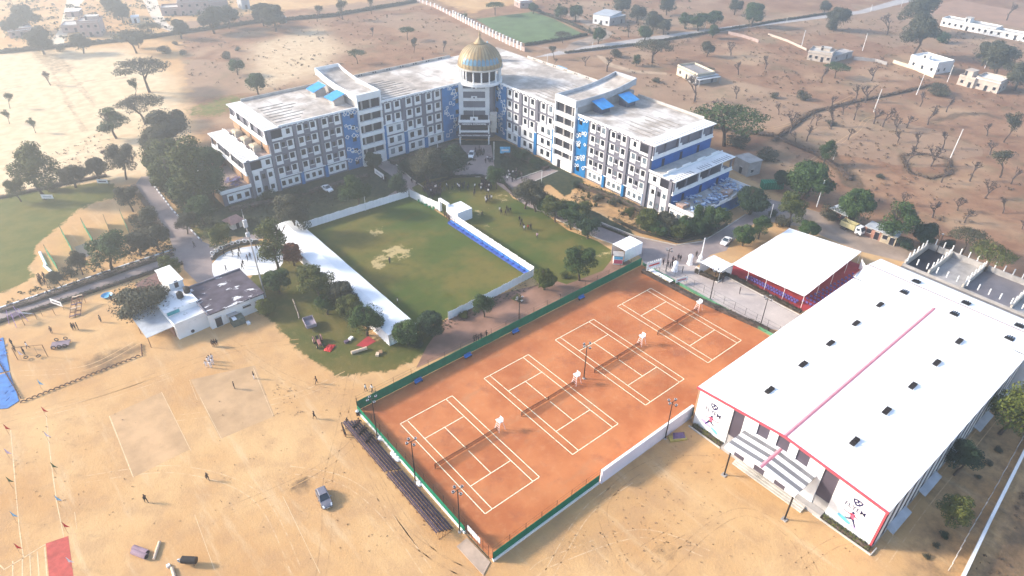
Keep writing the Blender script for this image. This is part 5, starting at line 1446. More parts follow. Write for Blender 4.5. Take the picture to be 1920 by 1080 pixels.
 ('round',225,22,14,'hazy tree between the village houses',D_,1),
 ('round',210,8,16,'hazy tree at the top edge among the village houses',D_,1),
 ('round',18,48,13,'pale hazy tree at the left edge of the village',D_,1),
 ('sparse',60,232,11,'small lobed tree on the pale field, nearest to the boundary',G_,1.1),
 ('sparse',10,182,13,'small lobed tree at the left edge of the pale field, upper one',G_,1.1),
 ('sparse',11,216,10,'small lobed tree at the left edge of the pale field, lower one',G_,1.1),
 ('bush',112,90,8,'low scrub on the dirt lane mound',D_,1),
 ('loose',320,497,16,'small green tree on the kerb by the white block roof',O_,1),
 ('bush',1080,345,12,'round bush beside the right stair tower door',K_,1),
 ('round',318,322,34,'dense green tree left of the largest one by the paved side road',O_,.9),
 ('round',385,300,32,'green tree between the largest tree and the terraces',G_,.9),
 ('round',292,262,26,'grey tree above the top of the paved side road',D_,.9),
 ('loose',225,300,22,'grey tree behind the reddish bare tree',D_,1),
 ('loose',345,415,16,'small tree on the kerb above the road junction',D_,1),
 ('bush',500,365,20,'dark bush before the windows of the outer left wing',K_,.8),
 ('bush',560,358,18,'dark bush left of the parked white sedan',K_,.8),
 ('round',700,300,17,'round tree hiding the foot of the left blue art wall',K_,1),
 ('bush',760,310,24,'wide dark bush in the bed between stair tower and forecourt',K_,.8),
 ('bush',975,290,22,'dark bush in the bed right of the forecourt',K_,.8),
 ('bush',1010,305,18,'second dark bush in the bed right of the forecourt',K_,.8),
 ('loose',1005,370,24,'feathery bush tree second from the top of the shrub row',D_,.8),
 ('loose',1042,390,24,'grey bush tree in the upper middle of the shrub row',O_,.8),
 ('loose',1072,404,24,'dark bush tree in the lower middle of the shrub row',G_,.8),
 ('bush',1120,370,14,'grey green bush at the upper edge of the bare garden',D_,.9),
 ('bush',1150,378,12,'low grey bush along the garden edge of the right wing',D_,.9),
 ('bush',1180,395,12,'low green bush along the garden edge of the right wing',O_,.9),
 ('round',1235,428,20,'low tree at the road curve between the garden trees',G_,.8),
 ('round',1272,430,20,'second low tree at the road curve between the garden trees',O_,.8),
 ('round',1308,425,18,'third low tree at the road curve before the right wing corner',G_,.8),
 ('bush',780,640,22,'low leafy bush under the two dark trees at the near lawn corner',K_,.8),
 ('bush',868,590,12,'small bush against the near white cloth wall',O_,.8),
 ('bush',970,558,12,'small bush between the footpath and the near white cloth wall',O_,.8),
 ('bush',1060,515,13,'low bush between the two round trees of the second lawn',O_,.7),
 ('round',610,568,22,'low green tree filling the tree group by the tractor',G_,1),
 ('loose',572,510,16,'small olive tree by the long white tent below the russet one',O_,1),
 ('bush',1700,455,18,'undergrowth below the tall green tree by the shacks',K_,.9),
 ('bush',1560,400,22,'undergrowth behind the brick shack left of the truck',D_,.8),
 ('bush',1450,400,10,'small bush by the fork behind the marquee',O_,.9),
]
for k, x, y, r, lb, lf, hs in TREES:
    if r > 1: tree(k, x, y, r, lb, lf, hs=hs)
BARE = [(1302,190,20),(1384,140,11),(1480,250,17),(1512,265,14),(1530,235,11),(1557,237,16),(1601,225,12),(1638,232,14),(1655,238,15),(1679,248,12),(1683,266,10),(1717,278,13),
 (1739,234,14),(1767,280,13),(1774,210,11),(1700,308,14),(1745,312,15),(1765,342,13),(1818,340,14),(1847,372,13),(1748,408,15),(1808,418,13),(1622,192,15),(1604,188,12),(1540,155,13),(1634,152,12),
 (1490,268,9),(1421,58,0),(1370,104,11),(1435,130,11),(1381,103,0),(1662,66,14),(1887,38,11),(1097,124,9),(1138,134,15),(1418,126,0),(1178,70,10),(1380,185,10),(1856,290,12),(1590,262,11),(1700,240,11),(1560,200,11),(1520,232,10),(1795,395,11),(1690,385,10),(1880,400,11),(1580,215,10),(1725,200,11),(1850,255,10),(1460,215,10),(1340,205,9),(1895,345,12),(1916,430,9)]
bt = [b for b in BARE if b[2]]
POLEP = g(1784,295)
bt.sort(key=lambda q: math.dist(g(q[0], q[1])[:2], POLEP[:2]))
for i, (x, y, r) in enumerate(bt):
    tree('bare', x, y, r*1.2, 'bare lopped tree on the brown field, %s closest to the tallest white pole' % nth(i), 'grey', base=True, hs=1.15, group='bare lopped trees on the brown field')
for k, x, y, r, lb in (('twiggy',204,300,13,'reddish bare tree at the upper end of the dusty boundary'), ('twiggy',698,68,9,'small bare tree high on the brown field left of the pair'), ('twiggy',832,97,13,'bare twiggy tree left of the dome'),
                       ('twiggy',95,160,13,'bare tree beside the sandy lane'), ('twiggy',1040,122,8,'tiny bare tree by the road right of the dome'), ('twiggy',793,118,6,'tiny bare sapling just behind the roof left of the dome')):
    tree(k, x, y, r, lb, 'grey', base=True)
M['dry_scrub'] = mat('dry_scrub', (.13,.085,.055), .3, .4, .95)
# garden shrubs and undergrowth
RR = random.Random(11)
gp = G2([(1085,352),(1105,345),(1250,420),(1200,432),(1125,400),(1070,372)])
k = 0
for _ in range(400):
    x, y = RR.uniform(75, 100), RR.uniform(15, 60)
    if inpoly_dist(np.array([x]), np.array([y]), gp)[0] < .6 or k >= 38: continue
    r = RR.uniform(.35, .8); k += 1
    tm, cm, H = PROTO[('bush', k % 3)]
    t = thing('shrub', '%s small shrub of the bare earth garden, counting from its planting start' % nth(k-1), 'shrub', (x, y, 0), RR.uniform(0, 6), 'small shrubs in the garden before the right wing')
    t.scale = (r, r, r*1.2); link('stem', tm, t)
    kk = (cm.name, (K_, O_, D_)[k % 3])
    if kk not in CROWNS: mm = cm.copy(); mm.materials[0] = M[kk[1]]; CROWNS[kk] = mm
    link('foliage', CROWNS[kk], t)
sh = sorted([o for o in scn.objects if o.name.startswith('shrub') and o.get('category') == 'shrub'], key=lambda o: o.location.y)
for i, o in enumerate(sh): o['label'] = '%s small shrub of the bare earth garden, counted from its road end' % nth(i)
hedge([g(1085,350)[:2], g(1150,372)[:2], g(1225,408)[:2], g(1256,424)[:2]], 2.4, 1.5, 'loose hedge along the foot of the right wing', O_, dens=75, size=.2)
hedge([g(735,308)[:2], g(800,285)[:2], g(860,272)[:2]], 3.2, 1.3, 'dark shrub bed along the foot of the left wing', K_, dens=90, size=.2)
hedge([g(948,288)[:2], g(985,302)[:2], g(1025,318)[:2]], 4.0, 1.3, 'shrub bed along the foot of the inner right wing', G_, dens=110, size=.2)
hedge([g(430,395)[:2], g(520,378)[:2], g(640,345)[:2], g(690,330)[:2]], 2.6, 1.1, 'low shrub strip before the outer left wing', K_, dens=75, size=.2)
hedge([g(1205,510)[:2], g(1300,560)[:2], g(1440,622)[:2]], 1.6, 1.1, 'brownish hedge between the clay courts and the plaza', 'leaf_brown', dens=90)
hedge([g(1303,510)[:2], g(1343,527)[:2], g(1361,515)[:2], g(1500,587)[:2]], 1.0, 1.0, 'clipped angular hedge along the front of the red carpet marquee', 'leaf_brown', dens=120)
hedge([g(800,350)[:2], g(850,333)[:2], g(900,331)[:2], g(945,345)[:2], g(962,362)[:2]], .8, .9, 'curved dark hedge around the head of the second lawn', K_, dens=50)
hedge([g(325,478)[:2], g(240,506)[:2], g(120,547)[:2], g(60,568)[:2], g(0,585)[:2]], 1.5, .8, 'long scrubby hedge between the sports field and the road', 'leaf_brown', dens=70)
hedge([g(343,495)[:2], g(300,507)[:2], g(200,540)[:2], g(100,573)[:2], g(-20,612)[:2]], .9, .9, 'dark hedge along the playground side of the road', K_, dens=45)
hedge([g(1128,425)[:2], g(1195,452)[:2]], .8, .7, 'low hedge at the lower side of the road by the white box tent', K_, dens=40)
hedge([g(1150,412)[:2], g(1200,436)[:2], g(1270,455)[:2], g(1330,443)[:2], g(1362,422)[:2]], 1.0, .8, 'shrub edging on the curve of the road before the right wing', O_, dens=45)
hedge([g(398,487)[:2], g(420,470)[:2], g(450,459)[:2], g(478,456)[:2], g(500,458)[:2]], 1.0, .9, 'curved dark hedge behind the ring wall of the skating floor', K_, dens=50)
hedge([g(0,372)[:2], g(100,350)[:2], g(200,330)[:2]], 1.6, .8, 'scrub line along the far edge of the sports field', D_, dens=50)
hedge([g(250,350)[:2], g(285,400)[:2], g(315,445)[:2]], 1.6, 1.0, 'scrubby hedge on the left side of the paved side road', D_, dens=60)
hedge([g(1283,232)[:2], g(1360,243)[:2], g(1450,256)[:2], g(1530,290)[:2], g(1580,322)[:2], g(1592,338)[:2]], 2.4, 1.0, 'dark dry hedge winding behind the school across the brown field', 'dry_scrub', dens=60, size=.3)
hedge([g(1450,265)[:2], g(1520,212)[:2], g(1600,192)[:2], g(1680,176)[:2], g(1755,158)[:2]], 1.6, .8, 'dry hedge across the brown field to the villa', 'dry_scrub', dens=34, size=.3)
hedge([g(0,100)[:2], g(100,90)[:2], g(240,76)[:2], g(330,64)[:2], g(470,44)[:2], g(620,31)[:2], g(780,4)[:2]], 3.0, 1.6, 'hazy hedge along the village edge of the far fields', D_, dens=110, size=.4)
hedge([g(985,86)[:2], g(1060,74)[:2], g(1100,66)[:2]], 1.8, 1.3, 'dark hedge on the near side of the green pitch', K_, dens=60, size=.3)
hedge([g(1000,20)[:2], g(1060,42)[:2], g(1110,64)[:2]], 2.0, 1.6, 'dark hedge on the far side of the green pitch', K_, dens=60, size=.3)
hedge([g(1060,100)[:2], g(1200,84)[:2], g(1440,43)[:2], g(1560,25)[:2]], 1.6, 1.0, 'scrub verge along the far road', D_, dens=60, size=.3)
hedge([g(1690,292)[:2], g(1705,325)[:2], g(1745,335)[:2], g(1782,326)[:2], g(1780,300)[:2], g(1735,289)[:2], g(1695,291)[:2]], 1.2, .35, 'ring shaped brush mound around a bare tree', 'dry_scrub', dens=26, size=.25, name='brush_ring')
# dry tufts and low scrub over the fields: nobody could count them
def scatter(name, poly, n, s0, s1, leaf, seed, hold=None):
    R = random.Random(seed); xs = [p[0] for p in poly]; ys = [p[1] for p in poly]; mb = MB()
    X = np.array([R.uniform(min(xs), max(xs)) for _ in range(n*4)]); Y = np.array([R.uniform(min(ys), max(ys)) for _ in range(n*4)])
    ok = inpoly_dist(X, Y, poly) > 1; k = 0
    for x, y, o in zip(X, Y, ok):
        if not o: continue
        c = math.sin(x*.11+2*math.sin(y*.07))*math.sin(y*.13+x*.04)
        if c < R.uniform(-.9, .7): continue
        s = R.uniform(s0, s1)*R.uniform(.5, 1.2); leaf_cloud(mb, x, y, s*.3, s, s, s*.6, 9, s*.42, R, hemi=True); k += 1
        if k > n: break
    o = mb.build(name, M[leaf]); o['kind'] = 'stuff'; return o
M['field_scrub'] = mat('field_scrub', (.17,.115,.075), .3, .4, .95)
M['green_scrub'] = mat('green_scrub', (.045,.055,.028), .35, .5, .95)
scatter('dry_scrub', G2([(1130,110),(1300,60),(1600,30),(1920,60),(1920,520),(1780,450),(1600,370),(1480,330),(1300,200),(1200,160)]), 1500, .25, .9, 'field_scrub', 1)
scatter('dry_scrub', G2([(340,70),(800,10),(880,60),(860,100),(600,140),(500,180),(420,170),(350,160)]), 420, .3, .8, 'field_scrub', 2)
scatter('dry_scrub', G2([(0,0),(470,-20),(470,36),(240,68),(0,92)]), 700, .5, 1.6, 'green_scrub', 3)
scatter('dry_scrub', G2([(1000,0),(1300,0),(1300,62),(1120,80)]), 300, .4, 1.2, 'green_scrub', 4)
scatter('ground_cover', G2([(440,395),(690,318),(700,370),(600,402),(520,420),(440,430)]), 900, .25, .6, 'green_scrub', 5)
scatter('ground_cover', G2([(745,312),(860,275),(900,300),(880,322),(800,336),(775,335)]), 700, .25, .6, 'green_scrub', 6)
scatter('ground_cover', G2([(930,285),(1035,322),(970,335),(935,318)]), 500, .25, .6, 'green_scrub', 7)
scatter('ground_cover', G2([(1085,345),(1255,415),(1290,440),(1180,436),(1110,402),(1062,372)]), 420, .15, .45, 'green_scrub', 8)
scatter('ground_cover', G2([(270,340),(320,330),(400,400),(430,430),(400,450),(370,440),(320,385)]), 600, .25, .7, 'green_scrub', 9)
scatter('ground_cover', G2([(300,400),(340,480),(200,520),(60,565),(0,582),(0,560),(90,520),(220,470),(270,440),(240,360)]), 900, .2, .55, 'green_scrub', 10)
scatter('dry_scrub', G2([(1800,1080),(1925,880),(1990,900),(1900,1100)]), 400, .15, .4, 'dry_scrub', 12)
scatter('dry_scrub', G2([(0,345),(200,318),(250,300),(200,240),(0,330)]), 150, .2, .5, 'dry_scrub', 13)
scatter('ground_cover', G2([(1640,560),(1700,470),(1760,470),(1690,490),(1650,500),(1600,462)]), 120, .2, .5, 'green_scrub', 14)
scatter('ground_cover', G2([(745,640),(830,596),(905,560),(1000,520),(1070,500),(1010,540),(905,590),(820,640)]), 380, .12, .35, 'green_scrub', 15)
scatter('dry_scrub', G2([(0,800),(640,700),(680,800),(900,1075),(0,1075)]), 260, .06, .16, 'field_scrub', 21)
scatter('dry_scrub', G2([(940,1060),(1120,920),(1300,800),(1600,1000),(1640,1075)]), 200, .06, .18, 'field_scrub', 22)
scatter('dry_scrub', G2([(500,690),(560,720),(590,780),(500,790)]), 60, .08, .2, 'field_scrub', 23)
# ------------------------------------------------------------------ people
def skin_mesh(name, joints, edges, level=1):
    me = bpy.data.meshes.new('sk'); me.from_pydata([j[:3] for j in joints], edges, []); o = bpy.data.objects.new('sk', me); COL.objects.link(o)
    md = o.modifiers.new('s', 'SKIN'); me.skin_vertices.new() if not me.skin_vertices else None
    for i, j in enumerate(joints): me.skin_vertices[0].data[i].radius = (j[3], j[4] if len(j) > 4 else j[3])
    me.skin_vertices[0].data[0].use_root = True
    sb = o.modifiers.new('u', 'SUBSURF'); sb.levels = level; sb.render_levels = level
    dg = bpy.context.evaluated_depsgraph_get(); out = bpy.data.meshes.new_from_object(o.evaluated_get(dg)); out.name = name
    bpy.data.objects.remove(o); bpy.data.meshes.remove(me); return out
def body(pose):
    """x right, y forward (faces +y)"""
    J = [(0,0,.96,.155,.12)]; E = []
    def a(p, *q): J.append(q); E.append((p, len(J)-1)); return len(J)-1
    ln = {'stand': (0,0), 'walk': (.26,-.24), 'sit': None}[pose]
    dz = 0 if pose != 'sit' else -.46
    if pose == 'sit': J[0] = (0,0,.50,.16,.13)
    w_ = a(0, 0,.0,1.12+dz,.135,.10); c = a(w_, 0,.01,1.32+dz,.17,.11); nk = a(c, 0,.01,1.47+dz,.062); hd = a(nk, 0,.03,1.58+dz,.088,.095); a(hd, 0,.02,1.68+dz,.078,.085)
    for s, k in ((-1, 0), (1, 1)):
        sh = a(c, s*.19, 0, 1.40+dz, .065)
        if pose == 'walk': f = -(.26,-.24)[k]; el = a(sh, s*.25, f*.45, 1.14, .048); wr = a(el, s*.24, f*.9+.08, .93, .036); a(wr, s*.23, f*1.0+.11, .85, .03)
        elif pose == 'stand': el = a(sh, s*.25, -.03, 1.13, .048); wr = a(el, s*.25, .05, .88, .036); a(wr, s*.24, .08, .80, .03)
        else: el = a(sh, s*.25, .03, 1.13+dz, .048); wr = a(el, s*.18, .27, 1.02+dz, .036); a(wr, s*.13, .34, 1.01+dz, .03)
        if pose == 'sit':
            hp = a(0, s*.10, .02, .48, .10); kn = a(hp, s*.12, .44, .50, .07); an = a(kn, s*.12, .46, .09, .045); a(an, s*.13, .60, .045, .04)
        else:
            f = ln[k]; hp = a(0, s*.10, 0, .88, .10); kn = a(hp, s*.11, f*.55+.03, .48, .066); an = a(kn, s*.11, f, .10, .045); a(an, s*.12, f+.14, .045, .04)
    return skin_mesh('body', J, E)
BODY = {p: body(p) for p in ('stand', 'walk', 'sit')}
HM = {}
for p in BODY:
    dz = -.46 if p == 'sit' else 0
    hb = MB(); n = 10
    prof = [(.0,1.79),(.07,1.78),(.105,1.72),(.11,1.64),(.10,1.57)]
    P = []
    for r, z in prof:
        for i in range(n):
            t = 2*math.pi*i/n; yy = r*math.sin(t); zz = z+(.0 if yy < 0 else min(.07, yy*.7) if z < 1.7 else 0); P.append((r*math.cos(t), yy*1.08+.01, zz+dz))
    hb.add(P, [(j*n+i, j*n+(i+1) % n, (j+1)*n+(i+1) % n, (j+1)*n+i) for j in range(len(prof)-1) for i in range(n)])
    HM[p] = hb.mesh('hair', M['hair_black'], True)
VAR = {}
def body_mesh(pose, top, bottom, long_=False):
    k = (pose, top, bottom, long_)
    if k in VAR: return VAR[k]
    me = BODY[pose].copy(); me.materials.clear()
    for mm in (M['skin'], M['cloth_'+top], M['cloth_'+bottom], M['cloth_black']): me.materials.append(mm)
    dz = -.46 if pose == 'sit' else 0
    for pl in me.polygons:
        c = pl.center; z = c.z-dz
        if z > 1.47: m_ = 0
        elif z > .93: m_ = 0 if (abs(c.x) > .16 and z < .92) else 1
        elif abs(c.x) > .19 and z > .9-.12*0 and not pose == 'sit': m_ = 1
        elif pose == 'sit' and z > .93: m_ = 1
        else: m_ = 2
        if abs(c.x) > .195 and .75 < z < .92: m_ = 0
        if c.z < .075: m_ = 3
        pl.material_index = m_; pl.use_smooth = True
    VAR[k] = me; return me
ppl = 0
def person(x, y, rz, label, top='navy', bottom='trousers', pose='stand', z=0.0, group=None, h=1.0):
    global ppl
    ppl += 1
    t = thing('person', label, 'person', (x, y, z), rz, group); t.scale = (h, h, h)
    link('body', body_mesh(pose, top, bottom), t); link('hair', HM[pose], t); return t
RP = random.Random(21)
def pp(px, py, label, top='navy', bottom='trousers', pose='walk', look=None, group=None, z=0.0):
    p = g(px, py, z)
    rz = RP.uniform(0, 6.28)
    if look: q = g(*look); rz = math.atan2(q[1]-p[1], q[0]-p[0])-math.pi/2
    return person(p[0], p[1], rz, label, top, bottom, pose, z, group, RP.uniform(.97, 1.08))
pp(275,942,'person in black walking alone on the sand near the red tiled floor','black','black','walk',(300,960))
pp(391,901,'person in black carrying something on the head, walking on the open sand','black','black','walk',(380,880))
pp(590,785,'person in black walking toward the bleachers on the sand','black','black','walk',(650,800))
pp(594,719,'person in dark clothes on the sand in front of the grass patch','black','trousers','walk',(560,730))
pp(477,710,'person in dark shirt and white skirt at the corner of the upper marked pitch','black','white','stand',(440,730))
pp(440,729,'person in black standing inside the upper marked pitch','black','black','stand',(470,720))
pp(686,733,'left one of two people beside the corner of the green court fence','white','trousers','walk',(700,740))
pp(698,734,'right one of two people beside the corner of the green court fence','white','trousers','walk',(690,740))
for i, (x, y) in enumerate(((388,689),(392,683),(396,690),(400,684),(394,679),(399,677))):
    pp(x, y, '%s from left of the people in white robes on the sand before the white house' % nth([0,1,3,5,2,4][i]), 'white', 'white', 'stand', (400,640), 'people in white on the sand')
for i, (x, y) in enumerate(((400,651),(404,650),(408,649))):
    pp(x, y, '%s from left of three dark dressed people near the house door' % nth(i), 'black', 'brown', 'stand', (400,620), 'dark dressed people near the house door')
for i, (x, y) in enumerate(((889,642),(893,639),(897,641),(902,637),(912,633))):
    pp(x, y, '%s from left of the dark group walking on the footpath beside the green fence' % nth(i), 'black', 'black', 'walk', (940,610), 'dark group on the footpath')
for i, (x, y, l) in enumerate(((1379,545,'person in black walking on the plaza close to the angular hedge'), (1386,551,'person in black standing on the open plaza by the marquee hedge'), (1256,515,'person in dark clothes on the plaza between banner and white statues'), (1305,480,'lone dark dressed person on the road near the small white tent'))):
    pp((1354,1386,1279,1305)[i], (530,551,512,482)[i], l, 'black', 'black', 'walk' if i == 0 else 'stand')
for i, (x, y) in enumerate(((1243,497),(1252,500),(1256,503),(1261,492),(1265,495),(1271,488),(1275,490),(1262,503),(1260,499))):
    pp(x, y, '%s from left of the dark dressed group standing at the plaza entrance' % nth([0,1,2,4,6,7,8,5,3][i]), 'navy', 'trousers', 'stand', (1290,520), 'group at the plaza entrance')
pp(731,494,'person bending on the fenced lawn beside the worn patch','navy','black','stand')
pp(746,570,'person in white on the near end of the fenced lawn','white','black','stand')
for i, (x, y) in enumerate(((834,407),(838,410),(841,412),(843,415))):
    pp(x, y, '%s from left of the dark dressed people at the gate of the white cube tent' % nth(i), 'brown', 'black', 'stand', (820,400), 'people at the white cube tent gate')
def crowd(n, cx, cy, rx, ry, what, tops, seed, z=0, pose=('stand','walk')):
    R = random.Random(seed); pts = []
    tries = 0
    while len(pts) < n and tries < 3000:
        tries += 1
        a, b = R.gauss(0, .5), R.gauss(0, .5)
        if a*a+b*b > 1: continue
        q = (cx+a*rx, cy+b*ry); p = g(*q)
        if all(math.dist(p, g(*k)) > .42 for k in pts): pts.append(q)
    pts.sort()
    for i, q in enumerate(pts):
        pp(q[0], q[1], '%s from left in the %s' % (nth(i), what), R.choice(tops), 'trousers', R.choice(pose), (cx+R.uniform(-20, 20), cy+R.uniform(-10, 10)), what)
crowd(56, 812, 360, 21, 13, 'packed crowd of students behind the white cloth wall', ['navy','navy','navy','black','navy','navy','navy','white'], 1)
crowd(36, 911, 353, 13, 15, 'crowd of students on the far end of the second lawn', ['navy','navy','black','navy','navy','white'], 2)
crowd(14, 862, 353, 30, 6, 'loose row of students across the head of the second lawn', ['navy','black','white'], 3)
crowd(8, 914, 378, 10, 5, 'small group just below the larger lawn crowd', ['navy','white','navy'], 4)
crowd(20, 899, 290, 12, 8, 'dark group beside the white car before the portico', ['navy','black'], 5)
crowd(18, 963, 333, 20, 10, 'line of people on the path right of the forecourt', ['navy','white','black','grey'], 6)
crowd(7, 918, 302, 9, 10, 'people around the signboard right of the forecourt', ['white','navy','black'], 7)
crowd(6, 778, 342, 10, 8, 'people on the path by the left stair tower', ['black','navy'], 8)
crowd(5, 720, 340, 5, 14, 'people behind the white banner near the left stair tower', ['navy','black'], 9)
crowd(9, 80, 529, 12, 8, 'maroon and dark group beside the sports field', ['brown','brown','black'], 10)
for i, (x, y, c) in enumerate(sorted((  (937,398,'white'),(940,402,'navy'),(950,396,'black'),(953,400,'navy'),(948,404,'black'),(957,399,'navy'),(974,416,'navy'),(978,420,'black'),(976,426,'navy'),(983,433,'white'),(981,429,'black'),(990,431,'red'),(995,430,'navy'),(1007,447,'pink'),(904,406,'navy'),(889,368,'navy'),(890,362,'black'),(877,357,'navy')), key=lambda q: q[1])):
    pp(x, y, 'person in %s, %s from the school end of the line on the second lawn' % ({'navy':'dark blue'}.get(c, c), nth(i)), c, 'trousers', 'walk', (1010,455), 'string of people on the second lawn')
for i, (x, y, c, l) in enumerate(((47,665,'black','person by the white flag near the blue tarpaulin'),(24,648,'black','person at the edge of the blue tarpaulin'),(30,660,'black','child beside the person at the edge of the blue tarpaulin'),(53,654,'white','person swinging under the left frame of the playground swing'),
    (138,619,'black','left one of the people at the low playground bar'),(142,618,'brown','middle one of the people at the low playground bar'),(147,618,'black','right one of the people at the low playground bar'),(98,625,'brown','person balancing on the playground post'),(210,565,'brown','person standing on the sand by the blue dish'),(190,604,'khaki','person in pale clothes alone in the playground'),
    (92,556,'black','person walking on the left road'),(365,464,'black','person in white and black at the road junction'),(1174,357,'black','person at the foot of the right wing'),(1484,372,'black','dark dressed person by the tree at the right terrace corner'))):
    pp(x, y, l, c, 'trousers', 'walk' if i in (10,11,3) else 'stand')
for i, (x, y) in enumerate(((406,462),(437,480),(449,485),(457,499),(465,489),(470,485),(485,492),(482,470),(425,509),(421,480),(450,476),(455,505))):
    pp(x, y, '%s from left of the skaters on the white skating floor' % nth(sorted([406,437,449,457,465,470,485,482,425,421,450,455]).index(x)), RP.choice(['black','grey','navy']), 'black', 'walk', None, 'skaters on the white floor')
# people on the upper end of the bleacher
for i in range(13):
    k = i % 4; yy = 4.5-i*.52-RP.uniform(0, .2); xx = -6.6+1.1-k*.58
    person(xx, yy, -math.pi/2, '%s person from the far end of the bleacher, seated in dark clothes' % nth(i), RP.choice(['navy','black','brown']), 'black', 'sit', .53+k*.34-.42, 'people sitting on the bleacher')
for i, (x, y) in enumerate(((646,815),(648,820),(643,806))): pp(x, y, '%s from left of the people standing beside the far end of the bleacher' % nth((1,2,0)[i]), 'black', 'brown', 'stand', (670,800), 'people standing beside the bleacher')
pp(652,797,'person standing behind the far end of the bleacher','black','black','stand')
# ------------------------------------------------------------------ vehicles
def car(px0, px1, label, paint_m, kind='hatch', cat='car', L_=4.0, W_=1.7, H_=1.5):
    """px0 = middle of the rear, px1 = middle of the front on the ground"""
    a, b = g(*px0), g(*px1); rz = math.atan2(b[1]-a[1], b[0]-a[0])
    t = thing('parked_car', label, cat, ((a[0]+b[0])/2, (a[1]+b[1])/2, 0), rz)
    hw = W_/2; l = L_/2
    # body as cross sections along x: (x, z low, z belt, half width)
    S = [(-l,.42,.86,hw*.80),(-l+.12,.25,.95,hw*.94),(-l+.7,.22,.98,hw),(l-1.5,.22,.96,hw),(l-.45,.24,.80,hw*.96),(l-.08,.28,.66,hw*.84),(l,.38,.56,hw*.74)]
    mb = MB(); P = []
    for x, z0, z1, h in S: P += [(x,-h*.94,z0),(x,-h,(z0+z1)/2),(x,-h*.93,z1),(x,0,z1+.03),(x,h*.93,z1),(x,h,(z0+z1)/2),(x,h*.94,z0)]
    n = 7; F = []
    for k in range(len(S)-1): F += [(k*n+i, k*n+(i+1) % n, (k+1)*n+(i+1) % n, (k+1)*n+i) for i in range(n)]
    F += [tuple(range(n)), tuple(range((len(S)-1)*n, len(S)*n))]
    mb.add(P, F); 
    # roof with pillars
    rr = -l+.35 if kind == 'hatch' else -l+.95
    R0, R1, R2, R3 = rr, rr+.32 if kind == 'hatch' else rr+.5, l-1.95, l-1.15
    hr_ = hw*.74; zt_ = H_
    mb.add([(R1,-hr_,zt_-.03),(R2,-hr_,zt_-.05),(R2,hr_,zt_-.05),(R1,hr_,zt_-.03),(R1,-hr_*.8,zt_+.02),(R2,-hr_*.8,zt_),(R2,hr_*.8,zt_),(R1,hr_*.8,zt_+.02)], [(0,1,5,4),(1,2,6,5),(2,3,7,6),(3,0,4,7),(4,5,6,7),(0,3,2,1)])
    for s in (-1, 1):
        for (xa, xb) in ((R0, R1), (R3, R2), ((R0+R3)/2, (R1+R2)/2)): mb.tube((xa, s*hw*.9, .96), (xb, s*hr_, zt_-.03), .045, n=5)
    mb.build('body', paint_m, t, smooth=False)
    q = MB(); q.add([(R0+.03,-hw*.88,.95),(R3-.03,-hw*.88,.95),(R3-.03,hw*.88,.95),(R0+.03,hw*.88,.95),(R1,-hr_*.97,zt_-.05),(R2,-hr_*.97,zt_-.07),(R2,hr_*.97,zt_-.07),(R1,hr_*.97,zt_-.05)], [(0,1,5,4),(1,2,6,5),(2,3,7,6),(3,0,4,7)])
    q.build('window_glass', mat('car_glass', (.03,.045,.06), .2, 1, .08, spec=.6) if 'car_glass' not in M else M['car_glass'], t)
    for sx in (-l+.75, l-.8):
        for s in (-1, 1):
            wl = MB(); wl.tube((sx, s*(hw-.2), .31), (sx, s*(hw+.01), .31), .31, n=14); wo_ = wl.build('wheel', M['rubber'], t)
            MB().tube((sx, s*(hw+.01), .31), (sx, s*(hw+.03), .31), .18, n=10).build('rim', M['chrome'], wo_)
    for s in (-1, 1):
        MB().add([(l-.42,s*hw*.60,.80),(l-.42,s*hw*.90,.78),(l-.04,s*hw*.78,.60),(l-.02,s*hw*.52,.62)], [(0,1,2,3)] if s > 0 else [(3,2,1,0)]).build('headlight', M['headlight'], t, loc=(0.01,0,.035))
        MB().box(-l-.01,-l+.06,s*hw*.62-.12,s*hw*.62+.12,.66,.82).build('tail_light', M['red_plastic'], t)
        MB().box(l-1.55,l-1.4,s*(hw+.0),s*(hw+.17),.95,1.08).build('wing_mirror', paint_m, t)
    MB().box(l-.03,l+.025,-.26,.26,.42,.54).build('number_plate', M['white_paint'], t)
    MB().box(l-.04,l+.015,-.4,.4,.56,.62).build('grille', M['black_metal'], t)
    return t
M['car_glass'] = mat('car_glass', (.03,.045,.06), .2, 1, .08, spec=.6)
car((601,921),(616,955),'grey silver hatchback parked alone on the open sand',M['car_silver'],H_=1.52)
car((604,352),(624,362),'white sedan parked before the left wing of the school',M['car_white'],'sedan')
car((886,288),(882,299),'white hatchback in front of the school portico',M['car_white'])
car((1368,449),(1353,463),'white sedan on the road by the small white tent',M['car_white'],'sedan')
# truck
a, b = g(1583,428), g(1610,440); rz = math.atan2(b[1]-a[1], b[0]-a[0])
t = thing('cargo_truck', 'small truck with yellow cargo body and white cab by the brick shacks', 'truck', ((a[0]+b[0])/2, (a[1]+b[1])/2, 0), rz)
MB().box(-3.0,1.1,-1.05,1.05,.8,.95).build('chassis', M['black_metal'], t)
q = MB(); q.box(-3.0,1.0,-1.1,-1.03,.95,2.3); q.box(-3.0,1.0,1.03,1.1,.95,2.3); q.box(-3.0,-2.93,-1.03,1.03,.95,2.3); q.box(.93,1.0,-1.03,1.03,.95,2.5); q.box(-2.93,.93,-1.03,1.03,.95,1.5)
for i in range(9): q.box(-2.9+i*.47,-2.82+i*.47,-1.14,-1.1,.95,2.3); q.box(-2.9+i*.47,-2.82+i*.47,1.1,1.14,.95,2.3)
q.build('cargo_body', mat('cargo_yellow', (.46,.41,.22), .15, 1, .7, stain=.3), t)
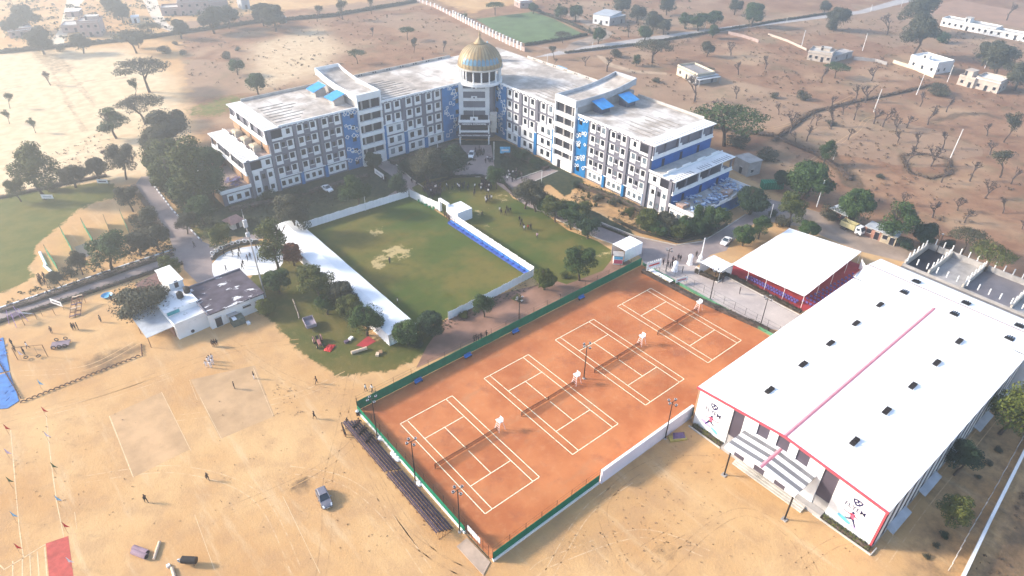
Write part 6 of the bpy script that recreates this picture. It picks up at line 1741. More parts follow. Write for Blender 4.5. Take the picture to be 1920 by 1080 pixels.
q = MB(); q.add([(1.2,-1,.5),(2.9,-1,.5),(2.9,1,.5),(1.2,1,.5),(1.2,-1,2.3),(2.35,-.95,2.3),(2.35,.95,2.3),(1.2,1,2.3),(2.9,-1,1.35),(2.9,1,1.35)], [(0,1,8,5,4),(1,2,9,8),(2,3,7,6,9),(3,0,4,7),(4,5,6,7),(8,9,6,5)]); q.build('cab', M['car_white'], t)
MB().add([(2.89,-.85,1.42),(2.89,.85,1.42),(2.42,.82,2.2),(2.42,-.82,2.2)], [(0,1,2,3)]).build('windscreen', M['car_glass'], t, loc=(.03,0,.02))
for s in (-1,1): MB().box(1.5,2.35,s*1.0-.01,s*1.0+.01,1.4,2.05).build('side_window', M['car_glass'], t)
for x in (-2.2, -1.4, 2.1):
    for s in (-1,1): wo_ = MB().tube((x,s*.75,.42),(x,s*1.06,.42),.42,n=14).build('wheel', M['rubber'], t); MB().tube((x,s*1.06,.42),(x,s*1.08,.42),.2,n=10).build('rim', M['chrome'], wo_)
for s in (-1,1): MB().box(2.88,2.93,s*.75-.15,s*.75+.15,.75,.95).build('headlight', M['headlight'], t)
# tractor and trailer
a, b = g(588,625), g(598,645); rz = math.atan2(b[1]-a[1], b[0]-a[0])
t = thing('tractor', 'old red brown tractor parked on the grass patch', 'tractor', (b[0], b[1], 0), rz)
q = MB(); q.add([(.1,-.32,.7),(1.5,-.26,.7),(1.5,.26,.7),(.1,.32,.7),(.1,-.32,1.3),(1.5,-.24,1.15),(1.5,.24,1.15),(.1,.32,1.3)], [(0,1,5,4),(1,2,6,5),(2,3,7,6),(3,0,4,7),(4,5,6,7),(3,2,1,0)]); q.build('bonnet', mat('tractor_red', (.30,.12,.11), .2, 1, .5), t)
q = MB(); q.box(-1.1,1.4,-.2,.2,.45,.7); q.build('chassis', M['black_metal'], t)
q = MB(); q.box(-1.0,-.5,-.25,.25,.9,1.05); q.box(-1.05,-.95,-.25,.25,1.05,1.45); q.build('seat', M['rubber'], t)
MB().torus((-.15,0,1.35),(.6,0,.8),.2,.03,12,4).build('steering_wheel', M['rubber'], t)
for s in (-1,1):
    wo_ = MB().tube((-.8,s*.55,.68),(-.8,s*.92,.68),.68,n=18).build('wheel', M['rubber'], t); MB().tube((-.8,s*.92,.68),(-.8,s*.94,.68),.32,n=12).build('rim', M['pale_wood'], wo_)
    wo_ = MB().tube((1.2,s*.5,.36),(1.2,s*.72,.36),.36,n=14).build('wheel', M['rubber'], t); MB().tube((1.2,s*.72,.36),(1.2,s*.74,.36),.18,n=10).build('rim', M['pale_wood'], wo_)
    q = MB(); q.torus((-.8,s*.74,.68),(0,1,0),.78,.06,14,4,arc=.5); q.build('mudguard', mat('tractor_red_b', (.34,.15,.14), .2, 1, .5), t)
MB().tube((.9,.18,1.2),(.9,.18,1.9),.04).build('exhaust', M['black_metal'], t)
c = g(582,612)
t = thing('trailer', 'grey box trailer hitched behind the tractor', 'trailer', (c[0], c[1], 0), rz)
q = MB(); q.box(-1.6,1.6,-1.0,1.0,.75,.85); q.box(-1.6,1.6,-1.05,-.97,.85,1.5); q.box(-1.6,1.6,.97,1.05,.85,1.5); q.box(-1.65,-1.58,-1,1,.85,1.5); q.box(1.58,1.65,-1,1,.85,1.5); q.build('cargo_bed', mat('trailer_grey', (.25,.22,.27), .15, 1, .6), t)
MB().tube((1.6,0,.6),(2.9,0,.55),.06).build('drawbar', M['black_metal'], t)
for s in (-1,1):
    wo_ = MB().tube((-.2,s*.8,.42),(-.2,s*1.05,.42),.42,n=14).build('wheel', M['rubber'], t); MB().tube((-.2,s*1.05,.42),(-.2,s*1.07,.42),.2,n=10).build('rim', M['chrome'], wo_)
# ------------------------------------------------------------------ festive tents and cloth walls around the lawn
def cloth_wall(name, label, pts, h, mm='white_cloth', fold=True, cat='wall'):
    t = thing(name, label, cat, (pts[0][0], pts[0][1], 0))
    R = random.Random(int(pts[0][0]*9)); mb = MB(); pm = MB()
    for (x0, y0), (x1, y1) in zip(pts[:-1], pts[1:]):
        l = math.hypot(x1-x0, y1-y0); n = max(2, int(l/.5)); ux, uy = (x1-x0)/l, (y1-y0)/l; P = []
        for i in range(n+1):
            o = (.07 if i % 2 else -.07)*R.uniform(.3, 1) if fold else 0; sag = -.10*abs(math.sin(math.pi*i*.5/3.0)) if fold else 0
            x, y = x0+ux*l*i/n-uy*o-pts[0][0], y0+uy*l*i/n+ux*o-pts[0][1]; P += [(x, y, .03), (x, y, h+sag)]
        mb.add(P, [(2*i, 2*i+2, 2*i+3, 2*i+1) for i in range(n)])
        k = max(1, round(l/3.0))
        for i in range(k+1): x, y = x0+ux*l*i/k-pts[0][0], y0+uy*l*i/k-pts[0][1]; MB().tube((x-uy*.09, y+ux*.09, 0), (x-uy*.09, y+ux*.09, h+.15), .035, n=5).build('pole', M['tin_sheet'], t)
    c = mb.build('cloth', M[mm], t); sm_ = c.modifiers.new('thickness', 'SOLIDIFY'); sm_.thickness = .02; return t
cloth_wall('cloth_wall', 'white cloth wall on the far left side of the fenced lawn, under the school', [(17.2,72.6),(30,72.3),(47.6,71.6)], 2.2)
cloth_wall('cloth_wall', 'white cloth wall between the far lawn corner and the white gate frame', [(47.8,71.4),(48.4,66),(49.6,59.6)], 2.5)
cloth_wall('cloth_wall', 'long white cloth wall from the cube tent along the blue sofas', [(48.9,50.4),(48.7,36),(48.5,20.4)], 2.5)
cloth_wall('cloth_wall', 'pale white cloth wall at the near side of the fenced lawn', [(23.6,18.9),(36,19.3),(48.3,20.2)], 2.1)
cloth_wall('cloth_wall', 'short white cloth wall beside the marquee near the hall annexe', [(110.5,-25.5),(104.5,-31.2)], 2.6)
t = thing('gate_frame', 'white square entrance frame beside the white cube tent', 'gate', (49.8, 57.6, 0))
q = MB(); q.box(-.35,.35,1.6,2.1,0,3.1); q.build('post', M['white_cloth'], t); q = MB(); q.box(-.35,.35,-2.1,-1.6,0,3.1); q.build('post', M['white_cloth'], t); q = MB(); q.box(-.35,.35,-2.1,2.1,3.1,3.7); q.build('lintel', M['white_cloth'], t)
def tent(label, x0, x1, y0, y1, h, rise, openside=None, name='white_tent', sides=True):
    t = thing(name, label, 'tent', ((x0+x1)/2, (y0+y1)/2, 0)); a, b = (x1-x0)/2, (y1-y0)/2
    q = MB(); long_y = b >= a
    n = 10
    if long_y:
        P = []
        for i in range(n+1):
            y = -b+2*b*i/n; s = -.08*(i % 2); P += [(-a,y,h+s),(0,y,h+rise+s),(a,y,h+s)]
        q.add(P, sum([[(3*i,3*i+1,3*i+4,3*i+3),(3*i+1,3*i+2,3*i+5,3*i+4)] for i in range(n)], [])); q.poly([(-a,-b,h),(a,-b,h),(0,-b,h+rise)]); q.poly([(-a,b,h),(0,b,h+rise),(a,b,h)])
    else:
        P = []
        for i in range(n+1):
            x = -a+2*a*i/n; s = -.08*(i % 2); P += [(x,-b,h+s),(x,0,h+rise+s),(x,b,h+s)]
        q.add(P, sum([[(3*i,3*i+3,3*i+4,3*i+1),(3*i+1,3*i+4,3*i+5,3*i+2)] for i in range(n)], []))
    o = q.build('roof', M['white_sheet'], t); o.modifiers.new('thickness', 'SOLIDIFY').thickness = .04
    for s, nm in ((0,'-x'),(1,'+x'),(2,'-y'),(3,'+y')):
        if openside and nm in openside: continue
        q = MB(); c = {0:[(-a,-b),(-a,b)],1:[(a,-b),(a,b)],2:[(-a,-b),(a,-b)],3:[(-a,b),(a,b)]}[s]
        (xa,ya),(xb,yb) = c; l = math.hypot(xb-xa, yb-ya); k = max(4, int(l/.5)); P = []
        for i in range(k+1):
            o_ = .05 if i % 2 else -.05; nx, ny = (o_, 0) if s < 2 else (0, o_); x, y = xa+(xb-xa)*i/k+nx, ya+(yb-ya)*i/k+ny; P += [(x,y,.03),(x,y,h-.02)]
        q.add(P, [(2*i,2*i+2,2*i+3,2*i+1) for i in range(k)]); o = q.build('side_cloth', M['white_cloth'], t); o.modifiers.new('thickness', 'SOLIDIFY').thickness = .02
    for x in (-a+.1, a-.1):
        for y in (-b+.1, b-.1): MB().tube((x,y,0),(x,y,h-.05),.04,n=5).build('pole', M['tin_sheet'], t)
    return t
tent('very long white tent with ridged roof along the left edge of the fenced lawn', 9.6, 15.9, 19.2, 74.0, 2.7, .55, ('+x',))
tent('white cube tent standing in the line of white cloth walls on the lawn', 49.3, 54.0, 50.9, 55.9, 3.0, .05)
tent('white box tent between the road and the second lawn corner', 69.0, 75.2, 11.2, 15.3, 3.2, .05, ('-x',))
tent('small white tent at the corner of the red carpet marquee', 78.6, 83.6, -8.6, -3.2, 3.4, .2, ('-y','-x'))
t = thing('ticket_booth', 'tiny flat roofed printed booth beside the white box tent', 'booth', g(1158,492)[:2]+(0,), math.radians(-45))
MB().box(-1.1,1.1,-1.0,1.0,0,2.3).build('body', M['white_paint'], t); MB().box(-1.25,1.25,-1.15,1.15,2.3,2.45).build('roof', M['concrete'], t); MB().box(-1.0,1.0,-1.03,-1.0,1.5,2.2).build('sign_panel', M['poster_cyan'], t); MB().box(-1.0,1.0,-1.03,-1.0,.3,1.3).build('sign_panel', M['poster_pink'], t)
MB().box(1.1,1.12,-.5,.6,.1,2.0).build('door', M['dark_opening'], t)
for i in range(16):
    y = 51.5-i*1.98
    t = thing('sofa', '%s blue covered sofa along the white cloth wall, counted from the cube tent' % nth(i), 'sofa', (47.6, y, 0), 0, 'blue sofas along the white cloth wall')
    if i == 0:
        S_ = [MB().box(-.38,.38,-.88,.88,.05,.45).mesh('seat', M['blue_sofa']), MB().box(.38,.58,-.88,.88,.05,.92).mesh('backrest', M['tarpaulin_blue']), MB().box(-.38,.38,-.97,-.88,.05,.62).mesh('armrest', M['blue_sofa']), MB().box(-.38,.38,.88,.97,.05,.62).mesh('armrest', M['blue_sofa'])]
    for me in S_: link(me.name.split('.')[0], me, t)
# green chairs stacked near the cloth wall
for i in range(9):
    p = g(786+i*3.4+(i % 2)*1.5, 380+i*1.7+(i % 2)*2)
    t = thing('plastic_chair', '%s green plastic chair in the pile by the white cloth wall' % nth(i), 'chair', (p[0], p[1], 0), i*.7, 'green chairs piled on the lawn')
    MB().box(-.25,.25,-.25,.25,.4,.45).build('seat', M['green_plastic'], t); MB().box(-.25,.25,.22,.27,.45,.9).build('backrest', M['green_plastic'], t)
    for sx in (-.22,.22):
        for sy in (-.22,.22): MB().tube((sx,sy,0),(sx,sy,.4),.025,n=4).build('leg', M['green_plastic'], t)
# marquee
t = thing('marquee', 'large flat white marquee roof on poles over red carpet', 'marquee', (94.5, -17.3, 0))
MZ = 3.1
MQ = [g(1372,495,MZ)[:2], g(1480,428,MZ)[:2], g(1615,472,MZ)[:2], g(1508,556,MZ)[:2]]
q = MB(lambda x, y, z: (x-94.5, y+17.3, z)); N = 16; P = []
for j in range(N+1):
    for i in range(N+1):
        u, v = i/N, j/N; x = (1-v)*((1-u)*MQ[0][0]+u*MQ[1][0])+v*((1-u)*MQ[3][0]+u*MQ[2][0]); y = (1-v)*((1-u)*MQ[0][1]+u*MQ[1][1])+v*((1-u)*MQ[3][1]+u*MQ[2][1])
        P.append((x, y, MZ+.07*math.sin(math.pi*u)*math.sin(math.pi*v)-.10*abs(math.sin(u*math.pi*4))*(1)))
q.add(P, [(j*(N+1)+i, j*(N+1)+i+1, (j+1)*(N+1)+i+1, (j+1)*(N+1)+i) for j in range(N) for i in range(N)]); o = q.build('roof', M['white_sheet'], t); o.modifiers.new('thickness', 'SOLIDIFY').thickness = .05
for k in range(4):
    (xa, ya), (xb, yb) = MQ[k], MQ[(k+1) % 4]
    for i in range(4): x, y = xa+(xb-xa)*i/4, ya+(yb-ya)*i/4; MB().tube((x-94.5,y+17.3,0),(x-94.5,y+17.3,MZ),.05,n=6).build('pole', M['white_paint'], t)
structure(sheet('red_carpet', [(82.2,-3.4),(84.4,-7.4),(84.6,-26.3),(104,-31.0),(112.5,-25),(110,-7.0),(90,-7.0)], .024, M['red_carpet']))
chm = [MB().box(-.24,.24,-.24,.24,.42,.47).mesh('seat', M['blue_sofa']), MB().box(-.24,.24,.21,.26,.47,.95).mesh('backrest', mat('chair_violet', (.10,.07,.27), .2, 2, .7))]
q = MB()
for sx in (-.2,.2):
    for sy in (-.2,.2): q.tube((sx,sy,0),(sx,sy,.42),.02,n=4)
chm.append(q.mesh('leg_frame', M['black_metal']))
ch = []
for i in range(36): ch.append((85.6+(i % 2)*.9, -11.5-(i//2)*.72, 'in the double row facing the plaza'))
for i in range(56): ch.append((87.5+(i//4)*1.45, -24.6-(i % 4)*.85+(i//4)*(-.12), 'in the block beside the sports hall'))
cnt = {}
for x, y, w_ in ch:
    cnt[w_] = cnt.get(w_, 0)+1
    t = thing('banquet_chair', '%s blue covered chair under the marquee, %s' % (nth(cnt[w_]-1), w_), 'chair', (x, y, .03), math.radians(90), 'blue chairs under the marquee')
    for me in chm: link(me.name.split('.')[0], me, t)
# ------------------------------------------------------------------ houses
def opening(t, F, s, w_, z0, z1, nm='window', m_='dark_opening'):
    q = MB(F); q.box(s, s+w_, .02, .05, z0, z1); o = q.build(nm, M[m_], t)
    f = MB(F); f.box(s-.1, s+w_+.1, .0, .12, z0-.1, z0); f.box(s-.1, s+w_+.1, .0, .3, z1, z1+.08); f.build('frame', M['pale_concrete'], o)
def house(pa, pb, depth, h, label, wall, roof='pale_concrete', cat='house', name='flat_roof_house', nwin=3, door=True, room=None, parapet=.7, porch=None, side='pale_concrete', second=None):
    A, B = g(*pa), g(*pb); l = math.dist(A, B); ux, uy = (B[0]-A[0])/l, (B[1]-A[1])/l
    t = thing(name, label, cat, ((A[0]+B[0])/2, (A[1]+B[1])/2, 0), math.atan2(uy, ux))
    # local: x along the front, y towards the back
    q = MB(); q.box(-l/2, l/2, 0, depth, 0, h); q.build('wall', M[wall], t)
    q = MB(); q.box(-l/2-.2, l/2+.2, -.25, depth+.2, h, h+.18); q.build('roof', M[roof], t)
    if parapet:
        q = MB()
        for (x0,x1,y0,y1) in ((-l/2,l/2,-.02,.14),(-l/2,l/2,depth-.14,depth),(-l/2,-l/2+.15,.14,depth-.14),(l/2-.15,l/2,.14,depth-.14)): q.box(x0,x1,y0,y1,h+.18,h+.18+parapet)
        q.build('parapet', M[wall], t)
    F = lambda s, d, z: (s, -d, z)
    for i in range(nwin):
        s = -l/2+(i+.5)*l/nwin-.5
        if door and i == nwin//2: opening(t, F, s, 1.1, .05, 2.2, 'door')
        else: opening(t, F, s, 1.1, 1.1, 2.3)
        if h > 5.2: opening(t, F, s, 1.1, h/2+1.0, h/2+2.2)
    Fs = lambda s, d, z: (l/2+d, s, z)
    for i in range(max(1, int(depth/4))): opening(t, Fs, 1.2+i*3.6, 1.0, 1.1, 2.2)
    Fl = lambda s, d, z: (-l/2-d, s, z)
    opening(t, Fl, depth*.4, 1.0, 1.1, 2.2)
    if room:
        x0, x1, y0, y1, rh = room; q = MB(); q.box(x0*l, x1*l, y0*depth, y1*depth, h+.18, h+.18+rh); o = q.build('roof_room', M[wall], t)
        q = MB(); q.box(x0*l-.2, x1*l+.2, y0*depth-.25, y1*depth+.2, h+.18+rh, h+.3+rh); q.build('roof', M[roof], o)
        q = MB(); q.box((x0+.02)*l, (x0+.02)*l+.9, y0*depth-.03, y0*depth, h+.2, h+2.1); q.build('door', M['dark_opening'], o)
    if porch:
        x0, x1, d, ph = porch; q = MB(); q.box(x0*l, x1*l, -d, -.26, ph, ph+.15); q.build('porch_roof', M['tin_sheet'], t)
        for x in (x0*l+.15, x1*l-.15): MB().box(x-.12, x+.12, -d+.05, -d+.3, 0, ph).build('porch_post', M[wall], t)
    return t
M['cream'] = mat('cream', (.62,.55,.42), .1, .4, .8, stain=.4)
M['beige'] = mat('beige', (.50,.43,.37), .1, .4, .8, stain=.4)
M['wash_white'] = mat('wash_white', (.76,.76,.76), .06, .4, .7, stain=.3)
M['dark_roof'] = mat('dark_roof', (.25,.23,.23), .15, .5, .9, stain=.3)
M['haze_brick'] = mat('haze_brick', (.40,.30,.27), .15, .5, .9, stain=.3)
house((1268,140),(1305,158),8.5,3.4,'cream single storey house with porch on the brown field','cream','dark_roof',nwin=3,porch=None)
house((1304,160),(1344,153),5,2.8,'low grey annexe with tin porch beside the cream house','concrete','tin_sheet',cat='annexe',name='annexe',nwin=2,parapet=0,porch=(-.5,.5,2.0,2.4))
house((1512,112),(1556,119),9,3.4,'unfinished beige house with the dark tree beside it','beige','pale_concrete',nwin=4,room=(-.1,.3,.6,.95,1.2))
house((1556,119),(1596,108),5,2.6,'low grey lean to next to the unfinished beige house','concrete','concrete',cat='shed',name='lean_to',nwin=2,parapet=.2)
house((1702,124),(1752,140),10,4.2,'bright white villa with roof statue niche','wash_white','wash_white',nwin=3,room=(-.1,.1,.05,.2,1.8))
house((1793,158),(1822,166),7,3.3,'beige house at the right edge, left block with the loggia','beige','beige',nwin=2,room=(-.4,.1,.3,.9,2.2))
house((1823,165),(1868,176),9,4.0,'beige house at the right edge, main block with flat white roof','beige','wash_white',nwin=3)
house((1762,48),(1862,68),8,3.2,'long white single storey row with two roof rooms at the upper right','wash_white','pale_concrete',nwin=9,room=(-.12,-.02,.3,.8,2.2))
house((1862,68),(1925,80),7,2.4,'white courtyard wall block continuing the long white row','wash_white','pale_concrete',cat='outbuilding',name='outbuilding',nwin=4)
house((1111,44),(1142,49),14,4.6,'cream building with pale tin roof behind the green pitch','wash_white','tin_sheet',nwin=3,parapet=0)
house((1142,49),(1172,42),6,3.6,'grey store attached to the tin roofed building','concrete','tin_sheet',cat='annexe',name='annexe',nwin=2,parapet=0)
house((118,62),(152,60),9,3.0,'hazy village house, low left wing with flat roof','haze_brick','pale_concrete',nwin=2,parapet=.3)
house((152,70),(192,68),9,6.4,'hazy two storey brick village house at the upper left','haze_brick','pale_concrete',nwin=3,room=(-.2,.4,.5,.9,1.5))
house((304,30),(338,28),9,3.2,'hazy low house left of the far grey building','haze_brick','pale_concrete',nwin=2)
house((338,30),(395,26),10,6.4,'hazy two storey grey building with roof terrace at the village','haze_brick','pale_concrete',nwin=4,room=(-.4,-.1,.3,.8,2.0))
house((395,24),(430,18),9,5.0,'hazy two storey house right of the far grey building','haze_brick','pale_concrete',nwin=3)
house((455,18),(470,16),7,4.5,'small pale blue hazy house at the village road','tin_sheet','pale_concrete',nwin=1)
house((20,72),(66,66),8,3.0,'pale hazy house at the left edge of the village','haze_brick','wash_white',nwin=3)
house((527,44),(538,43),3,2.8,'tiny white hut at the hedge of the far field','wash_white','wash_white',cat='hut',name='hut',nwin=1,parapet=0)
house((248,44),(262,43),5,2.8,'tiny white roofed hut in the middle of the village edge','wash_white','wash_white',cat='hut',name='hut',nwin=1,parapet=0)
house((125,32),(150,31),6,2.6,'faint hazy shed above the village lane','haze_brick','wash_white',cat='shed',name='shed',nwin=1,parapet=0)
house((975,16),(998,14),8,3,'hazy pinkish house beyond the green pitch','haze_brick','wash_white',nwin=2)
house((1374,318),(1400,332),5,4.3,'tall narrow concrete room behind the right terraces','concrete','concrete',cat='outbuilding',name='outbuilding',nwin=1,parapet=0)
# brick shacks by the truck
for (pa, pb, d, h, lb, wl) in (((1552,405),(1585,421),3.5,2.3,'brick shack with round wall openings left of the truck','brick'), ((1618,440),(1648,452),3.5,2.5,'patched brick shack right of the truck','brick'), ((1648,453),(1676,462),3.5,2.6,'white and red patched shack under the tall green tree','straw_wall')):
    house(pa, pb, d, h, lb, wl, 'tin_sheet', cat='shack', name='shack', nwin=2, parapet=0)
# white house with the tar roof (near left)
t = thing('tar_roof_house', 'low white house with a dark stained tar roof beside the mast', 'house', (-15.6, 46.4, 0), math.radians(2))
MB().box(0,11.6,0,11.6,0,3.6).build('wall', M['wash_white'], t); MB().box(-.2,11.8,-.3,11.9,3.6,3.85).build('roof', M['tar_roof'], t)
q = MB(); q.box(-.2,11.8,11.6,11.9,3.85,4.15); q.box(-.2,.0,-.3,11.6,3.85,4.1); q.build('parapet', M['grey_paint'], t)
F = lambda s, d, z: (s, -d, z)
opening(t, F, 1.0, 1.3, .05, 2.3, 'door'); opening(t, F, 6.9, 1.7, 2.0, 2.5); opening(t, F, 9.6, 1.6, 2.0, 2.5)
t = thing('awning_shed', 'small grey porch shed with white sheet against the tar roofed house', 'shed', (-10.8, 45.6, 0))
MB().box(-1.2,1.4,-1.4,.6,0,1.5).build('body', mat('canvas_green', (.10,.115,.09), .2, 1, .9), t); MB().box(-1.5,.6,-.2,.9,2.0,2.1).build('awning', M['concrete'], t); MB().box(-.9,-.1,-1.2,.2,1.52,1.6).build('sheet', M['white_cloth'], t)
t = thing('whitewashed_block', 'patchy whitewashed two level block beside the tin roofed shed', 'house', (-18.8, 50, 0), math.radians(4))
MB().box(-3.2,3.2,-2.6,1.6,0,3.0).build('wall', M['wash_white'], t); MB().box(-3.3,3.3,1.6,12.0,0,4.2).build('rear_wall', M['wash_white'], t)
MB().box(-3.3,3.3,-2.7,1.6,3.0,3.12).build('roof', M['patchy_whitewash'], t); MB().box(-3.4,3.4,1.5,12.1,4.2,4.35).build('roof', M['patchy_whitewash'], t)
q = MB(); q.box(-3.3,3.3,-2.7,-2.55,3.12,3.9); q.box(-3.3,-3.15,-2.55,1.5,3.12,3.7); q.box(3.15,3.3,-2.55,1.5,3.12,3.7); q.build('parapet', M['wash_white'], t)
q = MB(); q.box(.6,3.4,8.6,15.6,0,5.9); q.build('upper_room', M['wash_white'], t); MB().box(.4,3.6,8.4,15.8,5.9,6.05).build('roof', M['wash_white'], t)
q = MB(); q.box(1.6,2.4,8.55,8.6,4.6,6.2); q.build('door', M['dark_opening'], t)
q = MB(); q.box(-3.0,-.6,1.44,1.5,3.4,4.15); q.build('blue_board', M['teal'], t)
q = MB(); q.tube((-.4,-2.63,.7),(-.4,-2.75,.7),.35,n=14); q.build('wall_tyre', M['rubber'], t)
opening(t, F, 1.0, .5, 1.9, 2.3)
for i, (x, y) in enumerate(((-18.0, 55.0), (-16.3, 56.0))):
    tk = thing('water_tank', '%s black water tank on the whitewashed block roof' % ('left', 'right')[i], 'water tank', (x, y, 4.35), 0, 'black water tanks on the whitewashed block')
    MB().lathe([(.62,0),(.66,.1),(.64,.5),(.66,.55),(.64,1.0),(.5,1.2),(.2,1.3),(.2,1.38),(.01,1.4)], 16).build('tank', M['rubber'], tk); MB().tube((0,0,1.38),(0,0,1.46),.22,n=12).build('lid', M['black_metal'], tk)
t = thing('tin_shed', 'open sided shed with grey corrugated tin roof under the wide dusty tree', 'shed', (-24.0, 54, 0), math.radians(3))
q = MB(); q.add([(-3.4,-6.0,2.7),(1.9,-6.0,2.9),(1.9,6,3.3),(-3.4,6,3.1),(-3.4,-6.0,2.6),(1.9,-6.0,2.8),(1.9,6,3.2),(-3.4,6,3.0)], [(0,1,2,3),(7,6,5,4),(0,4,5,1),(1,5,6,2),(2,6,7,3),(3,7,4,0)])
q.build('roof', M['tin_sheet'], t)
for x in (-3.2, 1.7):
    for y in (-5.7, 0, 5.7): MB().tube((x,y,0),(x,y,2.7),.07,n=6).build('post', M['rusty_pipe'], t)
MB().box(1.6,1.75,-5.5,5.5,0,2.4).build('back_wall', M['brick'], t)
t = thing('tiled_shed', 'steep brown roofed lean to behind the wide dusty tree', 'shed', (-20.3, 65, 0), math.radians(4))
MB().add([(-3.2,-2,2.2),(2.2,-2,2.9),(2.2,2.6,4.4),(-3.2,2.6,3.4),(-3.2,-2,2.1),(2.2,-2,2.8),(2.2,2.6,4.3),(-3.2,2.6,3.3)], [(0,1,2,3),(7,6,5,4),(0,4,5,1),(1,5,6,2),(2,6,7,3),(3,7,4,0)]).build('roof', mat('brown_sheet', (.16,.085,.075), .2, 1, .7), t)
MB().box(-2.8,1.9,-1.6,2.2,0,2.1).build('wall', M['brick'], t)
# thatched hut
t = thing('thatched_hut', 'small hut with pink brown hipped roof by the left end of the school', 'hut', g(441,424)[:2]+(0,), math.radians(10))
MB().box(-1.5,1.5,-1.5,1.5,0,1.9).build('wall', M['pale_concrete'], t); q = MB(); q.add([(-2.1,-2.1,1.8),(2.1,-2.1,1.8),(2.1,2.1,1.8),(-2.1,2.1,1.8),(-.9,0,3.1),(.9,0,3.1)], [(0,1,5,4),(1,2,5),(2,3,4,5),(3,0,4),(3,2,1,0)]); q.build('roof', mat('hut_roof', (.36,.20,.17), .15, 1, .8), t)
MB().box(-.4,.4,-1.53,-1.5,0,1.7).build('door', M['dark_opening'], t)
# green roofed container
t = thing('green_container', 'long green ribbed container beside the road behind the school', 'container', g(1446,353)[:2]+(0,), math.radians(-38))
MB().box(-3,3,-1.2,1.2,.2,2.2).build('body', M['green_screen'], t); q = MB()
for i in range(9): q.box(-2.9+i*.7,-2.75+i*.7,-1.28,1.28,.25,2.28)
q.build('rib', M['green_plastic'], t)
# open tanks with column stubs
t = thing('concrete_tank', 'unfinished open concrete tanks with pale rims behind the hall annexe', 'tank', (125, -44, 0))
def TT(x, y, z): return (x-125, y+44, z)
ys = (-31.8,-37.2,-44.6,-54.5,-64)
for y in ys: MB(TT).box(119.6, 132.4, y-.2, y+.2, 0, 1.9).build('cross_wall', M['pale_concrete'], t)
q = MB(TT); q.box(119.3,119.6,-64.3,-31.5,0,1.0); q.box(132.4,132.7,-64.3,-31.5,0,1.9); q.build('long_wall', M['concrete'], t)
q = MB(TT); q.box(104.5,119.3,-64,-31.5,0,.35); q.build('apron', mat('apron_grey', (.17,.16,.16), .2, .5, .9, stain=.3), t)
for a_, b_, zz, mm in ((-36.9,-32.1,.3,'dark_opening'), (-44.35,-37.45,.5,'concrete'), (-54.25,-44.85,.5,'tank_floor'), (-63.75,-54.75,.5,'concrete')):
    if mm == 'tank_floor': M[mm] = mat('tank_floor', (.16,.145,.16), .2, .3, .35, stain=.2)
    q = MB(TT); q.box(119.6,132.4,a_,b_,zz-.2,zz); q.build('basin_floor', M[mm], t)
q = MB(TT)
stubs = [(119.45, y) for y in np.arange(-63,-31,2.2)] + [(132.6, y) for y in np.arange(-63.5,-31,1.9)] + [(x, y) for y in ys[:4] for x in np.arange(121,132,2.3)]
st = MB(); st.tube((0,0,0),(0,0,1.5),.14,n=6); sm_ = st.mesh('column_stub', M['white_paint'])
for x, y in stubs: link('column_stub', sm_, t, TT(x, y, 1.9))
# thin lamp at the tank corner
floodlight(*g(1753,478)[:2], 6.0, 'thin street lamp at the far corner of the open tanks', heads=1, name='street_lamp')
# ------------------------------------------------------------------ walls on the far side
def wall_line(name, label, pts, h, w_=.25, mm='pale_concrete', pillars=0, ph=.5, z0=0):
    t = thing(name, label, 'wall', (pts[0][0], pts[0][1], z0)); P = [(x-pts[0][0], y-pts[0][1]) for x, y in pts]
    ribbon('x', P, w_, h, None, ret=True).build('wall', M[mm], t)
    if pillars:
        q = MB(); q.box(-.3,.3,-.3,.3,0,h+ph); q.box(-.38,.38,-.38,.38,h+ph,h+ph+.15); me = q.mesh('pillar', M['white_paint'])
        for (x0, y0), (x1, y1) in zip(P[:-1], P[1:]):
            l = math.hypot(x1-x0, y1-y0); n = max(1, round(l/pillars))
            for i in range(n): link('pillar', me, t, (x0+(x1-x0)*i/n, y0+(y1-y0)*i/n, 0))
    return t
wall_line('boundary_wall', 'pinkish boundary wall with white pillars behind the dome', G2([(850,32),(900,58),(950,82),(984,97)]), 1.9, .3, 'haze_brick', 3.2, 1.3)
wall_line('boundary_wall', 'thin pinkish boundary wall climbing to the top edge left of the green pitch', G2([(780,2),(815,14),(850,32)]), 1.4, .3, 'haze_brick', 4, .6)
wall_line('boundary_wall', 'red earth coloured wall by the far road on the right', G2([(1365,64),(1392,70),(1422,80)]), 1.4, .3, 'haze_brick')
wall_line('boundary_wall', 'long low boundary wall left of the unfinished beige house', G2([(1440,66),(1475,78),(1512,95)]), 1.0, .25, 'beige')
wall_line('boundary_wall', 'beige compound wall before the white villa', G2([(1674,118),(1712,130),(1750,146)]), 1.4, .25, 'cream')
wall_line('boundary_wall', 'grey wall between the unfinished house and the villa', G2([(1600,112),(1640,116),(1662,122)]), 1.4, .25, 'concrete')
t = thing('boundary_wall', 'long white capped boundary wall running up the lower right corner', 'wall', (0, 0, 0))
P = G2([(1795,1100),(1850,985),(1900,885),(1945,795)]); ribbon('x', P, .35, 1.5, None, ret=True).build('wall', M['pale_concrete'], t); q = ribbon('x', P, .42, .12, None, z0=1.5, ret=True); q.build('coping', M['white_paint'], t)
t = thing('wire_fence', 'three wire fence with pale posts inside the white capped wall', 'fence', (0, 0, 0)); P = G2([(1778,1070),(1810,1010),(1860,925),(1920,815)])
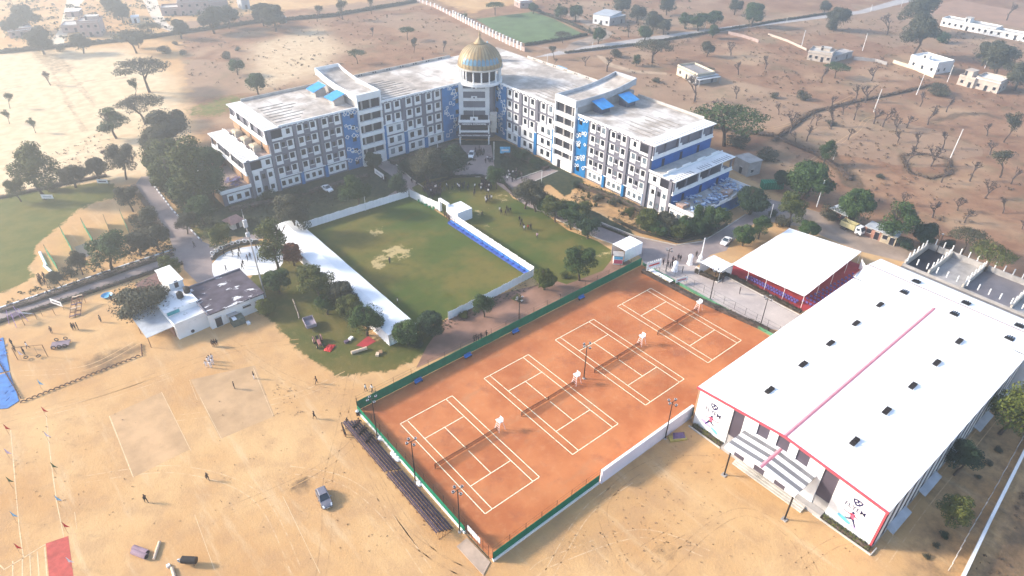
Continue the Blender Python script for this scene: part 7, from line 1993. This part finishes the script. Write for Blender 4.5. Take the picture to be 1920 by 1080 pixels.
for i in range(14):
    k = i/13*3; j = min(2, int(k)); f = k-j; x, y = P[j][0]+(P[j+1][0]-P[j][0])*f, P[j][1]+(P[j+1][1]-P[j][1])*f
    MB().tube((x,y,0),(x,y,1.9),.06,n=5).build('post', M['pale_concrete'], t)
q = MB()
for (x0,y0),(x1,y1) in zip(P[:-1],P[1:]):
    for z in (.6,1.2,1.8): q.tube((x0,y0,z),(x1,y1,z),.012,n=4)
q.build('wire', M['tin_sheet'], t)
# mast, poles
mx, my = -2.6, 50.5
t = thing('communication_mast', 'very tall slender grey mast beside the tar roofed house', 'mast', (mx, my, 0))
MB().tube((0,0,0),(-.5,.2,20.2),.19,.10,n=10).build('pole', M['concrete'], t)
for z in (15.3, 17.5): MB().box(-.85,-.1,-.05,.5,z,z+.9 if z < 16 else z+1.6).build('antenna', M['tin_sheet'], t)
MB().tube((-.5,.2,20.2),(-.55,.22,21.6),.03,n=5).build('spike', M['tin_sheet'], t)
for i, (x, y, h, lb) in enumerate(((1782,296,9.5,'tallest white concrete pole, leaning on the brown field'), (1638,210,8.5,'leaning white concrete pole among the bare trees'), (1718,178,8,'white concrete pole in front of the villa wall'), (1562,300,2.5,'short white pole beside the small green field tree'),
    (1502,90,8,'thin pole behind the unfinished house'), (1617,95,8,'thin pole right of the unfinished house'), (1776,154,7,'white pole between villa and beige house'), (1846,128,8,'slim white pole behind the beige house'), (1442,415,5,'pale pole at the road fork behind the marquee'), (1531,388,8,'pale pole before the brick shacks'), (1321,57,3.4,'white road post beside the dark round tree'),
    (1026,116,3.5,'white road post right of the school dome'), (1110,92,3.2,'white road post at the bend of the far road'), (1632,22,4,'white post on the far road, left of two'), (1689,14,4,'white post on the far road, right of two'), (1474,44,3,'white post at the verge of the far road'),
    (714,312,0,''), (686,395,4.2,'short lamp pole left of the white banner'), (821,285,5,'lamp pole in the shrub bed left of the forecourt'), (926,300,6,'slim pale lamp pole right of the forecourt'), (1015,345,4,'slim pole on the path to the right stair tower'), (1312,494,7.0,'pale lamp pole with tiny shrine beside the small white tent'))):
    if not h: continue
    p = g(x, y); t = thing('utility_pole', lb, 'pole', (p[0], p[1], 0), 0, 'pale poles')
    lean = .5 if i in (0, 1, 2) else .05
    MB().tube((0,0,0),(lean*.9,-lean*.3,h),.16 if h > 6 else .10,.10 if h > 6 else .07,n=7).build('pole', M['white_paint'], t)
    MB().tube((-.4+lean*.9,-lean*.3,h-.3),(.4+lean*.9,-lean*.3,h-.3),.035,n=4).build('crossarm', M['tin_sheet'], t)
# banners
def banner(px, py, w_, h, rz, label, m1='white_paint', m2='poster_pink', z=.9, stripes=0):
    p = g(px, py); t = thing('banner', label, 'banner', (p[0], p[1], 0), rz)
    MB().box(-w_/2,w_/2,-.03,.03,z,z+h).build('panel', M[m1], t)
    for s in (-1,1): MB().tube((s*w_/2*.92,.06,0),(s*w_/2*.92,.06,z+h),.04,n=5).build('post', M['black_metal'], t)
    MB().box(-w_*.36,w_*.36,-.05,-.03,z+h*.35,z+h*.62).build('print', M[m2], t)
    if stripes:
        q = MB()
        for i in range(stripes):
            x = -w_/2+w_*(i+.15)/stripes
            for zz in (z-.35, z+h+.05): q.box(x, x+w_/stripes*.55, -.03,.03,zz,zz+.3)
        q.build('fringe', M['white_paint'], t)
FACE = YAW-math.pi/2
banner(1224,512,4.2,1.6,FACE+.5,'white and pink banner with a dashed border at the plaza corner of the courts',m2='red_plastic',z=1.6,stripes=7)
banner(1277,532,3.2,1.1,FACE+.4,'smaller white and red banner on the plaza hedge',m2='red_trim',z=.6)
banner(712,336,5.5,1.6,FACE-.9,'white banner beside the path at the left stair tower',m2='tin_sheet')
banner(947,291,3.2,2.2,FACE,'blue and white signboard right of the forecourt',m1='poster_cyan',m2='white_paint',z=.6)
banner(274,301+80,3,1.0,FACE,'white board on the far fence of the sports field, right one' ,m2='tin_sheet') if False else None
banner(92,378,3.2,1.2,FACE,'white board on the far edge of the sports field, left one',m2='tin_sheet')
banner(195,349,3.0,1.2,FACE,'white board on the far edge of the sports field, right one',m2='panel_grey')
banner(110,578,3.4,1.2,FACE-.4,'long white board with dark writing on the playground hedge',m2='panel_grey')
# white shrouded stands at the plaza
for i, (x, y, lb) in enumerate(((1265,508,'tall white draped display figure nearest to the plaza hedge'), (1293,495,'tall white draped display figure near the road'),)):
    p = g(x, y); t = thing('draped_stand', lb, 'display', (p[0], p[1], 0)); MB().lathe([(.75,0),(.6,.5),(.5,1.5),(.62,2.2),(.4,2.6),(.05,2.8)], 10).build('drape', M['white_cloth'], t); MB().box(-.5,.5,-.3,.3,0,.15).build('base', M['white_paint'], t)
p = g(1312,492); t = thing('garden_statue', 'small white pointed shrine on the hedge corner of the plaza', 'shrine', (p[0], p[1], 0)); MB().lathe([(.7,0),(.7,.5),(.45,.55),(.45,1.4),(.55,1.5),(.05,2.6)], 10).build('shrine', M['white_paint'], t); MB().lathe([(.95,0),(.95,.25),(.6,.3)], 10).build('plinth', M['concrete'], t)
# skating ring wall with painted tyres
arc = G2([(398,488),(403,478),(415,468),(430,462),(450,457),(470,455),(485,455)])
t = thing('ring_wall', 'dark curved parapet around the upper side of the skating floor', 'wall', (arc[0][0], arc[0][1], 0)); ribbon('x', [(x-arc[0][0], y-arc[0][1]) for x, y in arc], .35, .8, None, ret=True).build('wall', M['grey_paint'], t); ribbon('x', [(x-arc[0][0], y-arc[0][1]) for x, y in arc], .5, .1, None, z0=.8, ret=True).build('coping', M['concrete'], t)
for i, (x, y) in enumerate(((399,478),(406,473),(415,468),(435,459),(447,457),(459,455),(471,454))):
    p = g(x, y, .8); t = thing('painted_tyre', '%s from left of the white painted tyres on the curved parapet' % nth(i), 'tyre', (p[0], p[1], .9+.42), 0, 'white painted tyres on the curved parapet')
    MB().torus((0,0,0),(math.cos(YAW),math.sin(YAW),0),.42,.12,16,6).build('tyre', M['white_paint'], t); MB().torus((0,0,0),(math.cos(YAW),math.sin(YAW),0),.28,.05,12,5).build('inner_rim', M['rubber'], t)
# half buried tyres round the playground
P = [(-48.9,46.6),(-28.9,46.9),(-28.0,50.8)]; pts = []
for (x0,y0),(x1,y1) in zip(P[:-1],P[1:]):
    l = math.hypot(x1-x0,y1-y0); n = int(l/.86); pts += [(x0+(x1-x0)*i/n, y0+(y1-y0)*i/n, math.atan2(y1-y0, x1-x0)) for i in range(n)]
P = [(-50.6,62.5),(-49.9,56),(-49.0,47.3)]
for (x0,y0),(x1,y1) in zip(P[:-1],P[1:]):
    l = math.hypot(x1-x0,y1-y0); n = int(l/.86); pts += [(x0+(x1-x0)*i/n, y0+(y1-y0)*i/n, math.atan2(y1-y0, x1-x0)) for i in range(n)]
tyre_m = MB().torus((0,0,0),(0,1,0),.36,.10,12,5,arc=.5).mesh('half_tyre', mat('tyre_brown', (.12,.06,.045), .3, 2, .8))
pts.sort(key=lambda q: float(np.dot(np.array([q[0], q[1], 0])-CAM, RT)/np.dot(np.array([q[0], q[1], 0])-CAM, _fw)))
for i, (x, y, a) in enumerate(pts):
    o = link('buried_tyre', tyre_m, None, (x, y, -.02)); o.rotation_euler = (0, 0, a)
    tag(o, '%s half buried tyre from the left in the playground border' % nth(i), 'tyre', 'half buried tyres around the playground')
# playground and yard objects
def swing(px, py, rz, label):
    p = g(px, py); t = thing('swing_frame', label, 'swing', (p[0], p[1], 0), rz); 
    for s in (-1,1): MB().tube((s*2.6,0,0),(s*2.6,0,3.0),.07,n=6).build('post', M['rusty_pipe'], t)
    MB().tube((-2.6,0,3.0),(2.6,0,3.0),.05,n=6).build('top_bar', M['rusty_pipe'], t)
    for s in (-1,1):
        o = MB().torus((s*1.1,0,.45),(0,0,1),.36,.1,12,5).build('tyre_seat', M['rubber'], t); MB().tube((s*1.1,0,.5),(s*1.1,0,3.0),.015,n=4).build('rope', M['rubber'], o)
swing(62,672,-.5,'rusty swing frame with two hanging tyres in the playground')
p = g(115,648); t = thing('tyre_ladder', 'low climbing frame with a row of tyres in the playground', 'climbing frame', (p[0], p[1], 0), -.4)
MB().box(-1.6,1.6,-.9,.9,.45,.55).build('platform', mat('lilac_deck', (.22,.17,.20), .2, 2, .8), t)
for i in range(3): MB().torus((-1.0+i*1.0,-1.0,.5),(0,1,0),.36,.1,12,5).build('tyre', M['rubber'], t)
for i in range(2): MB().torus((-.8+i*1.6,1.0,.9),(0,1,0),.32,.09,12,5).build('tyre', M['rubber'], t)
for sx in (-1.5,1.5):
    for sy in (-.8,.8): MB().tube((sx,sy,0),(sx,sy,.5),.06,n=5).build('leg', M['rusty_pipe'], t)
for k, (x, y, lb) in enumerate(((142,583,'left one of two brown climbing ladders on the playground'), (151,580,'right one of two brown climbing ladders on the playground'))):
    p = g(x, y); t = thing('climbing_ladder', lb, 'ladder', (p[0], p[1], 0), 1.15, 'brown climbing ladders')
    for s in (-1,1): MB().tube((-2.6,s*.55,.15),(2.4,s*.55,2.1),.07,n=5).build('rail', mat('ladder_brown', (.17,.07,.05), .2, 2, .7) if 'ladder_brown' not in M else M['ladder_brown'], t)
    for i in range(6): x_ = -2.3+i*.9; MB().box(x_-.15,x_+.15,-.52,.52,.2+(x_+2.6)*.39,.3+(x_+2.6)*.39).build('step', M[('plum','rusty_pipe','pale_wood')[i % 3]], t)
    for s in (-1,1): MB().tube((2.3,s*.55,0),(2.3,s*.55,2.1),.06,n=5).build('leg', M['rusty_pipe'], t)
for k, (x, y, lb) in enumerate(((58,604,'left angled bar frame near the road hedge'), (92,592,'right angled bar frame near the road hedge'))):
    p = g(x, y); t = thing('bar_frame', lb, 'exercise bar', (p[0], p[1], 0), .3-k*.8, 'angled bar frames')
    MB().tube((-1.2,0,0),(-1.2,0,1.6),.06,n=5).build('post', M['rusty_pipe'], t); MB().tube((1.2,0,0),(1.2,0,1.6),.06,n=5).build('post', M['rusty_pipe'], t); MB().tube((-1.2,0,1.6),(1.2,0,1.6),.06,n=5).build('bar', M['rusty_pipe'], t)
p = g(35,605); t = thing('merry_slide', 'pale pink climbing tower at the far corner of the playground', 'climbing tower', (p[0], p[1], 0), .4)
for sx in (-1.2,1.2):
    for sy in (-1.2,1.2): MB().tube((sx,sy,0),(sx*.6,sy*.6,3.4),.05,n=5).build('post', M['poster_lilac'], t)
MB().box(-.8,.8,-.8,.8,2.0,2.1).build('platform', M['plum'], t); MB().add([(.8,-.35,2.1),(.8,.35,2.1),(3.2,.35,.2),(3.2,-.35,.2),(.8,-.35,2.0),(.8,.35,2.0),(3.2,.35,.1),(3.2,-.35,.1)], [(0,1,2,3),(7,6,5,4),(0,3,7,4),(1,5,6,2)]).build('slide', M['tin_sheet'], t)
for x, y, lb in ((201,556,'round pale blue dish on the sand near the dusty tree'), (307,527,'small round blue tub by the steep brown roofed lean to')):
    p = g(x, y); t = thing('blue_dish', lb, 'tub', (p[0], p[1], 0), 0); r_ = 1.15 if x < 250 else .8; MB().lathe([(r_*.7,0),(r_,.35),(r_*.95,.42),(r_*.6,.12),(.01,.10)], 20).build('bowl', M['pool_blue'], t); MB().torus((0,0,.4),(0,0,1),r_,.05,20,5).build('rim', M['tin_sheet'], t)
# blue tarpaulins
for k, (pl, lb) in enumerate((([(-10,640),(6,633),(18,695),(-10,702)], 'blue tarpaulin at the left edge, farther piece'), ([(-10,706),(18,698),(36,752),(14,766),(-10,768)], 'blue tarpaulin at the left edge, nearer piece'))):
    P = G2(pl); c = np.mean(P, 0); R = random.Random(k); t = thing('tarpaulin', lb, 'tarpaulin', (float(c[0]), float(c[1]), 0))
    me = None; q = MB(); q.prism([(x-c[0], y-c[1]) for x, y in P], .03, .10); q.build('sheet', M['tarpaulin_blue'], t)
    q = MB()
    for i in range(9): a_ = R.uniform(0,3.1); x_, y_ = R.uniform(-1.3,1.3), R.uniform(-2.6,2.6); q.tube((x_,y_,.1),(x_+math.cos(a_)*.9,y_+math.sin(a_)*.9,.1),.09,.03,n=5)
    q.build('fold', M['tarpaulin_blue'], t)
# flags
flagc = {'red': (.50,.02,.02), 'white': (.72,.66,.74), 'green': (.03,.09,.02), 'blue': (.20,.48,.72), 'lilac': (.6,.48,.7)}
for k, c in flagc.items(): M['flag_'+k] = mat('flag_'+k, c, .1, 2, .8)
for i, (x, y, c, lb) in enumerate(((88,783,'red','red pennant flag at the top of the right lime line'), (93,830,'white','white pennant flag on the right lime line below the red one'), (106,888,'green','green pennant flag on the right lime line'), (114,950,'blue','blue pennant flag on the right lime line'), (128,1000,'red','red pennant flag just above the red tiled floor'),
    (136,1066,'white','white pennant flag on the red tiled floor'), (18,816,'red','red pennant flag at the top of the left lime line'), (20,862,'lilac','pale pink pennant flag on the left lime line'), (24,915,'green','green pennant flag on the left lime line'), (32,980,'blue','blue pennant flag on the left lime line'), (40,1040,'red','red pennant flag near the foot of the left lime line'), (42,676,'white','white pennant flag beside the blue tarpaulin'), (80,732,'blue','pale blue pennant flag inside the tyre border'), (3,650,'red','small red pennant flag at the corner of the blue tarpaulin'))):
    p = g(x, y); t = thing('pennant_flag', lb, 'flag', (p[0], p[1], 0), 0, 'pennant flags on the sand')
    MB().tube((0,0,0),(0,0,2.7),.025,n=5).build('pole', M['wood'], t)
    q = MB(); d = (.78,-.5); q.add([(0,0,2.7),(d[0]*.35,d[1]*.35,1.9),(d[0]*.75,d[1]*.75,1.35),(0,0,1.5)], [(0,1,2,3)]); o = q.build('flag', M['flag_'+c], t); o.modifiers.new('thickness','SOLIDIFY').thickness = .02
# rollers, posts, cart and barrels on the sand
def log(p0, p1, r0, label, mm, cat='post', name='wooden_post', z=None):
    a, b = g(*p0), g(*p1); t = thing(name, label, cat, (a[0], a[1], 0)); q = MB(); z = z or r0; q.tube((0,0,z),(b[0]-a[0],b[1]-a[1],z),r0,n=12); q.build('log', M[mm], t)
    q = MB(); dx, dy = b[0]-a[0], b[1]-a[1]; l = math.hypot(dx,dy); q.tube((dx,dy,z),(dx*(1+.04/l),dy*(1+.04/l),z),r0*.8,n=12); q.build('end_face', M['black_metal'], t)
log((252,1030),(278,1040),.42,'upper one of two lilac rolls lying on the sand','plum','roll','carpet_roll'); log((250,1037),(276,1047),.42,'lower one of two lilac rolls lying on the sand','plum','roll','carpet_roll')
for o in [o for o in scn.objects if o.name.startswith('log')][-2:]: o.data.materials[0] = mat('lilac_roll', (.28,.19,.23), .2, 1, .8) if 'lr' not in M else M['lr']; M['lr'] = o.data.materials[0]
log((289,1050),(300,1017),.20,'pale wooden post lying beside the lilac rolls','pale_wood'); log((323,1066),(330,1090),.22,'pale post at the bottom edge next to the white block','pale_wood')
t = thing('water_cart', 'dark round topped cart with a small wheel on the sand at the bottom', 'cart', g(358,1058)[:2]+(0,), -.75)
MB().tube((-1.0,0,1.0),(1.0,0,1.0),.52,n=16).build('drum', M['black_metal'], t); o = MB().torus((-1.35,0,.75),(0,1,0),.32,.1,14,6).build('wheel', M['tin_sheet'], t)
for s in (-.6,.6): MB().tube((.6,s*.4,0),(.5,s*.3,.6),.05,n=5).build('leg', M['rusty_pipe'], t)
MB().tube((-.8,0,0),(-.7,0,.6),.05,n=5).build('leg', M['rusty_pipe'], t)
o = MB().add([(-.25,-.25,0),(.25,-.25,0),(.3,.25,0),(-.25,.25,0),(-.2,-.2,.35),(.2,-.2,.4),(.2,.2,.35),(-.2,.2,.4)], [(0,1,5,4),(1,2,6,5),(2,3,7,6),(3,0,4,7),(4,5,6,7)]).build('stone_block', M['white_paint'], None, loc=g(316,1062)); tag(o, 'small white stone block on the sand at the bottom edge', 'stone')
for i, (a, b) in enumerate((((549,562),(553,572)),((553,573),(557,584)),((558,585),(561,598)))): log(a, b, .12, '%s of the pale planks in a line on the grass patch' % ('farthest','middle','nearest')[i], 'pale_wood', 'plank', 'plank')
log((659,664),(688,655),.35,'thick pale roll on the grass patch by the red carpet','pale_wood','roll','carpet_roll')
p = g(618,653); t = thing('cloth_heap', 'bright red cloth heap on the grass below the tractor', 'cloth', (p[0], p[1], 0), .6); q = MB(); R = random.Random(4)
P = [( (i-4)*.28, (j-3)*.25, .05+.30*max(0, 1-((i-4)**2+(j-3)**2)/18)+R.uniform(0,.12)) for j in range(7) for i in range(9)]
q.add(P, [(j*9+i, j*9+i+1, (j+1)*9+i+1, (j+1)*9+i) for j in range(6) for i in range(8)]); q.build('cloth', M['red_plastic'], t); MB().box(-1,1,-.7,.7,0,.05).build('base', M['red_plastic'], t)
structure(sheet('red_carpet', G2([(668,648),(690,630),(705,640),(684,652)]), .03, M['red_carpet']))
for i, (x, y, mm, lb) in enumerate(((650,642,'plum','purple crate on the grass near the red carpet'), (658,636,'white_paint','white crate on the grass near the red carpet'), (708,666,'pale_wood','first pale crate behind the long tent end'), (714,662,'tan_paint','second tan crate behind the long tent end'), (466,607,'white_paint','white sack beside the grey porch shed'))):
    p = g(x, y); t = thing('small_crate', lb, 'crate', (p[0], p[1], 0), i*.4); MB().box(-.45,.45,-.3,.3,0,.38).build('box', M[mm], t); MB().box(-.48,.48,-.33,.33,.38,.44).build('lid', M[mm], t)
for i, (x, y) in enumerate(((738,852),(742,857),(747,862),(715,823),(787,908))):
    p = g(x, y); t = thing('white_bag', '%s white bag from the far end along the court kerb behind the bleachers' % nth([1,2,3,0,4][i]), 'bag', (p[0], p[1], 0), i, 'white bags along the court kerb')
    MB().lathe([(.05,0),(.5,.02),(.62,.2),(.5,.42),(.15,.55)], 9).build('bag', M['white_cloth'], t); MB().lathe([(.12,.5),(.16,.62),(.02,.66)], 8).build('knot', M['white_cloth'], t)
t = thing('waste_bin', 'small dark waste bin outside the corner of the green court fence', 'bin', g(671,778)[:2]+(0,)); MB().lathe([(.25,0),(.33,.9)], 12).build('bin', M['black_metal'], t); MB().lathe([(.36,.9),(.36,.96),(.05,1.05)], 12).build('lid', M['tin_sheet'], t)
t = thing('score_board', 'small white scoreboard on the fence near the corner of the courts', 'scoreboard', (-4.0, -26.3, 0), math.radians(90)); MB().box(-1.5,1.5,-.05,.05,.8,1.9).build('board', M['wash_white'], t)
for s in (-1.2,1.2): MB().tube((s,0,0),(s,0,.8),.04).build('post', M['black_metal'], t)
MB().box(-1.1,1.1,-.07,-.05,1.1,1.5).build('print', M['panel_grey'], t)
# purple mat rolls at the practice wall end
p = g(1270,820); t = thing('mat_heap', 'yellow and purple mats heaped at the end of the white practice wall', 'mat', (p[0], p[1], 0), -.5)
MB().box(-1.6,1.4,-.9,.3,.0,.28).build('mat', mat('mat_yellow', (.42,.34,.10), .2, 1, .8), t); MB().add([(-1.0,-.5,.28),(1.2,-.6,.28),(1.5,.7,.28),(-.5,.9,.28),(-.7,-.3,.62),(.9,-.3,.55),(1.0,.4,.6),(-.3,.5,.66)], [(0,1,5,4),(1,2,6,5),(2,3,7,6),(3,0,4,7),(4,5,6,7)]).build('mat', mat('mat_purple', (.19,.12,.22), .2, 1, .8), t)
# cricket nets
netm = NT('net_green'); tr_ = netm.n('ShaderNodeBsdfTransparent'); mx_ = netm.n('ShaderNodeMixShader'); mx_.inputs[0].default_value = .85
netm.done((.05,.26,.14), .9, .1); netm.L(tr_.outputs[0], mx_.inputs[1]); netm.L(netm.b.outputs[0], mx_.inputs[2]); netm.L(mx_.outputs[0], netm.out.inputs['Surface']); M['net_green'] = netm.mat
lanes = (((90,478),(112,512)), ((118,440),(141,482)), ((158,427),(180,465)), ((200,420),(217,462)), ((230,410),(245,445)))
for i, (a, b) in enumerate(lanes):
    A, B = g(*a), g(*b); t = thing('cricket_net', '%s from left of the green cricket practice nets' % nth(i), 'practice net', (A[0], A[1], 0), 0, 'cricket practice nets')
    dx, dy = B[0]-A[0], B[1]-A[1]
    q = MB(); q.add([(0,0,.05),(dx,dy,.05),(dx,dy,2.6),(0,0,2.6)], [(0,1,2,3)]); q.build('netting', M['net_green'], t)
    for k in (0, .5, 1): MB().tube((dx*k,dy*k,0),(dx*k,dy*k,2.9),.05,n=5).build('post', M['black_metal'], t)
    MB().tube((0,0,2.9),(dx,dy,2.9),.03,n=4).build('top_bar', M['black_metal'], t)
q = None
log((76,475),(88,500),.3,'white roll lying left of the cricket nets','white_cloth','roll','carpet_roll'); log((84,500),(98,512),.3,'second white roll near the leftmost cricket net','white_cloth','roll','carpet_roll')
structure(sheet('concrete_pitch', G2([(140,463),(162,455),(172,478),(150,487)]), .012, mat('pitch_concrete', (.30,.24,.19), .1, .4, .9)))
structure(sheet('concrete_pitch', G2([(174,452),(200,444),(212,462),(186,470)]), .012, mat('pitch_green', (.17,.20,.12), .1, .4, .9)))
# wheel tracks on the sand
mt_ = NT('track_sand'); cs = sand_nodes(mt_)
mt_.done(mt_.mix(mt_.math('MULTIPLY', mt_.ramp(mt_.noise(.7, 5, .8), .42, .6), .5), cs, (.26,.155,.08)), .95, .08)
mt2 = NT('track_sand_pale'); cs = sand_nodes(mt2)
mt2.done(mt2.mix(mt2.math('MULTIPLY', mt2.ramp(mt2.noise(.7, 5, .8), .42, .6), .55), cs, (.66,.50,.32)), .95, .08)
def track(pts, pale=False, w=.16, gauge=1.4):
    P = G2(pts); Q = []
    for i in range(len(P)-1):
        p0 = P[max(0, i-1)]; p1 = P[i]; p2 = P[i+1]; p3 = P[min(len(P)-1, i+2)]
        for k in range(8):
            t_ = k/8; Q.append(tuple(.5*(2*b+(c-a)*t_+(2*a-5*b+4*c-d)*t_*t_+(3*b-a-3*c+d)*t_**3) for a, b, c, d in zip(p0, p1, p2, p3)))
    Q.append(P[-1]); mb = MB()
    for s in ((-gauge/2, gauge/2) if gauge else (0,)):
        V = []
        for i, (x, y) in enumerate(Q):
            x1, y1 = Q[min(i+1, len(Q)-1)]; x0, y0 = Q[max(i-1, 0)]; l = math.hypot(x1-x0, y1-y0) or 1; nx, ny = -(y1-y0)/l, (x1-x0)/l
            V += [(x+nx*(s-w/2), y+ny*(s-w/2), .004), (x+nx*(s+w/2), y+ny*(s+w/2), .004)]
        mb.add(V, [(2*i, 2*i+2, 2*i+3, 2*i+1) for i in range(len(Q)-1)])
    structure(mb.build('wheel_track', mt2.mat if pale else mt_.mat))
for pts, pl in (([(0,790),(200,735),(420,660),(560,640)], 0), ([(660,700),(640,800),(615,900),(612,1000),(600,1090)], 0), ([(540,880),(640,900),(720,960),(800,1070)], 1), ([(280,790),(430,770),(560,740),(650,700)], 1),
    ([(420,960),(560,900),(640,850),(670,820)], 0), ([(150,900),(330,880),(480,930),(560,1080)], 1), ([(60,780),(180,750),(330,700)], 1), ([(700,900),(760,1000),(880,1080)], 0), ([(1180,1075),(1130,950),(1220,870),(1330,860)], 0),
    ([(1030,1075),(1100,960),(1180,900)], 1), ([(1240,1075),(1330,990),(1400,960),(1480,1000),(1530,1080)], 0), ([(1500,1060),(1560,1020),(1600,1010)], 0), ([(1650,1060),(1720,960),(1800,860),(1880,760)], 1), ([(1000,1075),(1040,1050),(1200,1000),(1330,1040)], 1),
    ([(1180,1060),(1210,1030),(1260,1000)], 0), ([(1196,1075),(1240,1035),(1290,1010)], 0), ([(430,640),(520,700),(600,730),(660,735)], 0), ([(30,700),(160,690),(260,640)], 1), ([(640,760),(690,870),(800,1030),(900,1080)], 0),
    ([(1540,430),(1600,455),(1680,480)], 0), ([(1380,420),(1460,380),(1520,395)], 0), ([(1480,330),(1600,250),(1640,220),(1760,230)], 1), ([(1300,230),(1450,240),(1600,180)], 1), ([(400,300),(500,220),(600,150),(850,120)], 1)):
    track(pts, bool(pl))
# ------------------------------------------------------------------ haze
hb = MB(); hb.box(-1520, 1520, -1520, 1520, -1.0, 96.0)
hz = hb.build('haze', []) if False else link('haze', hb.mesh('haze', []))
hm_ = bpy.data.materials.new('haze'); hm_.use_nodes = True
n_ = hm_.node_tree; n_.nodes.remove(n_.nodes['Principled BSDF'])
pv = n_.nodes.new('ShaderNodeVolumePrincipled'); pv.inputs['Color'].default_value = (.90,.94,1,1); pv.inputs['Density'].default_value = .0012; pv.inputs['Anisotropy'].default_value = .62
n_.links.new(pv.outputs[0], n_.nodes['Material Output'].inputs['Volume'])
hz.data.materials.clear(); hz.data.materials.append(hm_); structure(hz, 'stuff')
